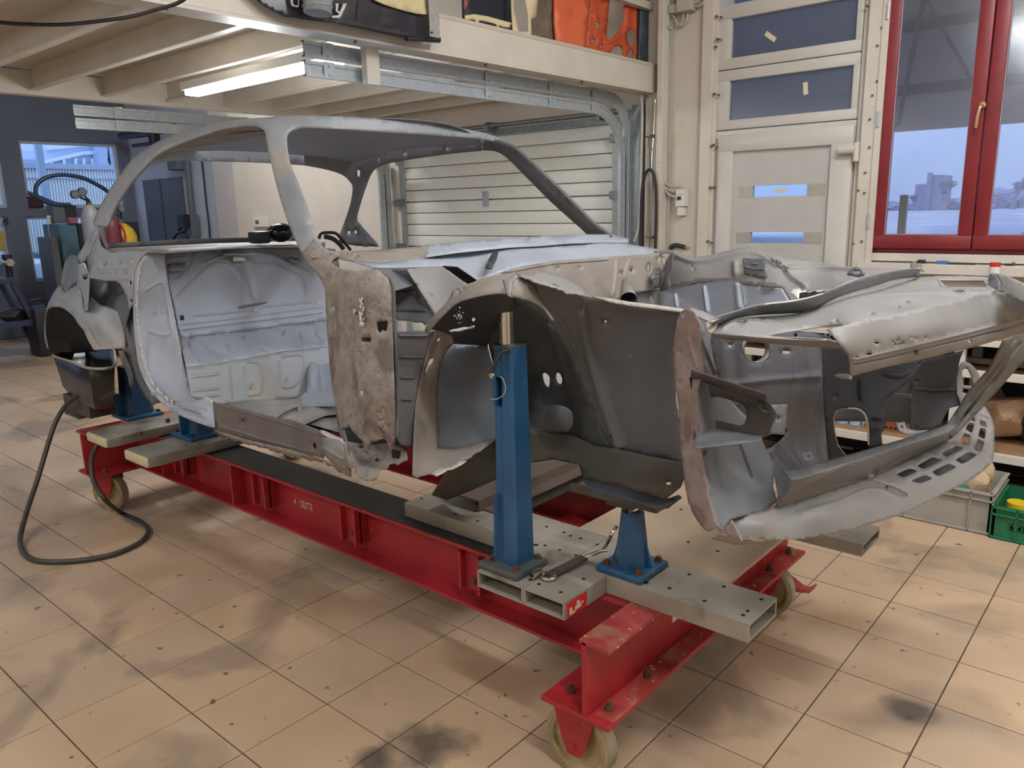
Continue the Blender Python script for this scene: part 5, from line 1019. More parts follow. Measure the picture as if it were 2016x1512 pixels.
sh('slotted_tab', [(1667, 541), (1671, 534), (1680, 526), (1693, 527), (1702, 536), (1700, 542), (1690, 545)], [(1667, 541, 'y', 2.86), (1693, 527, 'y', 2.86), (1690, 545, 'y', 2.84)], M_cardark, step=5, th=0.004, holes=[[(1679, 533), (1693, 533), (1694, 537), (1680, 537)]])
sh('rusty_tab', jag([(1792, 527), (1793, 520), (1799, 515), (1808, 520), (1818, 519), (1819, 534), (1811, 532), (1800, 530), (1792, 527)], 1.2, 4, 3), [(1792, 527, 'y', 2.9), (1808, 520, 'y', 2.9), (1818, 534, 'y', 2.88)], M_cartaupe, step=4, th=0.004)
sh('far_wing_end', [(1322, 496), (1326, 500), (1325, 520), (1316, 545), (1320, 566), (1300, 572), (1302, 545), (1310, 515)], [(1322, 498, 'y', 2.95), (1300, 572, 'y', 2.93), (1320, 560, 'y', 2.80)], M_carmid, step=7)

# ---- front: headlamp flange, inner nose, radiator support
fl_l = jag([(1346, 608), (1338, 616), (1330, 640), (1324, 687), (1326, 719), (1328, 759), (1335, 785), (1338, 838), (1339, 878), (1343, 901), (1347, 945), (1354, 987), (1364, 1010), (1376, 1031), (1392, 1048), (1399, 1047), (1404, 1040), (1413, 1040), (1421, 1052), (1438, 1057), (1462, 1066)], 1.5, 4, 17)
fl_r = rnd([(1440, 1024), (1424, 1040), (1412, 1030), (1398, 990), (1387, 930), (1379, 880), (1381, 830), (1373, 770), (1386, 735), (1379, 690), (1380, 650), (1374, 628), (1366, 614), (1357, 607)])
sh('wing_edge_flange', fl_l+fl_r, [(1350, 608, 'y', 1.62), (1325, 700, 'y', 1.67), (1338, 850, 'y', 1.67), (1350, 960, 'y', 1.62), (1400, 1040, 'y', 1.56), (1380, 650, 'y', 1.585), (1386, 735, 'y', 1.60), (1381, 850, 'y', 1.60), (1398, 990, 'y', 1.56), (1440, 1026, 'y', 1.53), (1352, 750, 'y', 1.61), (1360, 900, 'y', 1.60)], mat('pink_grey_pitted', S_(158, 142, 138), S_(134, 118, 116), 26, 0.8, 0.05, c3=S_(128, 102, 104), s3=9, t3=0.56, bump=1.0, bscale=120), step=7, th=0.003, smooth=60,
   holes=[blob(1346, 620, 3, 8, 3, 4.5), blob(1339, 692, 1.4, 6, 3, 5), blob(1338, 752, 1.4, 6, 3, 3)], ribs=[([(1354, 661), (1364, 690), (1375, 727)], 2, 0.004)])
sh('nose_inner', [(1366, 614), (1374, 628), (1380, 650)]+[(1379, 690), (1386, 735), (1373, 770), (1381, 830), (1379, 880), (1387, 930), (1398, 990), (1412, 1030), (1424, 1042), (1440, 1022), (1470, 1014), (1508, 1004), (1530, 988), (1522, 957), (1526, 915), (1508, 884), (1499, 862), (1470, 820), (1430, 780), (1411, 737), (1403, 699), (1398, 664), (1392, 650), (1385, 640)],
   [(1366, 616, 'y', 1.60), (1386, 735, 'y', 1.60), (1381, 850, 'y', 1.60), (1412, 1030, 'y', 1.56), (1392, 650, 'y', 1.66), (1411, 737, 'y', 1.72), (1440, 800, 'y', 1.78), (1499, 862, 'y', 1.88), (1526, 915, 'y', 1.90), (1530, 988, 'y', 1.80), (1450, 930, 'y', 1.74), (1430, 860, 'y', 1.74), (1450, 1015, 'y', 1.62)], M_carmid, step=9, smooth=60,
   ribs=[([(1369, 642), (1388, 690), (1409, 742)], 4, -0.012), (sm([(1452, 862), (1466, 900), (1482, 945)], 3), 3, -0.008), ([(1392, 884), (1372, 920), (1380, 950)], 2, 0.005)])
sh('wing_top_remnant', jag([(1345, 609), (1362, 606), (1385, 612), (1405, 622), (1412, 628), (1398, 632), (1380, 625), (1360, 614), (1345, 609)], .8, 4, 3), [(1345, 609, 'y', 1.64), (1412, 628, 'y', 1.72), (1398, 632, 'y', 1.66)], M_carlight, step=5, th=0.003)
sh('slam_panel_corner', rnd([(1391, 636), (1396, 630), (1405, 630), (1412, 634), (1411, 644), (1403, 655), (1395, 653), (1391, 644)]), [(1391, 640, 'y', 1.55), (1411, 640, 'y', 1.58), (1403, 655, 'y', 1.54)], M_cartaupe, step=4, th=0.004, holes=[ell(1404, 639, 1.6, 2.6), blob(1398, 636, 1.2, 6), blob(1396, 641, 1, 6)])
rs_l = [(1398, 664), (1403, 699), (1411, 737), (1430, 780), (1470, 830), (1500, 862), (1552, 844), (1546, 858), (1536, 868), (1510, 888), (1516, 900), (1525, 908)]
sh('radiator_support', rs_l+[(1524, 930), (1534, 985), (1560, 975), (1600, 940), (1632, 905), (1630, 880), (1625, 828), (1621, 760), (1620, 700), (1622, 660), (1600, 655), (1500, 650), (1420, 650)],
   [(1398, 664, 'x', -0.84), (1440, 800, 'x', -0.85), (1620, 680, 'x', -0.93), (1625, 828, 'x', -0.93), (1500, 690, 'x', -0.88), (1525, 908, 'x', -0.86), (1632, 905, 'x', -0.90), (1570, 780, 'x', -0.88), (1534, 985, 'x', -0.70)], mat('sooty_grey', S_(100, 101, 107), S_(82, 83, 90), 2.6, 0.5, 0.1, c3=S_(70, 71, 78), s3=3.2, t3=0.55), step=10, smooth=60,
   holes=[ell(1490, 688, 25, 25), ell(1438, 674, 5.5, 11), [(1541, 688), (1556, 687), (1556, 696), (1541, 697)], ell(1567, 660, 3, 3)], ribs=[([(1420, 760), (1510, 748), (1618, 740)], 6, 0.006)])
sh('headlamp_ring', ell(1491, 688, 29, 28), [(1465, 700, 'x', -0.865), (1518, 700, 'x', -0.88), (1491, 664, 'x', -0.87)], M_carmid, holes=[ell(1491, 688, 25, 25)], step=7, th=0.014)
sh('crossmember_tab', [(1508, 797), (1550, 796), (1549, 830), (1546, 856), (1514, 853), (1510, 820)], [(1508, 797, 'x', -0.80), (1546, 856, 'x', -0.80), (1550, 796, 'x', -0.82)], M_car, step=8, th=0.004, holes=[ell(1532, 823, 3.4, 4.4)])
# headlamp mounting bracket
M_jb = mat('bracket_steel', S_(92, 88, 84), S_(76, 72, 70), 6, 0.55, 0.15)
sh('headlamp_bracket', [(1359, 742), (1430, 764), (1504, 790), (1517, 799), (1529, 817), (1520, 838), (1512, 856), (1499, 860), (1440, 850), (1379, 838), (1366, 800)], [(1359, 742, 'y', 1.60), (1504, 790, 'y', 1.70), (1512, 856, 'y', 1.72), (1379, 838, 'y', 1.66), (1440, 800, 'y', 1.70), (1529, 817, 'y', 1.70)], M_jb, step=7, th=0.003, smooth=40,
   holes=[sm([(1395, 798), (1399, 786), (1411, 781), (1435, 787), (1455, 793), (1467, 803), (1470, 817), (1466, 832), (1456, 838), (1430, 832), (1407, 826), (1397, 812)], 3, True), ell(1383, 763, 2, 3), ell(1387, 829, 2.4, 3)], ribs=[([(1494, 790), (1502, 805), (1516, 812)], 3, 0.01)])
sh('bracket_flange', [(1361, 729), (1432, 752), (1508, 777), (1509, 791), (1504, 793), (1430, 768), (1359, 744)], [(1361, 729, 'y', 1.54), (1508, 777, 'y', 1.62), (1504, 792, 'y', 1.70), (1359, 744, 'y', 1.60)], M_jb, step=7, th=0.003)
sh('bracket_flange', [(1379, 838), (1440, 848), (1502, 858), (1498, 867), (1440, 874), (1369, 882), (1366, 866)], [(1379, 838, 'y', 1.66), (1502, 858, 'y', 1.70), (1498, 867, 'y', 1.60), (1369, 880, 'y', 1.54)], M_carmid, step=7, th=0.003)
sh('bracket_side', [(1359, 743), (1381, 770), (1382, 836), (1367, 866), (1372, 820), (1366, 780)], [(1359, 743, 'y', 1.60), (1381, 770, 'y', 1.69), (1382, 836, 'y', 1.69), (1367, 866, 'y', 1.60)], M_carblack, step=7, th=0.003)  # shadow side of the bracket, darkened by colour
# central apron, far panels
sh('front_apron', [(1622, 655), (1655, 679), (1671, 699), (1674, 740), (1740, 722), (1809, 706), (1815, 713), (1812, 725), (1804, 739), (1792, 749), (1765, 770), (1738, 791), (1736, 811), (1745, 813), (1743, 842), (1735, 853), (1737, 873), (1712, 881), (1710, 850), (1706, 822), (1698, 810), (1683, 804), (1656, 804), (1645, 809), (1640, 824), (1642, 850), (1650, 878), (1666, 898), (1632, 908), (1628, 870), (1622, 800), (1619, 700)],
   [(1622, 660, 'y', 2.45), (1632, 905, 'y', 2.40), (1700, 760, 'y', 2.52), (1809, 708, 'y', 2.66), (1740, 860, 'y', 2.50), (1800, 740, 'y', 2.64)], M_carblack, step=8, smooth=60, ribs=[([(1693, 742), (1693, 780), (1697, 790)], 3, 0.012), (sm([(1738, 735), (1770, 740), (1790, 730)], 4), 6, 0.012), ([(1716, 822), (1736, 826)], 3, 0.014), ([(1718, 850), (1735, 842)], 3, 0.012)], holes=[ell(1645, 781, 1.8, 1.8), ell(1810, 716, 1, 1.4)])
obj('opening_rim', tube([at(u, v, 'y', 2.47) for u, v in ((1710, 876), (1709, 846), (1705, 822), (1697, 810), (1683, 804.5), (1656, 804.5), (1645, 810), (1641, 824), (1643, 850), (1650, 878), (1664, 896))], 0.003, 6, 5), M_edge, car, smooth=50)
sh('far_front_panel', [(1630, 740), (1800, 730), (1801, 838), (1765, 830), (1700, 830), (1640, 829)], [(1630, 740, 'y', 2.88), (1801, 838, 'y', 2.88), (1800, 730, 'y', 2.90)], M_cardark, step=14)
sh('headlamp_panel', [(1795, 748), (1816, 709), (1860, 700), (1897, 690), (1890, 708), (1887, 723), (1883, 747), (1883, 772), (1892, 798), (1870, 803), (1862, 815), (1853, 835), (1835, 844), (1815, 846), (1800, 838), (1797, 845), (1792, 842), (1793, 790)], [(1795, 748, 'y', 2.80), (1897, 690, 'y', 2.94), (1883, 770, 'y', 2.96), (1798, 842, 'y', 2.80), (1853, 835, 'y', 2.88), (1840, 770, 'y', 2.95)], M_carblack, step=8, smooth=60, holes=[ell(1804, 750, 2, 1.6)], ribs=[([(1800, 764), (1840, 768), (1880, 766)], 4, 0.01)])
obj('cross_strut', bars([(at(1758, 777, 'y', 2.75), at(1794, 781, 'y', 2.75))], 0.008, 0.012), M_carmid, car)
sh('lower_tab', [(1765, 832), (1781, 831), (1785, 844), (1805, 848), (1830, 846), (1815, 852), (1792, 856), (1772, 850)], [(1765, 832, 'y', 2.60), (1830, 846, 'y', 2.70), (1792, 856, 'y', 2.60)], M_car, step=5, th=0.003, holes=[ell(1776, 840, 2.6, 3)])
sh('lower_tab', [(1579, 891), (1597, 890), (1605, 905), (1600, 909), (1585, 910)], [(1579, 891, 'y', 1.98), (1605, 905, 'y', 2.02), (1585, 910, 'y', 1.97)], M_car, step=5, th=0.003, holes=[ell(1592, 899, 3, 2.6)])
sh('headlamp_fragment', rnd([(1895, 712), (1910, 716), (1924, 731), (1931, 750)])+[(1920, 769), (1896, 764), (1893, 772), (1915, 777), (1905, 788), (1893, 800), (1884, 772), (1884, 745), (1888, 724)], [(1895, 712, 'y', 2.98), (1931, 750, 'y', 3.02), (1893, 800, 'y', 2.95), (1884, 745, 'y', 2.97)], M_carlight, step=5, th=0.004, holes=[[(1894, 730), (1904, 722), (1912, 740), (1917, 761), (1897, 758), (1895, 745)]])

# ---- slam panel and nose skin
up_t = rnd([(1396, 636), (1408, 627), (1420, 622), (1448, 614), (1478, 605), (1508, 599), (1557, 593), (1583, 590), (1617, 579), (1650, 566), (1700, 547), (1764, 533), (1811, 528)])
up_b = rnd([(1812, 545), (1764, 550), (1718, 564), (1650, 585), (1602, 610), (1560, 617), (1500, 620), (1450, 627), (1412, 643)])
sh('slam_panel_upstand', up_t+up_b, [(1396, 636, 'z', 1.345), (1508, 599, 'z', 1.365), (1617, 579, 'z', 1.375), (1811, 528, 'z', 1.375), (1812, 545, 'z', 1.335), (1602, 610, 'z', 1.335), (1450, 627, 'z', 1.335), (1412, 643, 'z', 1.325)], M_carmid, step=7, th=0.003)
obj('upstand_edge', tube([at(u, v, 'z', z) for u, v, z in ((1400, 634, 1.346), (1448, 614, 1.352), (1508, 599, 1.365), (1557, 593, 1.37), (1617, 579, 1.375), (1700, 547, 1.375), (1811, 528, 1.375))], 0.0022, 6, 6), M_edge, car, smooth=50)
sp_t = rnd([(1393, 650), (1412, 643), (1450, 627), (1500, 620), (1560, 617), (1602, 610), (1650, 585), (1718, 564), (1764, 550), (1812, 545), (1840, 544)])
sh('slam_panel', sp_t+[(1845, 552), (1852, 565), (1900, 570), (1954, 571)]+rnd([(1954, 574), (1899, 588), (1831, 606), (1764, 622), (1678, 640), (1650, 648)])+[(1632, 662), (1626, 670), (1560, 668), (1512, 665), (1401, 656)],
   [(1393, 652, 'z', 1.32), (1512, 664, 'z', 1.315), (1626, 669, 'z', 1.315), (1450, 630, 'z', 1.333), (1602, 612, 'z', 1.335), (1764, 551, 'z', 1.335), (1840, 545, 'z', 1.335), (1954, 572, 'z', 1.345), (1831, 604, 'z', 1.35), (1678, 638, 'z', 1.345), (1720, 590, 'z', 1.34)], M_carlight, step=8, th=0.002, smooth=60,
   holes=[sm([(1514, 661), (1560, 652), (1608, 644), (1640, 640), (1668, 641), (1648, 647), (1634, 655), (1632, 664), (1622, 668), (1570, 664)], 2, True), ell(1491, 628, 12, 3.2, 5), ell(1460, 634, 9, 2.2), ell(1887, 573, 11, 2.6), blob(1769, 604, 1.4, 6, 1), blob(1647, 633, 2.5, 6, 1, 1), blob(1715, 618, 3, 6, 2, 1), blob(1785, 594, 3.4, 6, 2, 1.0)], ribs=[(sm([(1420, 650), (1448, 634), (1500, 630), (1540, 640)], 4), 3, 0.004)])
sh('front_strip', [(1401, 655), (1512, 664), (1626, 669), (1652, 676), (1655, 687), (1600, 683), (1518, 677), (1401, 665)], [(1401, 655, 'z', 1.318), (1626, 669, 'z', 1.315), (1401, 665, 'z', 1.30), (1655, 687, 'z', 1.29)], M_carlight, step=7, th=0.003)
sh('far_corner_panel', [(1838, 543), (1880, 543), (1940, 545), (1962, 552), (1975, 562), (1956, 572), (1900, 571), (1854, 566), (1845, 552)], [(1838, 543, 'z', 1.335), (1940, 545, 'z', 1.335), (1956, 572, 'z', 1.345), (1854, 566, 'z', 1.335)], M_carlight, step=6, th=0.004, holes=[[(1850, 551), (1936, 552), (1943, 565), (1862, 564)]])
sh('far_lamp_cheek', rnd([(1949, 538), (1960, 543), (1969, 555), (1965, 565), (1957, 571)])+[(1948, 562), (1944, 552)], [(1949, 538, 'z', 1.375), (1969, 555, 'z', 1.36), (1957, 571, 'z', 1.345), (1944, 555, 'z', 1.34)], M_carmid, step=5, th=0.003)
sh('far_wing_tip', rnd([(1951, 537), (1975, 540), (1995, 548), (2020, 560), (2060, 582)])+[(2060, 612), (2016, 596), (1975, 578), (1958, 572)]+rnd([(1966, 565), (1970, 556), (1962, 544)]), [(1951, 537, 'z', 1.38), (2020, 560, 'z', 1.385), (2060, 610, 'z', 1.35), (1958, 572, 'z', 1.348), (1995, 565, 'z', 1.375)], M_carlight, step=7, th=0.003, smooth=60)
ns_top = rnd([(1628, 648), (1678, 637), (1764, 620), (1831, 604), (1899, 587), (1956, 571)])
R_ = random.Random(5)
pits = [blob(1727, 675, 6, 7, 1, 1.8), blob(1711, 697, 5, 7, 1, 1.8), blob(1688, 703, 2.6, 6, 1, 1.2), blob(1676, 702, 1.4, 6, 1, 1), blob(1795, 665, 3, 6, 2, 1), blob(1803, 666, 2, 6, 2, 1), blob(1822, 665, 1.8, 6, 2, 1)]+[blob(1758+12*R_.random()*1.8, 668+R_.random()*11, R_.uniform(1.2, 3), 6, k, 1.0) for k in range(9)]
sh('nose_skin', ns_top+[(1975, 578), (2016, 596), (2060, 612), (2060, 640), (2016, 655)]+[(1911, 685), (1809, 709), (1740, 724), (1674, 741), (1674, 706)]+rnd([(1671, 699), (1655, 679), (1637, 658), (1628, 648)]),
   [(1628, 648, 'z', 1.345), (1764, 620, 'z', 1.352), (1899, 587, 'z', 1.355), (1956, 572, 'z', 1.352), (2060, 612, 'z', 1.35), (1655, 679, 'z', 1.325), (1674, 706, 'z', 1.29), (1674, 740, 'z', 1.243), (1809, 685, 'z', 1.285), (1809, 708, 'z', 1.24), (1911, 660, 'z', 1.285), (1911, 685, 'z', 1.24), (2016, 630, 'z', 1.28), (2016, 655, 'z', 1.235), (2060, 640, 'z', 1.235), (1850, 640, 'z', 1.325)], M_carlight, step=8, th=0.0025, smooth=60, lam=0.002,
   holes=pits+[[(1801, 693), (1806, 686), (1807, 694), (1810, 700), (1805, 698), (1801, 701)], [(1906, 672), (1911, 665), (1911, 671), (1915, 676), (1909, 675)]], ribs=[([(1678, 720), (1740, 707), (1806, 691), (1909, 666), (2016, 637)], 3, -0.006), ([(1678, 708), (1740, 694), (1806, 678), (1909, 654), (2016, 626)], 2.4, 0.003)])
sh('nose_lip', jag([(1641, 738), (1650, 735), (1668, 735), (1675, 739), (1674, 744), (1660, 744), (1648, 742), (1641, 738)], .7, 4, 2), [(1641, 738, 'y', 1.70), (1675, 740, 'y', 1.60), (1660, 744, 'y', 1.62)], M_carlight, step=4, th=0.004)
# diagonal bonnet-lock strut / far grille bar
sh('grille_bar', [(1978, 668), (1962, 700), (1943, 733), (1925, 752), (1910, 768), (1890, 796), (1874, 820), (1860, 840), (1864, 852), (1872, 863), (1895, 838), (1930, 805), (1971, 762), (2000, 728), (2040, 684), (2040, 640), (2005, 656)], [(1978, 668, 'x', -0.37), (2040, 660, 'x', -0.36), (1943, 733, 'x', -0.42), (1971, 762, 'x', -0.40), (1874, 820, 'x', -0.50), (1872, 863, 'x', -0.47), (1895, 838, 'x', -0.45)], mat('bar_steel', S_(104, 103, 98), S_(90, 89, 85), 4, 0.5, 0.15), step=7, th=0.004, smooth=30, ribs=[([(2012, 672), (1985, 712), (1955, 752), (1920, 792), (1888, 830)], 3.4, -0.016), ([(2000, 668), (1972, 712), (1944, 748), (1910, 790)], 2, 0.006)])
# lower cross member
sh('lower_crossmember', rnd([(1540, 927), (1620, 909), (1744, 874), (1827, 849), (1868, 834)])+[(1885, 836), (1868, 850)]+rnd([(1868, 850), (1744, 889), (1660, 916), (1600, 935), (1560, 945)]), [(1540, 927, 'z', .972), (1868, 834, 'z', .965), (1560, 945, 'z', .972), (1868, 850, 'z', .962)], M_carmid, step=8, th=0.003)
sh('lower_crossmember_face', [(1560, 945)]+rnd([(1560, 945), (1600, 935), (1660, 916), (1744, 889), (1868, 850)])+[(1897, 838), (1885, 852), (1873, 864)]+jag([(1873, 864), (1809, 898), (1760, 920), (1714, 941), (1637, 965), (1580, 985), (1525, 1000)], .8, 5, 3)+[(1548, 968)], [(1560, 945, 'z', .972), (1744, 889, 'z', .968), (1868, 850, 'z', .962), (1525, 1000, 'z', .872), (1714, 941, 'z', .868), (1873, 864, 'z', .868)], M_carmid, step=8, th=0.003, holes=[[(1709, 943), (1716, 928), (1727, 924), (1729, 929), (1720, 940), (1712, 944)]])
# front valance with vents
Z4 = lambda pts: [(1550+x/4.32, 850+y/4.32) for x, y in pts]
Z3 = lambda pts: [(1600+x/4.846, 640+y/4.846) for x, y in pts]
rq = lambda q: sm(q, 3, True)
def rquad(q, r=0.22):
    out = []; n = len(q)
    for i in range(n):
        a, b, c = np.array(q[i-1]), np.array(q[i]), np.array(q[(i+1) % n])
        p, s = b+(a-b)*r, b+(c-b)*r
        for t in (0, .5, 1): out.append(tuple((1-t)**2*p+2*t*(1-t)*b+t*t*s))
    return out
vents = [Z4([(920, 358), (1045, 306), (1114, 330), (988, 392)]), Z4([(1097, 290), (1240, 208), (1328, 235), (1165, 318)]), Z4([(1307, 185), (1425, 110), (1512, 138), (1350, 214)]), Z4([(1473, 92), (1502, 6), (1562, 28), (1532, 116)]),
         Z4([(1048, 418), (1172, 364), (1242, 396), (1130, 440)]), Z4([(1226, 340), (1372, 266), (1452, 298), (1284, 380)]), Z4([(1426, 238), (1548, 166), (1624, 195), (1490, 277)]), Z4([(1588, 152), (1622, 58), (1682, 82), (1650, 172)]),
         Z3([(1455, 992), (1492, 922), (1542, 938), (1520, 1032)]), Z3([(1503, 908), (1545, 866), (1551, 918)]), Z3([(1578, 1062), (1600, 974), (1660, 990), (1645, 1092)]), Z3([(1593, 952), (1597, 898), (1655, 920), (1662, 976)])]
vents = [rquad(q) for q in vents]
slot = sm([(1722, 945), (1740, 952), (1760, 958), (1776, 966), (1788, 975), (1780, 977), (1762, 972), (1742, 960)], 3, True)
val_in = rnd([(1439, 1020), (1470, 1014), (1508, 1008), (1525, 1000), (1580, 984), (1637, 964), (1714, 940), (1760, 919), (1809, 897), (1873, 863)])+[(1897, 840), (1915, 822), (1938, 799)]
val_out = rnd([(1938, 799), (1951, 820), (1957, 838), (1958, 860), (1957, 894), (1951, 912), (1930, 932), (1900, 952), (1874, 964), (1828, 987), (1781, 1010), (1712, 1033), (1643, 1050), (1596, 1059), (1550, 1063), (1500, 1064), (1462, 1062), (1435, 1056), (1425, 1042), (1428, 1028)])
sh('front_valance', val_in+val_out, [(1439, 1020, 'z', .872), (1525, 1001, 'z', .87), (1714, 941, 'z', .868), (1873, 864, 'z', .868), (1938, 799, 'z', .885), (1500, 1034, 'z', .862), (1620, 1012, 'z', .858), (1700, 985, 'z', .856), (1790, 950, 'z', .856), (1880, 905, 'z', .858), (1940, 850, 'z', .868), (1435, 1056, 'z', .835), (1500, 1064, 'z', .818), (1596, 1059, 'z', .805), (1712, 1033, 'z', .80), (1828, 987, 'z', .80), (1930, 932, 'z', .805), (1958, 870, 'z', .83), (1956, 838, 'z', .86)], mat('valance_grey', S_(138, 136, 133), S_(124, 122, 120), 4, 0.5, 0.12, c3=S_(146, 138, 132), s3=3, t3=0.57, bump=0.05, bscale=150), step=8, th=0.003, smooth=70,
   holes=vents+[slot, Z3([(1575, 835), (1600, 842), (1700, 888), (1690, 892)])], ribs=[(rnd([(1560, 1012), (1640, 990), (1714, 962), (1760, 976)]), 2, 0.002)])
sh('vent_backing', Z4([(880, 365), (1060, 275), (1230, 205), (1330, 170), (1500, 90), (1545, 110), (1640, 60), (1700, 100), (1660, 200), (1500, 300), (1300, 405), (1120, 460), (1000, 440), (900, 400)]), [(1760, 932, 'z', .825), (1835, 906, 'z', .825), (1915, 870, 'z', .83), (1945, 880, 'z', .80), (1850, 950, 'z', .79), (1790, 945, 'z', .81)], M_cardark, step=10, th=0.003)
sh('torn_sheet', jag([(1402, 1062), (1420, 1053), (1440, 1057), (1470, 1062), (1505, 1066), (1480, 1071), (1455, 1074), (1425, 1066), (1402, 1062)], 1.2, 4, 6), [(1402, 1062, 'y', 1.56), (1505, 1066, 'y', 1.56), (1440, 1057, 'y', 1.54)], M_cartaupe, step=5, th=0.003)
# ------------------------------------------------------------------ window wall: columns, conduits, door, window
P5 = lambda u, v, y=5.2: at(u, v, 'y', y)
def vstrip(name, u0, u1, v, y0, y1, z0, z1, m, bev=0.002, parent=None):
    a, b = P5(u0, v, y0).x, P5(u1, v, y0).x
    return box(a, b, y0, y1, z0, z1, bev), m
tr3 = struct('trim_3', vstrip('', 1270, 1292, 300, 5.14, 5.20, 0, 2.37, None)[0], M_steel_cream, label='cream steel post right of the garage door with a galvanised angle')
bm = bmesh.new()
for u0, u1 in ((1243, 1259),): bx(bm, P5(u0, 300, 5.10).x, P5(u1, 300, 5.10).x, 5.10, 5.19, 0, 2.3)
obj('galvanised_angle', bm, M_galv2, tr3)
obj('post', box(P5(1291, 300, 5.08).x, P5(1302, 300, 5.08).x, 5.08, 5.20, 0, ZC, 0.004), M_steel_cream, tr3)
obj('ridge', box(P5(1276, 300, 5.13).x, P5(1281, 300, 5.13).x, 5.13, 5.14, 0, 2.37), M_steel_cream, tr3)
tr4 = struct('trim_4', box(P5(1318, 300, 5.19).x, P5(1324, 300, 5.19).x, 5.165, 5.20, 0, ZC), M_greyc, label='cream wall panel with edge strips between the conduits and the door')
obj('panel', box(P5(1324, 300, 5.19).x, P5(1377, 300, 5.19).x, 5.19, 5.20, 0, ZC), M_wallpanel, tr4)
c1 = obj('column', box(P5(1376, 300, 5.15).x, P5(1397, 300, 5.15).x, 5.15, 5.20, 0, ZC, 0.004), M_steel_cream, tr4)
obj('edge_strip', box(P5(1398, 300, 5.17).x, P5(1406, 300, 5.17).x, 5.17, 5.20, 0, ZC, 0.002), M_steel_cream, tr4)
obj('column', box(P5(1692, 300, 5.15).x, P5(1722, 300, 5.15).x, 5.15, 5.20, 0, ZC, 0.004), M_steel_cream, tr4)
obj('edge_strip', box(P5(1718, 300, 5.14).x, P5(1731, 300, 5.14).x, 5.14, 5.155, 1.15, ZC, 0.002), M_steel_cream, tr4)
bm = bmesh.new()
for u, v in ((1411, 32), (1412, 77), (1409, 92), (1406, 185), (1404, 205+80), (1401, 287), (1398, 369), (1393, 475), (1419, 34), (1417, 78), (1414, 187), (1410, 290), (1405, 369), (1400, 478), (1707, 12), (1737, 55), (1728, 90), (1727, 160), (1718, 188), (1712, 290), (1713, 235), (1704, 340), (1702, 380), (1690, 375), (1697, 475), (1680, 480)):
    q = P5(u, v, 5.15); cyl(bm, (q.x, 5.14, q.z), (q.x, 5.165, q.z), 0.007, seg=8)
obj('screws', bm, M_screw, tr4, kind='stuff')

FROST = frosted('dusty_pane', srgb(150, 158, 172), (0.7, 0.76, 0.84, 1))
# pvc door with two toplights
d2 = struct('door_2', box(DOOR[0], DOOR[1], YW+0.05, YW+0.07, 0, 3.0), mat('outer_void', srgb(60, 64, 72), None, rough=0.8), label='white pvc door with two slot windows and two toplights above')
bpy.data.objects.remove(d2)
def ringframe(x0, x1, z0, z1, w, y0, y1, bev=0.006):
    bm = bmesh.new()
    bx(bm, x0, x1, y0, y1, z0, z0+w, bev); bx(bm, x0, x1, y0, y1, z1-w, z1, bev)
    bx(bm, x0, x0+w, y0+0.001, y1, z0+w*0.9, z1-w*0.9, bev); bx(bm, x1-w, x1, y0+0.001, y1, z0+w*0.9, z1-w*0.9, bev); return bm
zA, zB, zC_, zD = P5(1440, 38).z, P5(1437, 115).z, P5(1437, 160).z, P5(1433, 237).z
dx0, dx1 = DOOR[0]+0.005, DOOR[1]-0.005; gx0, gx1 = P5(1437, 160).x, P5(1682, 120).x
ztd = 2.075
d2 = struct('door_2', ringframe(dx0, dx1, 0, ztd, 0.05, YW-0.005, YW+0.06), M_pvc, label='white pvc door with two slot windows and two toplights above')
for nm, z0, z1, g0, g1 in (('toplight', ztd+0.004, (zC_+zB)/2-0.002, zD, zC_), ('toplight', (zC_+zB)/2+0.002, zA+0.09, zB, zA)):
    bm = bmesh.new(); y0, y1 = YW-0.012, YW+0.06
    bx(bm, dx0, dx1, y0, y1, z0, g0, 0.008); bx(bm, dx0, dx1, y0, y1, g1, z1, 0.008); bx(bm, dx0, gx0, y0+0.001, y1, g0-0.004, g1+0.004, 0.006); bx(bm, gx1, dx1, y0+0.001, y1, g0-0.004, g1+0.004, 0.006)
    f = obj(nm, bm, M_pvc, d2, smooth=30)
    obj('pane', box(gx0, gx1, YW+0.02, YW+0.028, g0, g1), FROST, f)
lx0, lx1 = P5(1418, 300).x, P5(1690, 250).x-0.012
px0_, px1_, pzt = P5(1447, 300).x, P5(1640, 285).x, P5(1540, 293).z
bm = bmesh.new(); y0 = YW-0.04
bx(bm, lx0, lx1, y0, YW+0.05, pzt, ztd-0.03, 0.008); bx(bm, lx0, px0_, y0, YW+0.05, 0.02, pzt+0.005, 0.008); bx(bm, px1_, lx1, y0, YW+0.05, 0.02, pzt+0.005, 0.008)
leaf = obj('leaf_frame', bm, M_pvc, d2, smooth=30)
s1 = (P5(1483, 366), P5(1590, 388)); s2 = (P5(1478, 458), P5(1583, 478))
wins = [(P5(1483, 377).x, P5(1590, 375).x, P5(1483, 388).z, P5(1483, 366).z), (P5(1478, 468).x, P5(1583, 468).x, P5(1478, 478).z, P5(1478, 457).z)]
bm = bmesh.new(); zs = [0.02]+[z for w in sorted(wins, key=lambda w: w[2]) for z in (w[2], w[3])]+[pzt]
for k in range(0, len(zs), 2): bx(bm, px0_, px1_, YW-0.012, YW+0.02, zs[k], zs[k+1])
for a, b, c, d in wins: bx(bm, px0_, a, YW-0.012, YW+0.02, c, d); bx(bm, b, px1_, YW-0.012, YW+0.02, c, d)
bmesh.ops.remove_doubles(bm, verts=bm.verts, dist=1e-5)
lp = obj('leaf_panel', bm, M_doorpanel, d2)
M_alu = mat('brushed_plate', srgb(178, 176, 166), srgb(166, 164, 154), 30, 0.4, 0.3)
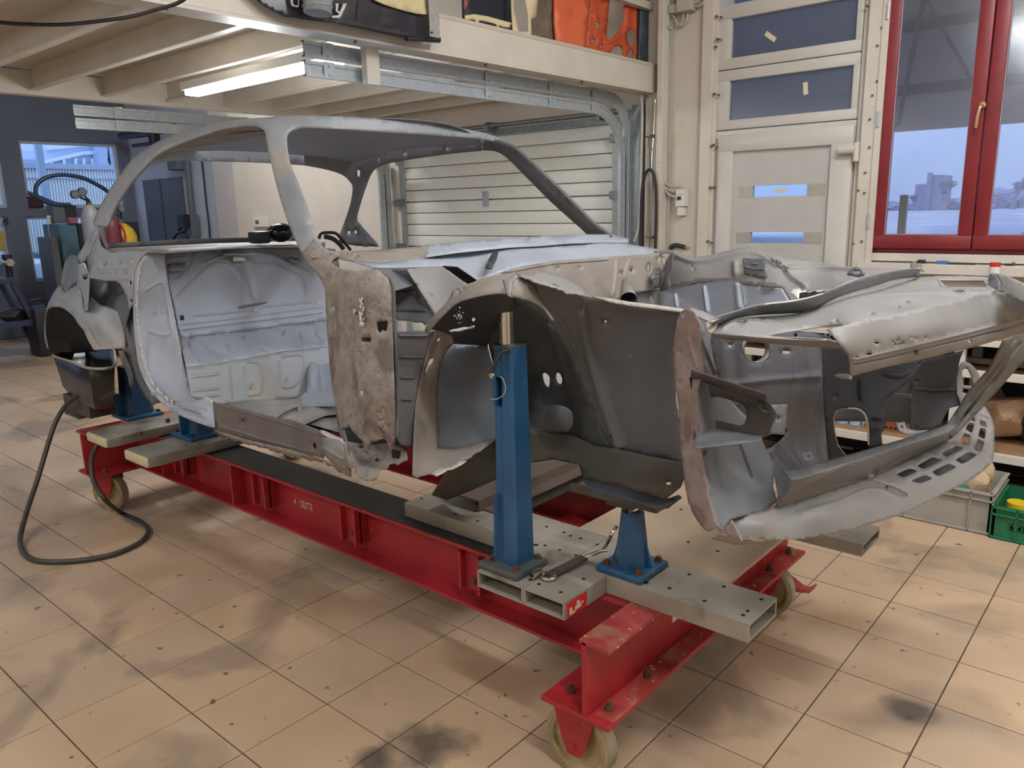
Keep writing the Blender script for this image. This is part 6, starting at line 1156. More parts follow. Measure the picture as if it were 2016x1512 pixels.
for a, b, c, d in wins:
    obj('slot_pane', box(a, b, YW, YW+0.004, c, d), glassmat('clear_pane', (0.86, 0.92, 0.96, 1), 0.04), d2)
    obj('trim_plate', box(b, b+0.115, YW-0.0145, YW-0.012, c, d), M_alu, d2); obj('trim_plate', box(a-0.10, a, YW-0.0145, YW-0.012, c, d), M_alu, d2)
for (u, v, w, h, ang, y) in ((1517, 72, .085, .03, 38, YW+0.018), (1586, 174, .03, .075, -6, YW+0.018), (1536, 376, .09, .024, 0, YW-0.002)):
    q = P5(u, v, y); M = Matrix.Translation(q) @ Matrix.Rotation(math.radians(ang), 4, 'Y')
    obj('tape', box(-w/2, w/2, -0.001, 0, -h/2, h/2, 0, M), M_tape, d2)
bm = bmesh.new(); q0, q1 = P5(1652, 296, 5.13), P5(1686, 292, 5.13)
cyl(bm, (q0.x, 5.13, q0.z), (q1.x-0.005, 5.13, q0.z), 0.026, seg=18); cyl(bm, (q1.x, 5.13, q0.z-0.07), (q1.x, 5.13, q0.z+0.04), 0.018, seg=14)
obj('hinge', bm, M_pvc, d2, smooth=40)

# red window
wx0, wx1, wz0, wz1 = WIN
wf = struct('window_1', ringframe(wx0, wx1, wz0, wz1, 0.035, YW-0.01, YW+0.06), M_red_frame, label='tall red framed casement window looking out under the canopy')
mx = P5(1924, 400).x
for (a, b, g0, g1) in ((wx0+0.02, mx-0.003, P5(1748, 400).x, P5(1895, 400).x), (mx+0.003, 2*mx-wx0-0.02, P5(1953, 400).x, 0.0)):
    g1 = g1 if g1 < -0.01 else b-0.075
    zg0 = P5(1745, 462).z
    bm = bmesh.new(); y0, y1 = YW-0.045, YW+0.02
    bx(bm, a, b, y0, y1, wz0+0.03, zg0, 0.007); bx(bm, a, b, y0, y1, wz1-0.11, wz1-0.03, 0.007); bx(bm, a, g0, y0+.0005, y1, zg0-0.01, wz1-0.10, 0.007); bx(bm, g1, b, y0+.0005, y1, zg0-0.01, wz1-0.10, 0.007)
    sash = obj('sash', bm, M_red_frame, wf, smooth=30)
    obj('bead', ringframe(g0-0.004, g1+0.004, zg0-0.004, wz1-0.10, 0.010, YW-0.03, YW-0.018, 0.002), mat('pale_bead', srgb(150, 130, 136), None, rough=0.5), sash)
    obj('pane', box(g0, g1, YW-0.02, YW-0.014, zg0, wz1-0.10), glassmat('window_pane', (0.86, 0.90, 0.94, 1), 0.14, 0.12), sash)
M_gold = mat('brass_handle', srgb(196, 160, 118), None, rough=0.35, metal=0.7)
q = P5(1936, 207, 5.15); hb = obj('window_handle', cyl(bmesh.new(), (q.x, 5.15, q.z), (q.x, 5.13, q.z), 0.016, seg=16), M_gold, wf, smooth=40)
obj('lever', tube([V((q.x, 5.135, q.z)), V((q.x-.004, 5.10, q.z-0.008)), V((q.x-0.012, 5.095, q.z-0.06)), V((q.x-0.016, 5.10, q.z-0.12))], 0.009, 10, 5), M_gold, hb, smooth=50)
for v in (22, 235, 435):
    q = P5(1747 if v < 100 else 1728 if v < 300 else 1709, v, 5.14)
    obj('hinge', box(q.x-0.004, q.x+0.012, 5.13, 5.15, q.z-0.045, q.z+0.045, 0.003), M_galv, wf)
# trim strips round the window, sill ledge and the little things on it
sx0 = P5(1696, 505).x
bm = bmesh.new(); bx(bm, sx0, wx0-0.001, 5.165, 5.20, P5(1706, 513).z, ZC, 0.002); bx(bm, sx0, 0.4, 5.165, 5.20, P5(1706, 512).z, wz0-0.001, 0.002)
tr5 = struct('trim_5', bm, M_steel_cream, label='cream window surround with ledge below the red window')
zl0, zl1 = P5(1750, 537, 5.10).z, P5(1750, 518, 5.10).z
obj('ledge', box(P5(1690, 520, 5.10).x, 0.5, 5.08, 5.20, zl0, zl1, 0.004), M_steel_cream, tr5)
M_shadow = mat('olive_grey_wall', srgb(166, 158, 142), srgb(154, 146, 130), 3, 0.75)
def sill(name, lab, cat, u, v, parts):
    q = at(u, v, 'y', 5.13); t = thing(name, lab, cat, (q.x, 5.13, zl1))
    for nm, w, d, h, m, dx in parts: obj(nm, box(q.x+dx-w/2, q.x+dx+w/2, 5.13-d/2, 5.13+d/2, zl1+0.0005, zl1+h, 0.002), m, t)
M_bluep = mat('blue_plastic', srgb(58, 112, 170), None, rough=0.4)
M_redp = mat('red_plastic', srgb(190, 40, 40), None, rough=0.4)
sill('metal_clip', 'small black metal clip on the window ledge left of the blue peg', 'clip', 1815, 508, (('body', .04, .03, .022, M_dark, 0), ('tab', .03, .02, .010, M_dark, -.03)))
sill('clothes_peg', 'small blue plastic peg on the window ledge', 'peg', 1856, 508, (('body', .06, .03, .018, M_bluep, 0), ('strap', .16, .02, .006, M_dark, .09)))
sill('screw_stub', 'dark screw stub on the window ledge near its right end', 'screw', 1988, 511, (('body', .04, .015, .012, M_dark, 0), ('head', .015, .015, .020, M_screw, .02)))
q = at(1958, 536, 'y', 4.95)
t = thing('spray_bottle', 'white bottle with a red cap standing behind the car nose by the wall', 'bottle', (q.x, 4.95, q.z-0.1))
obj('bottle_body', cyl(bmesh.new(), (q.x, 4.95, P5(1950, 672, 4.62).z+0.0008), (q.x, 4.95, at(1958, 525, 'y', 4.95).z), 0.028, seg=16), M_white, t, smooth=30)
obj('cap', cyl(bmesh.new(), (q.x, 4.95, at(1958, 525, 'y', 4.95).z), (q.x, 4.95, at(1958, 517, 'y', 4.95).z), 0.026, seg=16), M_redp, t, smooth=30)

# conduits, boxes, air line
cn = thing('cable_conduit', 'bundle of grey cable conduits running down beside the garage post', 'conduit', P5(1310, 200, 5.13))
for k, (a, b) in enumerate((((1313, -20), (1301, 345)), ((1317, -20), (1304, 345)), ((1306, -20), (1296, 180)))):
    obj('pipe', tube([P5(*a, 5.14), P5(*b, 5.14)], 0.010 if k else 0.012, 8, 1), M_greyc, cn, smooth=50)
for k, (a, b, c, d) in enumerate((((1301, 345), (1303, 362), (1314, 372), (1329, 378)), ((1304, 345), (1308, 358), (1320, 366), (1338, 368)), ((1303, 350), (1306, 366), (1316, 382), (1330, 388)))):
    obj('pipe', tube([P5(*q, 5.14) for q in (a, b, c, d)], 0.008, 8, 5), M_greyc, cn, smooth=50)
for u, v in ((1312, 55), (1305, 145), (1300, 233), (1298, 320)): q = P5(u, v, 5.13); obj('clip', box(q.x-.02, q.x+.02, 5.12, 5.2, q.z-.01, q.z+.01), M_greyc, cn)
eb = thing('junction_box', 'pale grey electrical junction box high on the wall beside the toplights', 'box', P5(1345, 10, 5.12))
a, b = P5(1331, 24, 5.1), P5(1361, -30, 5.1)
obj('box_body', box(a.x, b.x, 5.10, 5.19, a.z, b.z, 0.004), M_greyc, eb)
obj('side_box', box(P5(1316, 25, 5.12).x, a.x, 5.12, 5.19, P5(1316, 27, 5.12).z, P5(1316, 10, 5.12).z, 0.003), M_greyc, eb)
for pts in (((1345, 27), (1344, 42), (1337, 49), (1331, 42), (1326, 32), (1320, 31), (1315, 40), (1314, 60)), ((1354, 27), (1352, 40), (1344, 49), (1337, 50)), ((1362, 12), (1374, 12), (1384, 6), (1390, -10)), ((1362, 5), (1372, 4), (1382, -6))):
    obj('cable', tube([P5(*q, 5.15) for q in pts], 0.0075, 8, 5), M_greyc, eb, smooth=50)
sb_ = thing('switch_box', 'white breaker box with a small socket under it on the cream wall', 'box', P5(1338, 400, 5.15))
a, b = P5(1329, 407, 5.13), P5(1348, 373, 5.13)
obj('box_body', box(a.x, b.x, 5.13, 5.19, a.z, b.z, 0.005), M_white, sb_)
obj('breaker', box(a.x+0.018, a.x+0.045, 5.122, 5.13, (a.z+b.z)/2-0.012, (a.z+b.z)/2+0.012), M_dark, sb_)
obj('flap', box(a.x+.008, b.x-.006, 5.125, 5.13, b.z-.03, b.z-.006, .002), M_white, sb_)
c = P5(1332, 425, 5.14); obj('socket', box(c.x, c.x+0.052, 5.14, 5.19, c.z, a.z-0.002, 0.006), M_white, sb_)
al = thing('air_line', 'thin steel air pipe with valves and a black hose beside the garage track', 'pipe', P5(1285, 300, 5.10))
obj('pipe', tube([P5(1268, 187, 5.08), P5(1280, 187, 5.08), P5(1289, 196, 5.08), P5(1289, 215, 5.08), P5(1287, 270, 5.08), P5(1283, 330, 5.08), P5(1281, 480, 5.08)], 0.007, 8, 6), M_chrome, al, smooth=50)
obj('pipe', tube([P5(1262, 186, 5.06), P5(1264, 240, 5.06), P5(1260, 400, 5.06), P5(1257, 450, 5.06), P5(1249, 475, 5.06)], 0.011, 8, 6), M_greyc, al, smooth=50)
for v in (268, 467):
    q = P5(1285, v, 5.07); bm = bmesh.new(); cyl(bm, q-V((0.02, 0, 0)), q+V((0.01, 0, 0)), 0.013, seg=10); cyl(bm, q-V((0.06, 0, 0)), q-V((0.01, 0, 0.004)), 0.005, seg=8); obj('valve', bm, M_screw, al, smooth=40)
obj('hose_loop', tube([P5(u, v, 5.06) for u, v in ((1262, 482), (1262, 420), (1264, 375), (1270, 345), (1278, 334), (1286, 342), (1291, 368), (1292, 420), (1290, 490))], 0.011, 10, 6), M_black, al, smooth=50)
obj('cable_tie', tube([P5(1277, 272, 5.06), P5(1279, 300, 5.05), P5(1280, 330, 5.05)], 0.003, 6, 4), M_dark, al)
bg_ = thing('blow_gun', 'black blow gun handle hanging just above the far front wing', 'tool', at(1335, 486, 'y', 5.16))
obj('handle', tube([at(u, v, 'y', 5.17) for u, v in ((1320, 491), (1324, 484), (1334, 483), (1348, 487))], 0.016, 10, 5), M_dark, bg_, smooth=50)
obj('nozzle', cyl(bmesh.new(), at(1348, 487, 'y', 5.17), at(1358, 488, 'y', 5.17), 0.006, seg=8), M_gold, bg_)

# thermostat and straps on the wall behind the car
q = P5(511, 437, 5.19)
t = thing('thermostat', 'small white thermostat on the cream wall seen through the car', 'thermostat', q)
a, b = P5(499, 447, 5.17), P5(524, 428, 5.17)
obj('housing', box(a.x, b.x, 5.17, 5.199, a.z, b.z, 0.006), M_white, t)
obj('display', box(a.x+.05, a.x+.12, 5.168, 5.171, (a.z+b.z)/2-.02, b.z-.03), mat('lcd', srgb(90, 92, 86), None, rough=.4), t)
q = P5(758, 330, 5.12)
t = thing('pull_strap', 'yellow strap hanging from a black sleeve beside the left door track', 'strap', q)
obj('sleeve', tube([P5(754, 322, 5.12), P5(756, 350, 5.12), P5(759, 368, 5.12)], 0.045, 10, 4), M_dark, t, smooth=50)
obj('strap', box(P5(756, 400, 5.13).x, P5(764, 400, 5.13).x, 5.13, 5.14, P5(760, 480, 5.13).z, P5(759, 366, 5.13).z), mat('yellow_strap', srgb(214, 190, 84), None, rough=.6), t)

# ------------------------------------------------------------------ outside the window wall
M_field = mat('haze_tinted_field', srgb(158, 160, 172), srgb(142, 144, 158), 0.6, 0.9, c3=srgb(172, 172, 182), s3=0.3, t3=.55)  # distance haze is in the colour, lightened to bounce onto the canopy
M_haze = mat('haze_tinted_trees', srgb(140, 146, 170), srgb(124, 130, 154), 1.5, 0.95)  # bluish distance haze mixed into the tree colour
zs_ = [(5.5, 0.0), (9.0, at(1785, 470, 'y', 9.0).z), (14, at(1785, 455, 'y', 14).z), (30, at(1785, 432, 'y', 30).z), (60, at(1785, 417, 'y', 60).z), (120, at(1785, 408, 'y', 120).z)]
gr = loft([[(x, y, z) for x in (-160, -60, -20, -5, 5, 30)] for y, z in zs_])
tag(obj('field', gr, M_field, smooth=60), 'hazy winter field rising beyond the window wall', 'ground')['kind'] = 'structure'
cpy = thing('entrance_canopy', 'dark canopy roof on steel bracing outside the red window', 'canopy', (-2, 7, 3))
zf = at(1760, 260, 'y', 9.0).z
M_can = mat('canopy_dark_sheet', srgb(214, 216, 222), srgb(200, 204, 212), 1.5, 0.7)
obj('canopy_sheet', box(-9, 3, 5.6, 9.1, 3.72, 3.76), M_can, cpy)
obj('canopy_fascia', box(-9, 3, 9.0, 9.06, zf, 3.8), M_can, cpy)
M_canb = mat('canopy_steel', srgb(120, 130, 150), None, rough=.6)
for z in (zf+0.35, zf+0.95): obj('girt', box(-9, 3, 8.94, 9.0, z, z+0.09), M_canb, cpy)
for x in (-6.6, -4.4, -2.45, -1.2, 0.4):
    obj('brace', bars([(V((x, 8.93, zf+0.05)), V((x+0.15, 8.93, zf+1.3)))], 0.05, 0.03), M_canb, cpy); obj('brace', bars([(V((x+0.85, 8.90, zf+0.05)), V((x+0.15, 8.90, zf+1.25)))], 0.05, 0.03), M_canb, cpy)
for x in (-9, 2.9): obj('canopy_post', box(x, x+0.1, 8.95, 9.05, 0, zf), M_canb, cpy)
a, b = at(1772, 384, 'y', 8.6), at(1786, 384, 'y', 8.6)
tag(obj('fence_post', box(a.x, b.x, 8.6, 8.66, 0.3, a.z), mat('concrete_post', srgb(104, 116, 124), srgb(94, 104, 112), 8, .8)), 'square concrete fence post outside the left window sash', 'post')
R_ = random.Random(40)
def bare_tree(u, vb, vt, y, seed, label, r0=0.16):
    rr = random.Random(seed); base = at(u, vb, 'y', y); top = at(u, vt, 'y', y); H = top.z-base.z
    t = thing('bare_tree', label, 'tree', base, 'bare winter trees beyond the field')
    segs = []
    def grow(p, d, L, r, lev):
        q = p+d*L; segs.append((p, q, r, lev))
        if lev >= 6: return
        for k in range(3 if lev < 4 else 2):
            a = rr.uniform(0, 2*PI); s = V((math.cos(a), math.sin(a), 0.15)).normalized(); grow(q, (d+s*rr.uniform(.45, .85)).normalized(), L*rr.uniform(.62, .8), r*.62, lev+1)
    grow(base, V((0, 0, 1)), H*.24, r0, 0)
    bt = bmesh.new(); bb = bmesh.new()
    for p, q, r, lev in segs: cyl(bt if lev < 2 else bb, p, q, max(r, .012), max(r*.7, .010), 5 if lev < 2 else 3, False)
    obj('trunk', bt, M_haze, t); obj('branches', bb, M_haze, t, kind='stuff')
bare_tree(1857, 414, 330, 48, 3, 'spreading bare tree in the middle of the left sash view', .22)
bare_tree(1803, 415, 372, 55, 5, 'small bare tree left of the pale house beyond the field', .14)
bare_tree(1995, 412, 330, 60, 8, 'bare tree at the right edge of the window view', .2)
def treeline(name, u0, u1, vb, vt, y, seed, label):
    rr = random.Random(seed); bm = bmesh.new(); n = int((u1-u0)/7)
    for k in range(n):
        u = u0+(u1-u0)*k/(n-1)+rr.uniform(-4, 4); top = at(u, vt+rr.uniform(-6, 10), 'y', y); bot = at(u, vb+6, 'y', y)
        bmesh.ops.create_icosphere(bm, subdivisions=2, radius=1, matrix=Matrix.Translation((top+bot)/2) @ Matrix.Diagonal((rr.uniform(.8, 1.5)*y/70, 1, (top.z-bot.z)/2, 1)))
    for v in bm.verts: v.co += V((rr.uniform(-.25, .25), rr.uniform(-.2, .2), rr.uniform(-.25, .25)))*y/80
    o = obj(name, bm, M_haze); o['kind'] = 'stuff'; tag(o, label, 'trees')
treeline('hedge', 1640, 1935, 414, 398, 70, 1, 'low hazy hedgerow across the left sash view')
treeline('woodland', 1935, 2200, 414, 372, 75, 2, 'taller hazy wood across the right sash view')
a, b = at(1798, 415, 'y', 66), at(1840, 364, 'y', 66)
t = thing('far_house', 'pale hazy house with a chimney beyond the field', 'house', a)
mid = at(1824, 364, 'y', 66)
obj('wall_block', box(a.x, mid.x, 66, 69, a.z, at(1800, 363, 'y', 66).z), mat('haze_tinted_house', srgb(126, 128, 160), None, rough=.9), t)  # house colour carries the distance haze too
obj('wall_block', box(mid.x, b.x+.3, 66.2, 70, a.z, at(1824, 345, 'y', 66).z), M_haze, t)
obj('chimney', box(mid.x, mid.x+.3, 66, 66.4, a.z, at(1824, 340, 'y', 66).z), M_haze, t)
# parked car outside
y = 7.4; c0 = at(1950, 459, 'y', y); t = thing('parked_car', 'silver car parked outside at the right edge of the window', 'car', (c0.x+1.5, y+.8, 0))
zr = at(2016, 417, 'y', y).z
prof = [(-1.0, .35), (-1.02, .7), (-.75, .92), (-.15, 1.02), (.42, zr-.12), (.75, zr-.02), (1.3, zr), (2.0, zr-.04), (2.6, 1.1), (3.1, 1.05), (3.15, .4)]
x0c = c0.x-0.15+.0
rows = [[(x0c+px, y+dy, pz-(0.02 if dy in (0, 1.6) else 0)-(0.0)) for px, pz in prof] for dy in (0.0, .12, .8, 1.48, 1.6)]
bm = loft(rows); 
for k in (0, -1):
    pass
obj('body', bm, mat('silver_paint', srgb(150, 156, 160), None, rough=.25, metal=.6), t, smooth=60)
obj('side_panel', prism([(x0c+px, y, pz-.02) for px, pz in prof], (0, .01, 0)), mat('silver_paint', srgb(150, 156, 160)), t)
obj('side_glass', prism([(x0c+.0+px, y-.006, pz) for px, pz in ((-.02, 1.04), (.45, zr-.16), (.8, zr-.08), (1.9, zr-.09), (2.35, 1.06))], (0, .005, 0)), mat('car_glass', srgb(60, 70, 76), None, rough=.1), t)
for px in (-.4, 2.5): obj('wheel', cyl(bmesh.new(), (x0c+px, y-.02, .32), (x0c+px, y+.2, .32), .32, seg=24), M_black, t, smooth=30)
# ------------------------------------------------------------------ workbench shelf and crates below the window
M_beech = mat('wood_board', srgb(160, 126, 92), srgb(136, 102, 72), 5, 0.6, c3=srgb(112, 82, 58), s3=6, t3=.58)
YS = 4.62
tb = thing('storage_shelf', 'cream steel shelf unit with wooden boards along the wall below the window', 'shelf', (-0.8, 4.9, 0))
zb1 = P5(1980, 897, YS).z; zb0 = P5(1980, 914, YS).z; zm1, zm0 = P5(1980, 736, YS).z, P5(1980, 752, YS).z; zt1, zt0 = P5(1950, 672, YS).z, P5(1950, 684, YS).z
zg1, zg0 = P5(1960, 708, YS+.25).z, P5(1960, 720, YS+.25).z
for z0, z1, y, m in ((zb0, zb1, YS, M_steel_cream), (zm0, zm1, YS, M_steel_cream), (zt0, zt1, YS, M_steel_cream), (zg0, zg1, YS+.25, mat('grey_rail', srgb(140, 130, 118), None, rough=.6))):
    obj('rail', box(-2.3, 0.6, y, y+.03, z0, z1, .003), m, tb)
for k in range(4):
    y0 = YS+.03+k*.125; obj('board', box(-2.3, 0.6, y0, y0+.12, zb1-.012, zb1+.012, .002), M_beech, tb)
obj('shelf_board', box(-2.3, .6, YS+.03, 5.14, zm0, zm0+.02), M_beech, tb); obj('top_board', box(-2.3, .6, YS+.03, 5.14, zt1-.02, zt1), M_beech, tb)
for x in (-2.28, -.9+.0, .5):
    for y in (YS+.001, 5.08): obj('leg', box(x, x+.05, y+.03, y+.07, 0, zt1-.021), M_steel_cream, tb)
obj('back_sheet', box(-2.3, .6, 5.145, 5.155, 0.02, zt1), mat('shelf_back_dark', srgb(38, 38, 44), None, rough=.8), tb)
zsh = zb1+.0125
def crumple(name, c, r, m, seed, parent=None, sub=3):
    rr = random.Random(seed); bm = bmesh.new(); bmesh.ops.create_icosphere(bm, subdivisions=sub, radius=1)
    ax = [V((rr.gauss(0, 1), rr.gauss(0, 1), rr.gauss(0, 1))).normalized() for _ in range(14)]; of = [rr.uniform(.62, .95) for _ in ax]
    for v in bm.verts:
        p = v.co.copy()
        for a, o_ in zip(ax, of):
            d = p.dot(a)
            if d > o_: p -= a*(d-o_)*.9
        v.co = V((p.x*r[0], p.y*r[1], p.z*r[2]))+V(c)
    return obj(name, bm, m, parent)
M_paper = mat('brown_paper', srgb(184, 154, 122), srgb(166, 136, 106), 9, .8, bump=.3, bscale=18)
M_bluebag = mat('dark_blue_plastic', srgb(32, 42, 66), srgb(24, 32, 54), 6, .35)
q = P5(1985, 830, 4.85); o = crumple('paper_bag', (q.x, 4.85, zsh+.135), (.16, .13, .135), M_paper, 4); tag(o, 'crumpled brown paper bag on the shelf board behind the front valance', 'bag')
q = P5(2030, 820, 4.85); o = crumple('plastic_bag', (q.x+.05, 4.85, zsh+.12), (.12, .15, .12), M_bluebag, 7); tag(o, 'dark blue bag on the shelf right of the paper bag', 'bag')
q = P5(1965, 790, 5.0); o = crumple('grey_sack', (q.x-.05, 5.03, zsh+.17), (.10, .08, .17), mat('grey_sack', srgb(128, 116, 106), None, rough=.8), 9); tag(o, 'grey brown sack standing behind the paper bag', 'sack')
# bottled water pack and slatted crate lid seen through the radiator opening
q = P5(1672, 835, 4.8)
pk = thing('bottle_pack', 'shrink wrapped pack of clear blue water bottles on the shelf', 'bottles', (q.x, 4.8, zsh))
M_bot = mat('pale_blue_bottle', srgb(170, 205, 220), srgb(130, 170, 195), 20, .15)
for i in range(5):
    for j in range(2): obj('bottle', cyl(bmesh.new(), (q.x-.16+i*.07, 4.74+j*.07, zsh+.0005), (q.x-.16+i*.07, 4.74+j*.07, zsh+.07), .032, .030, 12), M_bot, pk, smooth=30)
q = P5(1752, 842, 4.72)
gt = thing('slatted_tray', 'orange brown slatted tray on the shelf board', 'tray', (q.x, 4.75, zsh))
M_terra = mat('terracotta_slats', srgb(160, 98, 66), srgb(134, 80, 54), 9, .6)
obj('tray_frame', ringframe(q.x-.14, q.x+.11, zsh+.0005, zsh+.028, .012, 4.70, 4.82, .001), M_terra, gt)
for k in range(9): obj('slat', box(q.x-.12+k*.025, q.x-.108+k*.025, 4.70, 4.82, zsh+.018, zsh+.034, 0, None), M_terra, gt)
for k, (u, lab, c) in enumerate(((1800, 'black coil of hose on the shelf beside the slatted tray', M_black),)):
    q = P5(u, 845, 4.8); o = obj('hose_coil', tube([(q.x+.07*math.cos(a), 4.8+.07*math.sin(a), zsh+.015) for a in [j*PI/5 for j in range(10)]], .013, 8, 4, True), c, smooth=50); tag(o, lab, 'hose')

# crates on the floor
M_cr = mat('grey_crate_plastic', srgb(160, 156, 148), srgb(146, 142, 134), 5, .5, c3=srgb(140, 138, 118), s3=6, t3=.6)
M_crg = mat('green_crate_plastic', srgb(30, 116, 76), srgb(24, 98, 64), 5, .45)
def crate(name, label, x0, x1, y0, y1, h, m, grp=None, vent=False):
    t = thing(name, label, 'crate', ((x0+x1)/2, (y0+y1)/2, 0), grp); w = .006; sl = .012
    bm = bmesh.new()
    for (a, b, c, d) in ((x0, x1, y0, y0+w), (x0, x1, y1-w, y1), (x0, x0+w, y0, y1), (x1-w, x1, y0, y1)):
        if vent and c == y0 and d == y0+w:
            bx(bm, a, b, c, d, .0, .05); bx(bm, a, b, c, d, h-.075, h); bx(bm, a, a+.06, c, d, .05, h-.075); bx(bm, b-.06, b, c, d, .05, h-.075)
            n = 9
            for i in range(n):
                for j in range(3):
                    xx = a+.06+(b-a-.12)*(i+.5+.5*(j % 2))/n; zz = .05+(h-.125)*(j+.5)/3
                    if xx < b-.06: bx(bm, xx-.004, xx+.004, c+.001, d, zz-.022, zz+.022)
            for j in range(4): zz = .05+(h-.125)*j/3; bx(bm, a+.06, b-.06, c+.001, d, zz-.004, zz+.004)
        else: bx(bm, a, b, c, d, 0, h)
    obj('crate_wall', bm, m, t); obj('crate_bottom', box(x0, x1, y0, y1, 0.001, .008), m, t)
    r = bmesh.new()
    for z in (h-.012, h-.045, .004):
        bx(r, x0-sl, x1+sl, y0-sl, y0, z, z+.008, .001); bx(r, x0-sl, x1+sl, y1, y1+sl, z, z+.008, .001); bx(r, x0-sl, x0, y0, y1, z, z+.008, .001); bx(r, x1, x1+sl, y0, y1, z, z+.008, .001)
    for x in (x0-sl, x0+.09, x1-.09, x1+sl-.006): bx(r, x, x+.006, y0-sl, y0, .004, h-.004)
    obj('rim', r, m, t); return t
g0, g1 = at(1758, 1016, 'z', 0), at(1943, 1055, 'z', 0); hc = at(1945, 972, 'y', g1.y).z
crate('plastic_crate', 'grey plastic crate of rubble on the floor below the front valance', g0.x-.05, g1.x, g1.y+.012, g1.y+.40, hc, M_cr)
M_stone = mat('buff_stone', srgb(190, 168, 138), srgb(170, 146, 116), 8, .85, bump=.3)
for k, (u, v, r, seed, lab) in enumerate(((1925, 948, (.065, .05, .085), 3, 'larger buff broken stone sticking out of the grey crate'), (1962, 925, (.045, .04, .08), 6, 'tall buff stone chip at the right of the grey crate'), (1960, 968, (.05, .05, .04), 8, 'low pale stone chip beside the grey crate rim'))):
    q = at(u, v, 'y', g1.y+.15+.04*k); o = crumple('stone', (min(q.x, g1.x-.07), g1.y+.14+.06*k, q.z-.02), r, M_stone, seed); tag(o, lab, 'stone')
q = at(1900, 955, 'y', g1.y+.12); t = thing('glass_bottle', 'green glass bottle neck lying in the grey crate', 'bottle', q)
obj('bottle_body', cyl(bmesh.new(), q+V((-.08, .02, -.05)), q+V((0, 0, -.01)), .035, .03, 14), mat('green_glass', srgb(110, 170, 140), None, rough=.1, trans=.5), t, smooth=40)
obj('bottle_neck', cyl(bmesh.new(), q+V((0, 0, -.01)), q+V((.04, -.01, .01)), .028, .014, 14), mat('green_glass', srgb(110, 170, 140)), t, smooth=40)
o = obj('rubble', crumple('t', (g1.x-.22, g1.y+.2, .12), (.19, .16, .09), M_stone, 22).data, M_stone); bpy.data.objects.remove(bpy.data.objects['t']); o['kind'] = 'stuff'; tag(o, 'loose rubble filling the grey crate', 'rubble')
e0 = at(1946, 1057, 'z', 0); hg = at(1958, 995, 'y', e0.y).z
crate('plastic_crate', 'green vented crate with yellow tins at the right edge of the floor', e0.x+.012, e0.x+.42, e0.y+.0, e0.y+.36, hg, M_crg, None, True)
M_yel = mat('yellow_tin', srgb(226, 196, 40), srgb(210, 176, 30), 8, .4)
for k, (dx, dy, r, h, z, lab) in enumerate(((.09, .10, .045, .09, hg-.085, 'small yellow and grey tin at the left of the green crate'), (.20, .12, .055, .12, hg-.05, 'yellow tin in the middle of the green crate'), (.31, .12, .05, .12, hg-.05, 'yellow tin at the right of the green crate'))):
    t = thing('tin', lab, 'tin', (e0.x+dx, e0.y+dy, z)); x, y = e0.x+dx, e0.y+dy
    obj('tin_body', cyl(bmesh.new(), (x, y, z), (x, y, z+h*.55), r, seg=18), M_dark if k == 0 else M_yel, t, smooth=30)
    obj('tin_lid', cyl(bmesh.new(), (x, y, z+h*.55), (x, y, z+h), r*1.03, seg=18), M_yel, t, smooth=30)
bm = bmesh.new(); rr = random.Random(2)
for k in range(40):
    bmesh.ops.create_icosphere(bm, subdivisions=1, radius=rr.uniform(.018, .028), matrix=Matrix.Translation((e0.x+rr.uniform(.04, .39), e0.y+rr.uniform(.035, .3), rr.uniform(.035, .09))))
o = obj('yellow_caps', bm, mat('yellow_caps', srgb(190, 168, 60), srgb(120, 116, 50), 30, .6)); o['kind'] = 'stuff'; tag(o, 'heap of yellow and olive caps in the green crate', 'caps')

# ------------------------------------------------------------------ parts stored on the loft
XF = -3.17
def lsheet(name, lab, cat, out, m, x=XF, holes=(), th=0.02, grp=None, ribs=(), step=14):
    c = [(out[0][0], out[0][1], 'x', x), (out[len(out)//2][0], out[len(out)//2][1], 'x', x), (out[1][0], out[1][1], 'x', x), (out[-1][0], out[-1][1], 'x', x)]
    o = sheet(name, out, c, m, None, holes, ribs, step=step, th=th, smooth=40, lam=0); tag(o, lab, cat, grp); return o
M_or = mat('orange_paint', srgb(226, 112, 72), srgb(216, 102, 64), 4, .45, c3=srgb(206, 94, 60), s3=4, t3=.6)
M_or2 = mat('orange_worn_paint', srgb(206, 92, 52), srgb(184, 76, 44), 7, .5, spots=(srgb(120, 70, 50), 30, .68))
M_cr2 = mat('cream_old_paint', srgb(222, 208, 168), srgb(206, 190, 150), 6, .5)
M_navy = mat('navy_lining', srgb(36, 40, 54), srgb(28, 31, 44), 6, .6)
M_felt = mat('brown_felt', srgb(124, 112, 98), srgb(96, 84, 72), 14, .95, bump=.6, bscale=50)
lsheet('black_bonnet_pad', 'dark blue black panel leaning on the loft left of the cream frame', 'panel', [(912, -70), (1010, -70), (1014, 92), (916, 66), (914, 20)], M_navy, XF-.08)
o = lsheet('cream_trim_strip', 'curved cream trim strip with tabs in front of the dark panel on the loft', 'trim', [(916, 30), (935, 28), (960, 32), (985, 39), (1007, 45), (1003, 55), (990, 53), (984, 50), (982, 54), (978, 53), (978, 48), (960, 43), (944, 40), (942, 46), (937, 44), (937, 39), (916, 38)], M_cr2, XF+.02, th=.006, step=6)
lsheet('red_panel_edge', 'narrow red panel edge beside the loft post', 'panel', [(914, -60), (938, -60), (924, 2), (914, 26)], mat('dull_red_paint', srgb(140, 60, 66), None, rough=.5), XF+.01, th=.004)
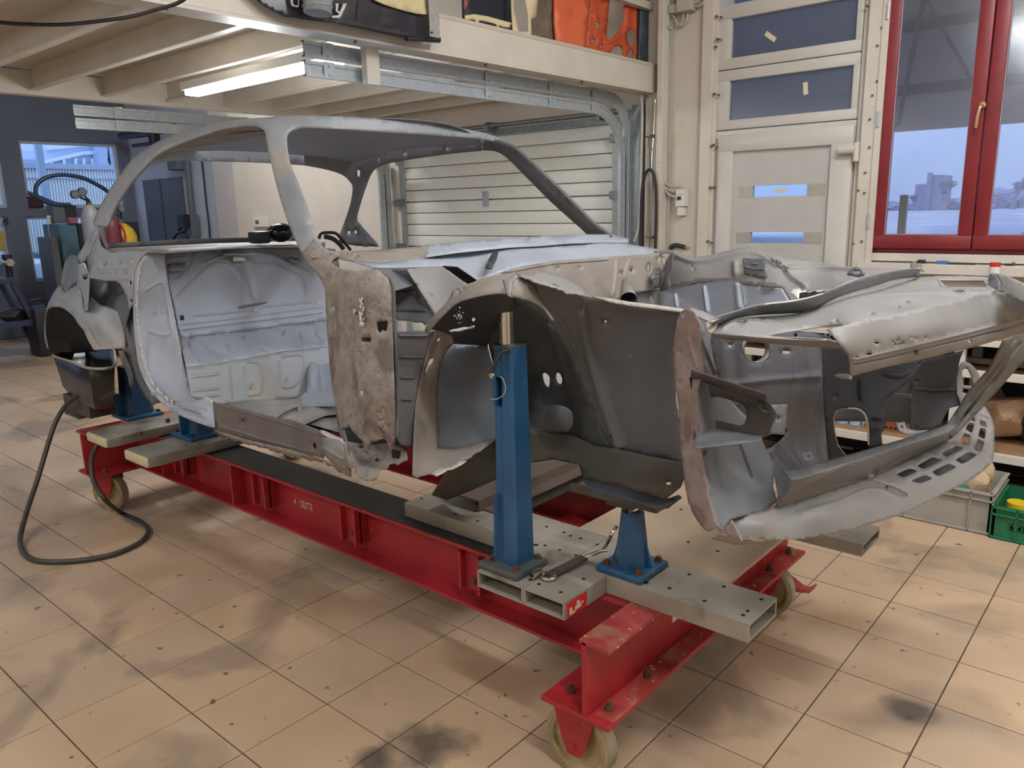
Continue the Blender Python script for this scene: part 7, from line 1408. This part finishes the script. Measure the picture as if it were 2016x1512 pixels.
lsheet('cream_frame_panel', 'cream painted panel frame with a tall opening on the loft', 'panel', [(1006, -70), (1064, -70), (1056, 34), (1046, 36), (1048, 98), (1012, 88), (1008, 20)], M_cr2, XF, [[(1015, -60), (1034, -60), (1036, 8), (1040, 28), (1041, 63), (1022, 62), (1018, 40), (1012, 22)]], .01)
lsheet('brown_felt_sheet', 'brown felt sheet standing between cream frame and orange panel on the loft', 'sheet', [(1064, -70), (1094, -70), (1093, 30), (1098, 108), (1050, 100), (1048, 38), (1056, 36)], M_felt, XF-.02)
lsheet('orange_panel', 'plain smooth orange body panel standing on the loft', 'panel', [(1094, -70), (1168, -70), (1158, 30), (1150, 120), (1099, 110), (1093, 40)], M_or, XF+.01)
lsheet('orange_door_shell', 'worn orange door shell with round holes standing on the loft', 'door shell', [(1172, -70), (1266, -70), (1262, 20), (1256, 146), (1152, 124), (1160, 30)], M_or2, XF, [[(1206, -60), (1231, -60), (1229, 44), (1222, 58), (1206, 76), (1198, 78), (1194, 70)], ell(1178, 50, 5, 7), ell(1168, 81, 4.5, 6), ell(1185, 91, 3.6, 4.6), sm([(1202, 112), (1204, 99), (1213, 91), (1224, 92), (1228, 102), (1226, 117)], 3, True), sm([(1235, 80), (1236, 63), (1244, 57), (1250, 62), (1250, 84), (1242, 92)], 3, True), sm([(1235, 116), (1236, 104), (1244, 98), (1249, 104), (1248, 120)], 3, True), ell(1186, 80, 1.6, 2), ell(1180, 38, 1.6, 2), ell(1188, 2, 2.4, 2.4), ell(1194, -4, 2, 2)], .012, None,
       [(sm([(1196, 86), (1215, 76), (1230, 56), (1236, 20), (1240, -30)], 4), 2.5, .01), (sm([(1170, 20), (1176, 60), (1170, 70)], 3), 2, .006), (sm([(1252, -40), (1250, 20), (1252, 110)], 3), 2.4, .008), (sm([(1160, 100), (1190, 103), (1206, 92)], 3), 2, .006)], 8)
lsheet('teal_sheet', 'dark teal folded sheet at the right end of the loft parts', 'sheet', [(1266, -70), (1286, -70), (1284, 150), (1258, 146), (1262, 20)], mat('dark_teal_sheet', srgb(66, 82, 92), srgb(50, 62, 72), 10, .6), XF+.03, th=.02)
# vinyl banner over the edge, metal duct, strap
M_vinyl = mat('black_vinyl', srgb(52, 50, 54), srgb(38, 38, 46), 6, .28, c3=srgb(74, 72, 74), s3=7, t3=.6)
ban_out = [(470, -30), (520, 12), (560, 32), (610, 40), (661, 46), (712, 57), (762, 68), (823, 81), (846, 84), (862, 81), (866, 77), (862, 73), (848, 71), (847, 30), (846, -40)]
ban = sheet('vinyl_banner', ban_out, [(560, 20, 'x', -2.99), (700, 10, 'x', -2.96), (823, 60, 'x', -2.97), (846, -30, 'x', -3.02), (620, 30, 'x', -2.975), (762, 60, 'x', -2.98), (520, -20, 'x', -3.0), (780, 20, 'x', -2.94)], M_vinyl, None, step=8, th=.003, smooth=60, ribs=[([(662, 44), (710, 52), (780, 66), (840, 76)], 1.6, .003), (sm([(706, -20), (704, 10), (700, 42)], 3), 2, .008)], lam=0)
tag(ban, 'folded black vinyl banner with white letters hanging over the loft edge', 'banner')
obj('banner_roll', cyl(bmesh.new(), at(800, 76, 'x', -2.985), at(864, 78, 'x', -2.985)+V((0, .0, 0)), .012, .016, 14), M_vinyl, ban, smooth=40)
sheet('cream_lining', [(730, -30), (737, 0), (757, 9), (779, 16), (800, 22), (821, 27), (846, 29), (846, -40)], [(737, 0, 'x', -2.93), (846, 29, 'x', -2.955), (846, -40, 'x', -2.98), (779, 16, 'x', -2.92)], mat('cream_canvas', srgb(206, 192, 148), srgb(190, 174, 130), 7, .7), ban, th=.003)
M_lt = mat('white_print', srgb(200, 196, 190), None, rough=.5)
sheet('lettering', [(571, -6), (577, -6), (577, 8), (582, 11), (587, 9), (588, -6), (590, -6), (588, 15), (582, 14), (574, 11)], [(571, 0, 'x', -2.965), (588, 10, 'x', -2.965), (588, -6, 'x', -2.965)], M_lt, ban, th=.001, step=5, lam=0)
sheet('lettering', [(661, 7), (667, 7), (665, 20), (669, 24), (676, 7), (683, 7), (672, 32), (668, 36), (652, 35), (655, 31), (666, 30), (668, 27), (661, 22)], [(661, 7, 'x', -2.95), (683, 7, 'x', -2.95), (668, 36, 'x', -2.955)], M_lt, ban, th=.001, step=5, lam=0)
dq = at(625, 26, 'x', -2.90); du = at(626, -60, 'x', -2.90)
t = thing('duct_pipe', 'open galvanised duct end hanging over the black banner', 'duct', dq)
bm = cyl(bmesh.new(), dq, du+V((0.0, 0, 0)), .058, .062, 28, False); solid(obj('duct_wall', bm, M_galv, t, smooth=40), .002)
for k in (.15, .3): p = dq.lerp(du, k); obj('swage', tube([p+V((.061*math.cos(a), .061*math.sin(a), 0)) for a in [j*PI/8 for j in range(16)]], .003, 6, 3, True), M_galv, t, smooth=50)
obj('duct_inside', cyl(bmesh.new(), dq.lerp(du, .25), dq.lerp(du, .27), .055, seg=24), mat('duct_dark', srgb(60, 62, 82), None, rough=.6), t)
a, b = at(847, 72, 'x', -2.93), at(865, -40, 'x', -2.93)
t = thing('lifting_strap', 'grey flat strap with a hole hanging beside the banner end', 'strap', a)
obj('strap', box(-2.935, -2.93, a.y, at(865, 40, 'x', -2.93).y, at(850, 72, 'x', -2.93).z, b.z+.1, .001), mat('grey_webbing', srgb(160, 158, 152), srgb(140, 138, 132), 40, .7), t)
q = at(851, 64, 'x', -2.925); obj('eyelet', cyl(bmesh.new(), (-2.93, q.y, q.z), (-2.927, q.y, q.z), .006, seg=12), M_hole, t)
# loose cable under the loft
o = obj('loose_cable', tube([at(u, v, 'z', 2.30) for u, v in ((-40, 34), (0, 44), (60, 48), (130, 48), (200, 41), (260, 32), (310, 18), (350, 6), (390, -20))], .007, 8, 6), M_dark, smooth=50); tag(o, 'dark cable drooping under the near loft joists', 'cable')

# ------------------------------------------------------------------ things lying on the parcel shelf of the car
q = at(545, 478, 'x', -3.5)
t = thing('welding_mask', 'black mask with a glossy round shell lying on the rear parcel shelf', 'mask', q)
zsf = 1.452
bm = bmesh.new(); a = at(500, 470, 'x', -3.5); b = at(528, 470, 'x', -3.5); bx(bm, -3.56, -3.47, a.y, b.y, zsf, at(512, 455, 'x', -3.5).z, .012); obj('filter_block', bm, M_dark, t, smooth=30)
c = at(553, 465, 'x', -3.5); bm = bmesh.new(); bmesh.ops.create_uvsphere(bm, u_segments=24, v_segments=14, radius=1, matrix=Matrix.Translation((c.x, c.y, zsf+.048)) @ Matrix.Diagonal((.06, .07, .048, 1))); obj('shell', bm, mat('gloss_black', srgb(22, 24, 28), None, rough=.12), t, smooth=60)
obj('strap', tube([at(u, v, 'x', -3.48) for u, v in ((526, 458), (535, 455), (546, 454), (562, 456), (572, 465))], .006, 8, 5), M_black, t, smooth=50)
t = thing('headband', 'black strap headband lying on the shelf right of the pillar', 'strap', at(655, 475, 'x', -3.3))
obj('band', tube([at(u, v, 'x', -3.35) for u, v in ((628, 470), (632, 460), (645, 458), (660, 459), (668, 466), (680, 480), (690, 492))], .008, 8, 6), M_black, t, smooth=50)
obj('buckle', tube([at(u, v, 'x', -3.3) for u, v in ((640, 466), (655, 470), (668, 480), (676, 490))], .012, 8, 5), M_dark, t, smooth=50)

# ------------------------------------------------------------------ rear room
XQ = -10.4
Q = lambda u, v, x=XQ: at(u, v, 'x', x)
def cab(name, lab, u0, u1, vt, m, x=XQ, d=.45, doors=1):
    a, b = Q(u0, vt, x), Q(u1, vt, x); t = thing(name, lab, 'cabinet', (x-d/2, (a.y+b.y)/2, 0))
    obj('cabinet_body', box(x-d, x, a.y, b.y, 0.0, a.z, .006), m, t)
    w = (b.y-a.y)/doors
    for k in range(doors):
        dd = obj('cabinet_door', box(x, x+.018, a.y+k*w+.006, a.y+(k+1)*w-.006, .06, a.z-.02, .004), m, t); obj('handle', box(x+.018, x+.035, a.y+(k+1)*w-.05, a.y+(k+1)*w-.035, a.z*.5, a.z*.5+.12, .002), M_galv2, dd)
    return t
cab('steel_locker', 'low dark grey steel cabinet left of the teal one by the rear window', 97, 113, 467, mat('dark_grey_steel', srgb(88, 90, 98), None, rough=.5), XQ+.1, .4)
cab('steel_locker', 'teal blue steel cabinet under the rear window', 114, 150, 441, mat('teal_steel', srgb(84, 118, 134), srgb(72, 104, 120), 3, .5), XQ, .5)
cab('steel_locker', 'wide black cabinet behind the gas cylinders', 151, 272, 440, mat('black_steel', srgb(34, 40, 46), None, rough=.5), XQ, .5, 2)
def gas(name, lab, u, vtop, vshoulder, r, m, mtop, x, gauges, extra=()):
    c = Q(u, vshoulder, x); zt = Q(u, vtop, x).z; t = thing(name, lab, 'gas cylinder', (x, c.y, 0)); zs = c.z
    rows = [[(x+rr*math.cos(k*2*PI/20), c.y+rr*math.sin(k*2*PI/20), z) for k in range(20)] for rr, z in ((r*.9, 0.0), (r, .03), (r, zs-.02), (r*.96, zs), (r*.8, zs+.06), (r*.5, zs+.11), (r*.3, zs+.13))]
    for p, m_, z0 in (('cylinder_body', m, 0),): obj(p, loft(rows, True), m_, t, smooth=50)
    obj('valve', cyl(bmesh.new(), (x, c.y, zs+.12), (x, c.y, zt), .035, .02, 12), mtop, t, smooth=40)
    for gu, gv, gr in gauges:
        g = Q(gu, gv, x+.05); gg = obj('gauge', cyl(bmesh.new(), (x+.05, g.y, g.z), (x+.09, g.y, g.z), gr, seg=20), mat('gauge_rim', srgb(52, 62, 70), None, rough=.4), t, smooth=30)
        obj('dial', cyl(bmesh.new(), (x+.09, g.y, g.z), (x+.093, g.y, g.z), gr*.82, seg=20), mat('gauge_face', srgb(92, 104, 110), None, rough=.4), gg)
        obj('stem', cyl(bmesh.new(), (x+.06, g.y, g.z), (x+.03, c.y, zt-.03), .012, seg=8), M_dark, t)
    return t
M_olive = mat('olive_brass', srgb(110, 100, 62), srgb(84, 78, 54), 12, .5)
gas('gas_cylinder', 'white gas cylinder with two round gauges near the rear window', 178, 392, 426, .10, mat('white_cylinder', srgb(150, 152, 160), None, rough=.45), M_olive, XQ+.75, ((146, 383, .048), (160, 378, .048)))
gas('gas_cylinder', 'yellow gas cylinder seen through the rear side window opening', 240, 425, 462, .16, mat('yellow_cylinder', srgb(196, 166, 40), srgb(176, 146, 36), 5, .5), mat('dark_valve', srgb(90, 84, 82), None, rough=.5), XQ+.85, ((237, 411, .042),))
gas('gas_cylinder', 'maroon gas cylinder left of the yellow one', 219, 432, 446, .10, mat('maroon_cylinder', srgb(112, 44, 56), srgb(96, 38, 50), 5, .45), mat('dark_valve', srgb(90, 84, 82)), XQ+1.0, ())
o = obj('red_hose', tube([Q(u, v, XQ+1.1) for u, v in ((236, 440), (242, 450), (246, 462), (247, 478), (246, 490), (244, 510))], .014, 8, 5), mat('red_hose_rubber', srgb(170, 50, 50), None, rough=.5), smooth=50); tag(o, 'red hose hanging down the yellow gas cylinder', 'hose')
o = obj('wall_hose', tube([Q(u, v, XQ+.2) for u, v in ((54, 379), (75, 388), (95, 396), (113, 402), (140, 403), (112, 403), (90, 398), (75, 388), (70, 376), (74, 362), (88, 351), (110, 345), (135, 345), (165, 351), (190, 363), (207, 373), (216, 381), (235, 396))], .024, 10, 6), mat('blue_black_hose', srgb(34, 56, 84), None, rough=.4), smooth=50); tag(o, 'thick dark blue hose looping in front of the rear window', 'hose')
def lump(name, lab, cat, u0, u1, v0, v1, m, x=XQ-.2, d=.2):
    a, b = Q(u0, v1, x), Q(u1, v0, x); t = thing(name, lab, cat, ((x, (a.y+b.y)/2, a.z)))
    obj('box_body', box(x-d, x, a.y, b.y, a.z, b.z, .01), m, t); obj('lid', box(x-d-.004, x+.004, a.y-.004, b.y+.004, b.z-.03, b.z, .003), m, t); return t
lump('paint_tin', 'dark red box on the rear window transom under the hose', 'box', 56, 84, 386, 409, mat('dark_red_box', srgb(74, 34, 42), None, rough=.6), XW+.0, .12)
lump('tool_case', 'grey green case on top of the teal cabinet', 'case', 108, 127, 404, 440, mat('grey_green', srgb(92, 104, 108), None, rough=.6))
lump('tool_case', 'black case on top of the teal cabinet', 'case', 128, 149, 404, 430, M_dark)
lump('small_box', 'pink red box on the cabinet between the cases', 'box', 137, 153, 428, 440, mat('pink_box', srgb(160, 90, 104), None, rough=.6), XQ+.05, .1)
t = thing('perforated_rail', 'white perforated upright leaning at the rear window', 'rail', Q(102, 450, XQ-.3))
a, b = Q(98, 466, XQ-.3), Q(106, 424, XQ-.3); obj('upright', box(XQ-.31, XQ-.3, a.y, b.y, 0.0, b.z, .002), M_white, t)
for k in range(8): z = b.z-.03-k*.035; obj('slot', box(XQ-.3, XQ-.298, (a.y+b.y)/2-.012, (a.y+b.y)/2+.012, z-.012, z), M_hole, t)
for nm, lab, pts, c in (('paper_sheet', 'yellow paper taped inside the left rear window', [(-30, 452), (11, 455), (13, 494), (-30, 496)], srgb(200, 180, 110)), ('pennant', 'small blue triangular pennant in the left rear window', [(4, 436), (15, 426), (17, 444)], srgb(50, 60, 120))):
    p3 = [Q(u, v, XW+.02) for u, v in pts]; tag(obj(nm, prism(p3, (.004, 0, 0)), mat(nm+'_paper', c, None, rough=.8)), lab, nm.split('_')[0])
# work stand with vise and tool bag
XS = -10.3
ws = thing('work_stand', 'dark blue steel work stand with a lower tray at the rear left', 'stand', Q(30, 600, XS))
M_navy2 = mat('navy_steel', srgb(56, 62, 92), srgb(44, 50, 76), 6, .5)
zt = Q(20, 548, XS).z; yr = Q(31, 550, XS).y; yl = yr-1.0
obj('stand_top', box(XS-.5, XS, yl, yr, zt-.06, zt, .005), M_navy2, ws)
for x in (XS-.03, XS-.47):
    obj('leg', bars([(V((x, yr-.03, zt-.06)), V((x, yr+.26, 0.0)))], .05, .05), M_navy2, ws); obj('leg', bars([(V((x, yl+.05, zt-.06)), V((x, yl-.2, 0.0)))], .05, .05), M_navy2, ws)
z2 = Q(20, 628, XS).z; obj('tray', box(XS-.5, XS+.01, yl-.05, yr+.2, z2-.10, z2-.07), mat('tray_grey', srgb(110, 116, 130), None, rough=.6), ws); obj('tray_lip', box(XS, XS+.015, yl-.05, yr+.2, z2-.10, z2-.03), M_navy2, ws)
v0 = Q(16, 520, XS-.2)
vs = thing('bench_vise', 'small vise head with chrome jaw on a post on the work stand', 'vise', (XS-.2, v0.y, zt))
obj('post', cyl(bmesh.new(), (XS-.2, v0.y, zt), (XS-.2, v0.y, v0.z), .035, seg=12), M_dark, vs, smooth=30)
obj('jaw', cyl(bmesh.new(), (XS-.26, v0.y, v0.z+.02), (XS-.12, v0.y, v0.z+.02), .045, seg=16), M_chrome, vs, smooth=30); obj('cap', cyl(bmesh.new(), (XS-.2, v0.y, v0.z+.055), (XS-.2, v0.y, v0.z+.11), .055, seg=14), M_dark, vs, smooth=30)
q = Q(26, 612, XS-.2); o = crumple('tool_bag', (XS-.2, q.y, z2-.07+.10), (.14, .17, .10), M_dark, 12); tag(o, 'black tool bag on the lower tray of the work stand', 'bag')
q = Q(58, 620, XS+.0); t = thing('machine_case', 'black machine with a carrying handle beside the work stand', 'machine', (XS, q.y+.15, 0))
zm = Q(60, 606, XS).z; obj('machine_body', box(XS-.25, XS+.1, q.y+.02, q.y+.42, 0.0, zm, .03), M_dark, t, smooth=30); obj('handle', tube([(XS-.1, q.y+.06, zm), (XS-.1, q.y+.06, zm+.07), (XS-.1, q.y+.22, zm+.07), (XS-.1, q.y+.22, zm)], .014, 8, 3), M_dark, t, smooth=40)
tag(crumple('green_tarp', (XS-.1, q.y+.62, .26), (.15, .18, .26), mat('dark_green_cloth', srgb(44, 54, 40), None, rough=.9), 31), 'dark green bundle on the floor behind the rear wheel arch', 'bundle')
# grey metal door on the recessed wall, conduit, control box
YBm = YB-.005
B_ = lambda u, v: at(u, v, 'y', YBm)
a, b = B_(299, 480), B_(359, 350)
zd = B_(330, 351).z
d3 = struct('door_3', box(a.x, b.x, YBm-.03, YBm, 0, zd, .003), mat('dark_grey_door', srgb(92, 96, 104), srgb(84, 88, 96), 3, .5), label='dark grey double metal door in the recessed wall')
obj('meeting_strip', box(a.x+(b.x-a.x)*.45, a.x+(b.x-a.x)*.45+.03, YBm-.04, YBm-.03, 0, zd), mat('darker_strip', srgb(70, 74, 82), None, rough=.5), d3)
cn = thing('wall_conduit', 'grey trunking with a control box running down the recessed wall', 'conduit', B_(375, 400))
obj('trunking', tube([at(u, v, 'y', YBm-.06) for u, v in ((368, 318), (372, 360), (377, 410), (380, 440))], .045, 8, 4), mat('grey_trunking', srgb(104, 110, 122), None, rough=.6), cn, smooth=40)
q = at(378, 448, 'y', YBm-.08); obj('control_box', box(q.x-.16, q.x+.14, YBm-.16, YBm-.04, q.z-.13, q.z+.17, .01), mat('grey_trunking', srgb(104, 110, 122)), cn)
q = at(363, 434, 'y', YBm-.2); obj('socket', box(q.x-.09, q.x+.09, YBm-.26, YBm-.16, q.z-.08, q.z+.08, .01), M_dark, cn)
obj('plug_cable', tube([at(u, v, 'y', YBm-.25) for u, v in ((352, 452), (358, 446), (366, 448), (362, 456), (352, 458), (344, 466), (340, 482))], .02, 8, 5), M_dark, cn, smooth=50)
q = at(352, 325, 'y', YBm-.1); obj('siren', box(q.x-.14, q.x+.14, YBm-.2, YBm-.02, q.z-.07, q.z+.07, .02), mat('dim_grey_box', srgb(96, 104, 116), None, rough=.6), cn)
o = obj('wall_cable', tube([at(u, v, 'y', YBm-.03) for u, v in ((397, 316), (401, 350), (406, 400), (411, 440), (414, 480))], .014, 6, 4), mat('navy_cable', srgb(52, 60, 90), None, rough=.6), smooth=40); tag(o, 'thin dark cable running down the recessed wall', 'cable')
a, b = at(424, 404, 'y', YBm-.02), at(432, 465, 'y', YBm-.02); o = obj('hanging_paper', box(a.x, b.x, YBm-.03, YBm-.015, b.z, a.z), mat('pale_paper', srgb(170, 186, 196), None, rough=.8)); tag(o, 'narrow pale paper roll hanging by the grey column', 'paper')
t = thing('pipe_run', 'dark pipes and brackets high in the rear corner', 'pipe', B_(300, 270))
for pts, r in ((((238, 268), (290, 262), (345, 250)), .05), (((262, 287), (300, 282), (340, 276)), .025), (((345, 250), (352, 262), (372, 258), (420, 250)), .04)): obj('pipe', tube([at(u, v, 'y', YBm-.3) for u, v in pts], r, 8, 4), mat('dim_pipe', srgb(66, 72, 88), None, rough=.6), t, smooth=40)
q = at(304, 276, 'y', YBm-.3); obj('valve_body', box(q.x-.06, q.x+.06, YBm-.36, YBm-.24, q.z-.08, q.z+.12, .02), M_dark, t)
# corrugated fence and translucent hall outside the rear windows
XO = -15.5
O_ = lambda u, v, x=XO: at(u, v, 'x', x)
fz = O_(140, 331).z; M_fence = mat('pale_blue_fence', srgb(238, 238, 232), srgb(228, 230, 226), 3, .5)
fn = thing('corrugated_fence', 'pale blue ribbed sheet fence outside the rear windows', 'fence', (XO, 5, 0))
obj('fence_sheet', box(XO-.02, XO, -1, 9, 0, fz), M_fence, fn)
bm = bmesh.new(); y = -1.0; dy = (O_(231, 380).y-O_(79, 380).y)/27
while y < 9: bx(bm, XO, XO+.03, y, y+dy*.62, 0, fz-.02); y += dy
obj('ribs', bm, M_fence, fn, kind='stuff'); obj('top_rail', box(XO-.02, XO+.06, -1, 9, fz-.02, fz+.07), mat('fence_rail', srgb(186, 194, 206), None, rough=.5), fn); obj('mid_rail', box(XO+.03, XO+.05, -1, 9, O_(140, 350).z-.02, O_(140, 350).z+.0), mat('fence_rail', srgb(186, 194, 206)), fn)
M_slab = mat('pale_post', srgb(190, 206, 222), None, rough=.5)
a, b = at(72, 300, 'x', -14.0), at(86, 300, 'x', -14.0); pz = O_(72, 270, -14.0).z
o = obj('shelter_post', box(-14.1, -14.0, a.y, b.y, 0, 4.2, .01), M_slab); tag(o, 'pale square post outside the rear window', 'post')
hb = thing('glazed_hall', 'blue glazed hall with sloping eaves beyond the rear fence', 'building', (-30, 14, 0))
M_gb = mat('blue_cladding', srgb(190, 208, 232), srgb(182, 200, 226), .4, .5)
G = lambda u, v: at(u, v, 'x', -30)
obj('hall_wall', box(-31, -30, G(-40, 320).y, G(330, 320).y, 0, G(140, 322).z+.1), M_gb, hb)
obj('hall_roof', prism([G(-40, 330), G(-40, 298), G(84, 296), G(200, 284), G(330, 270), G(330, 330)], (-.4, 0, 0)), mat('light_cladding', srgb(204, 216, 234), None, rough=.5), hb)
M_gl = mat('pale_mullion', srgb(232, 236, 240), None, rough=.5)
for (p, q_) in (((80, 320), (160, 302)), ((160, 302), (195, 300)), ((90, 292), (190, 282))): obj('eave', bars([(G(*p)+V((.1, 0, 0)), G(*q_)+V((.1, 0, 0)))], .12, .12), M_gl, hb)
for u in (99, 124, 147, 163, 180): obj('mullion', bars([(G(u, 330)+V((.1, 0, 0)), G(u-1, 312)+V((.1, 0, 0)))], .08, .08), M_gl, hb)
for u in (192, 208): obj('pilaster', bars([(G(u+4, 340)+V((.4, 0, 0)), G(u, 270)+V((.4, 0, 0)))], .5, .5), mat('blue_grey_pilaster', srgb(176, 188, 210), None, rough=.6), hb)
o = obj('street_ground', box(-60, XW-.2, -20, 40, -.1, -.02), mat('pale_paving', srgb(150, 158, 166), None, rough=.8)); o['kind'] = 'structure'
q = O_(82, 545, -14.6); t = thing('parked_car', 'white car outside the rear window partly behind the cabinets', 'car', (-14.6, q.y, 0))
obj('body', box(-15.3, -14.0, O_(64, 520, -14).y, O_(64, 520, -14).y+2.6, .25, O_(82, 512, -14).z, .15), mat('white_car', srgb(200, 208, 212), None, rough=.3), t, smooth=40)
obj('window_band', box(-15.2, -14.1, O_(64, 520, -14).y+.3, O_(64, 520, -14).y+2.0, O_(82, 512, -14).z-.02, O_(82, 500, -14).z, .10), mat('car_glass', srgb(60, 70, 76)), t, smooth=40)
for dy in (.5, 2.0): obj('wheel', cyl(bmesh.new(), (-14.1, O_(64, 520, -14).y+dy, .3), (-13.95, O_(64, 520, -14).y+dy, .3), .3, seg=20), M_black, t, smooth=30)
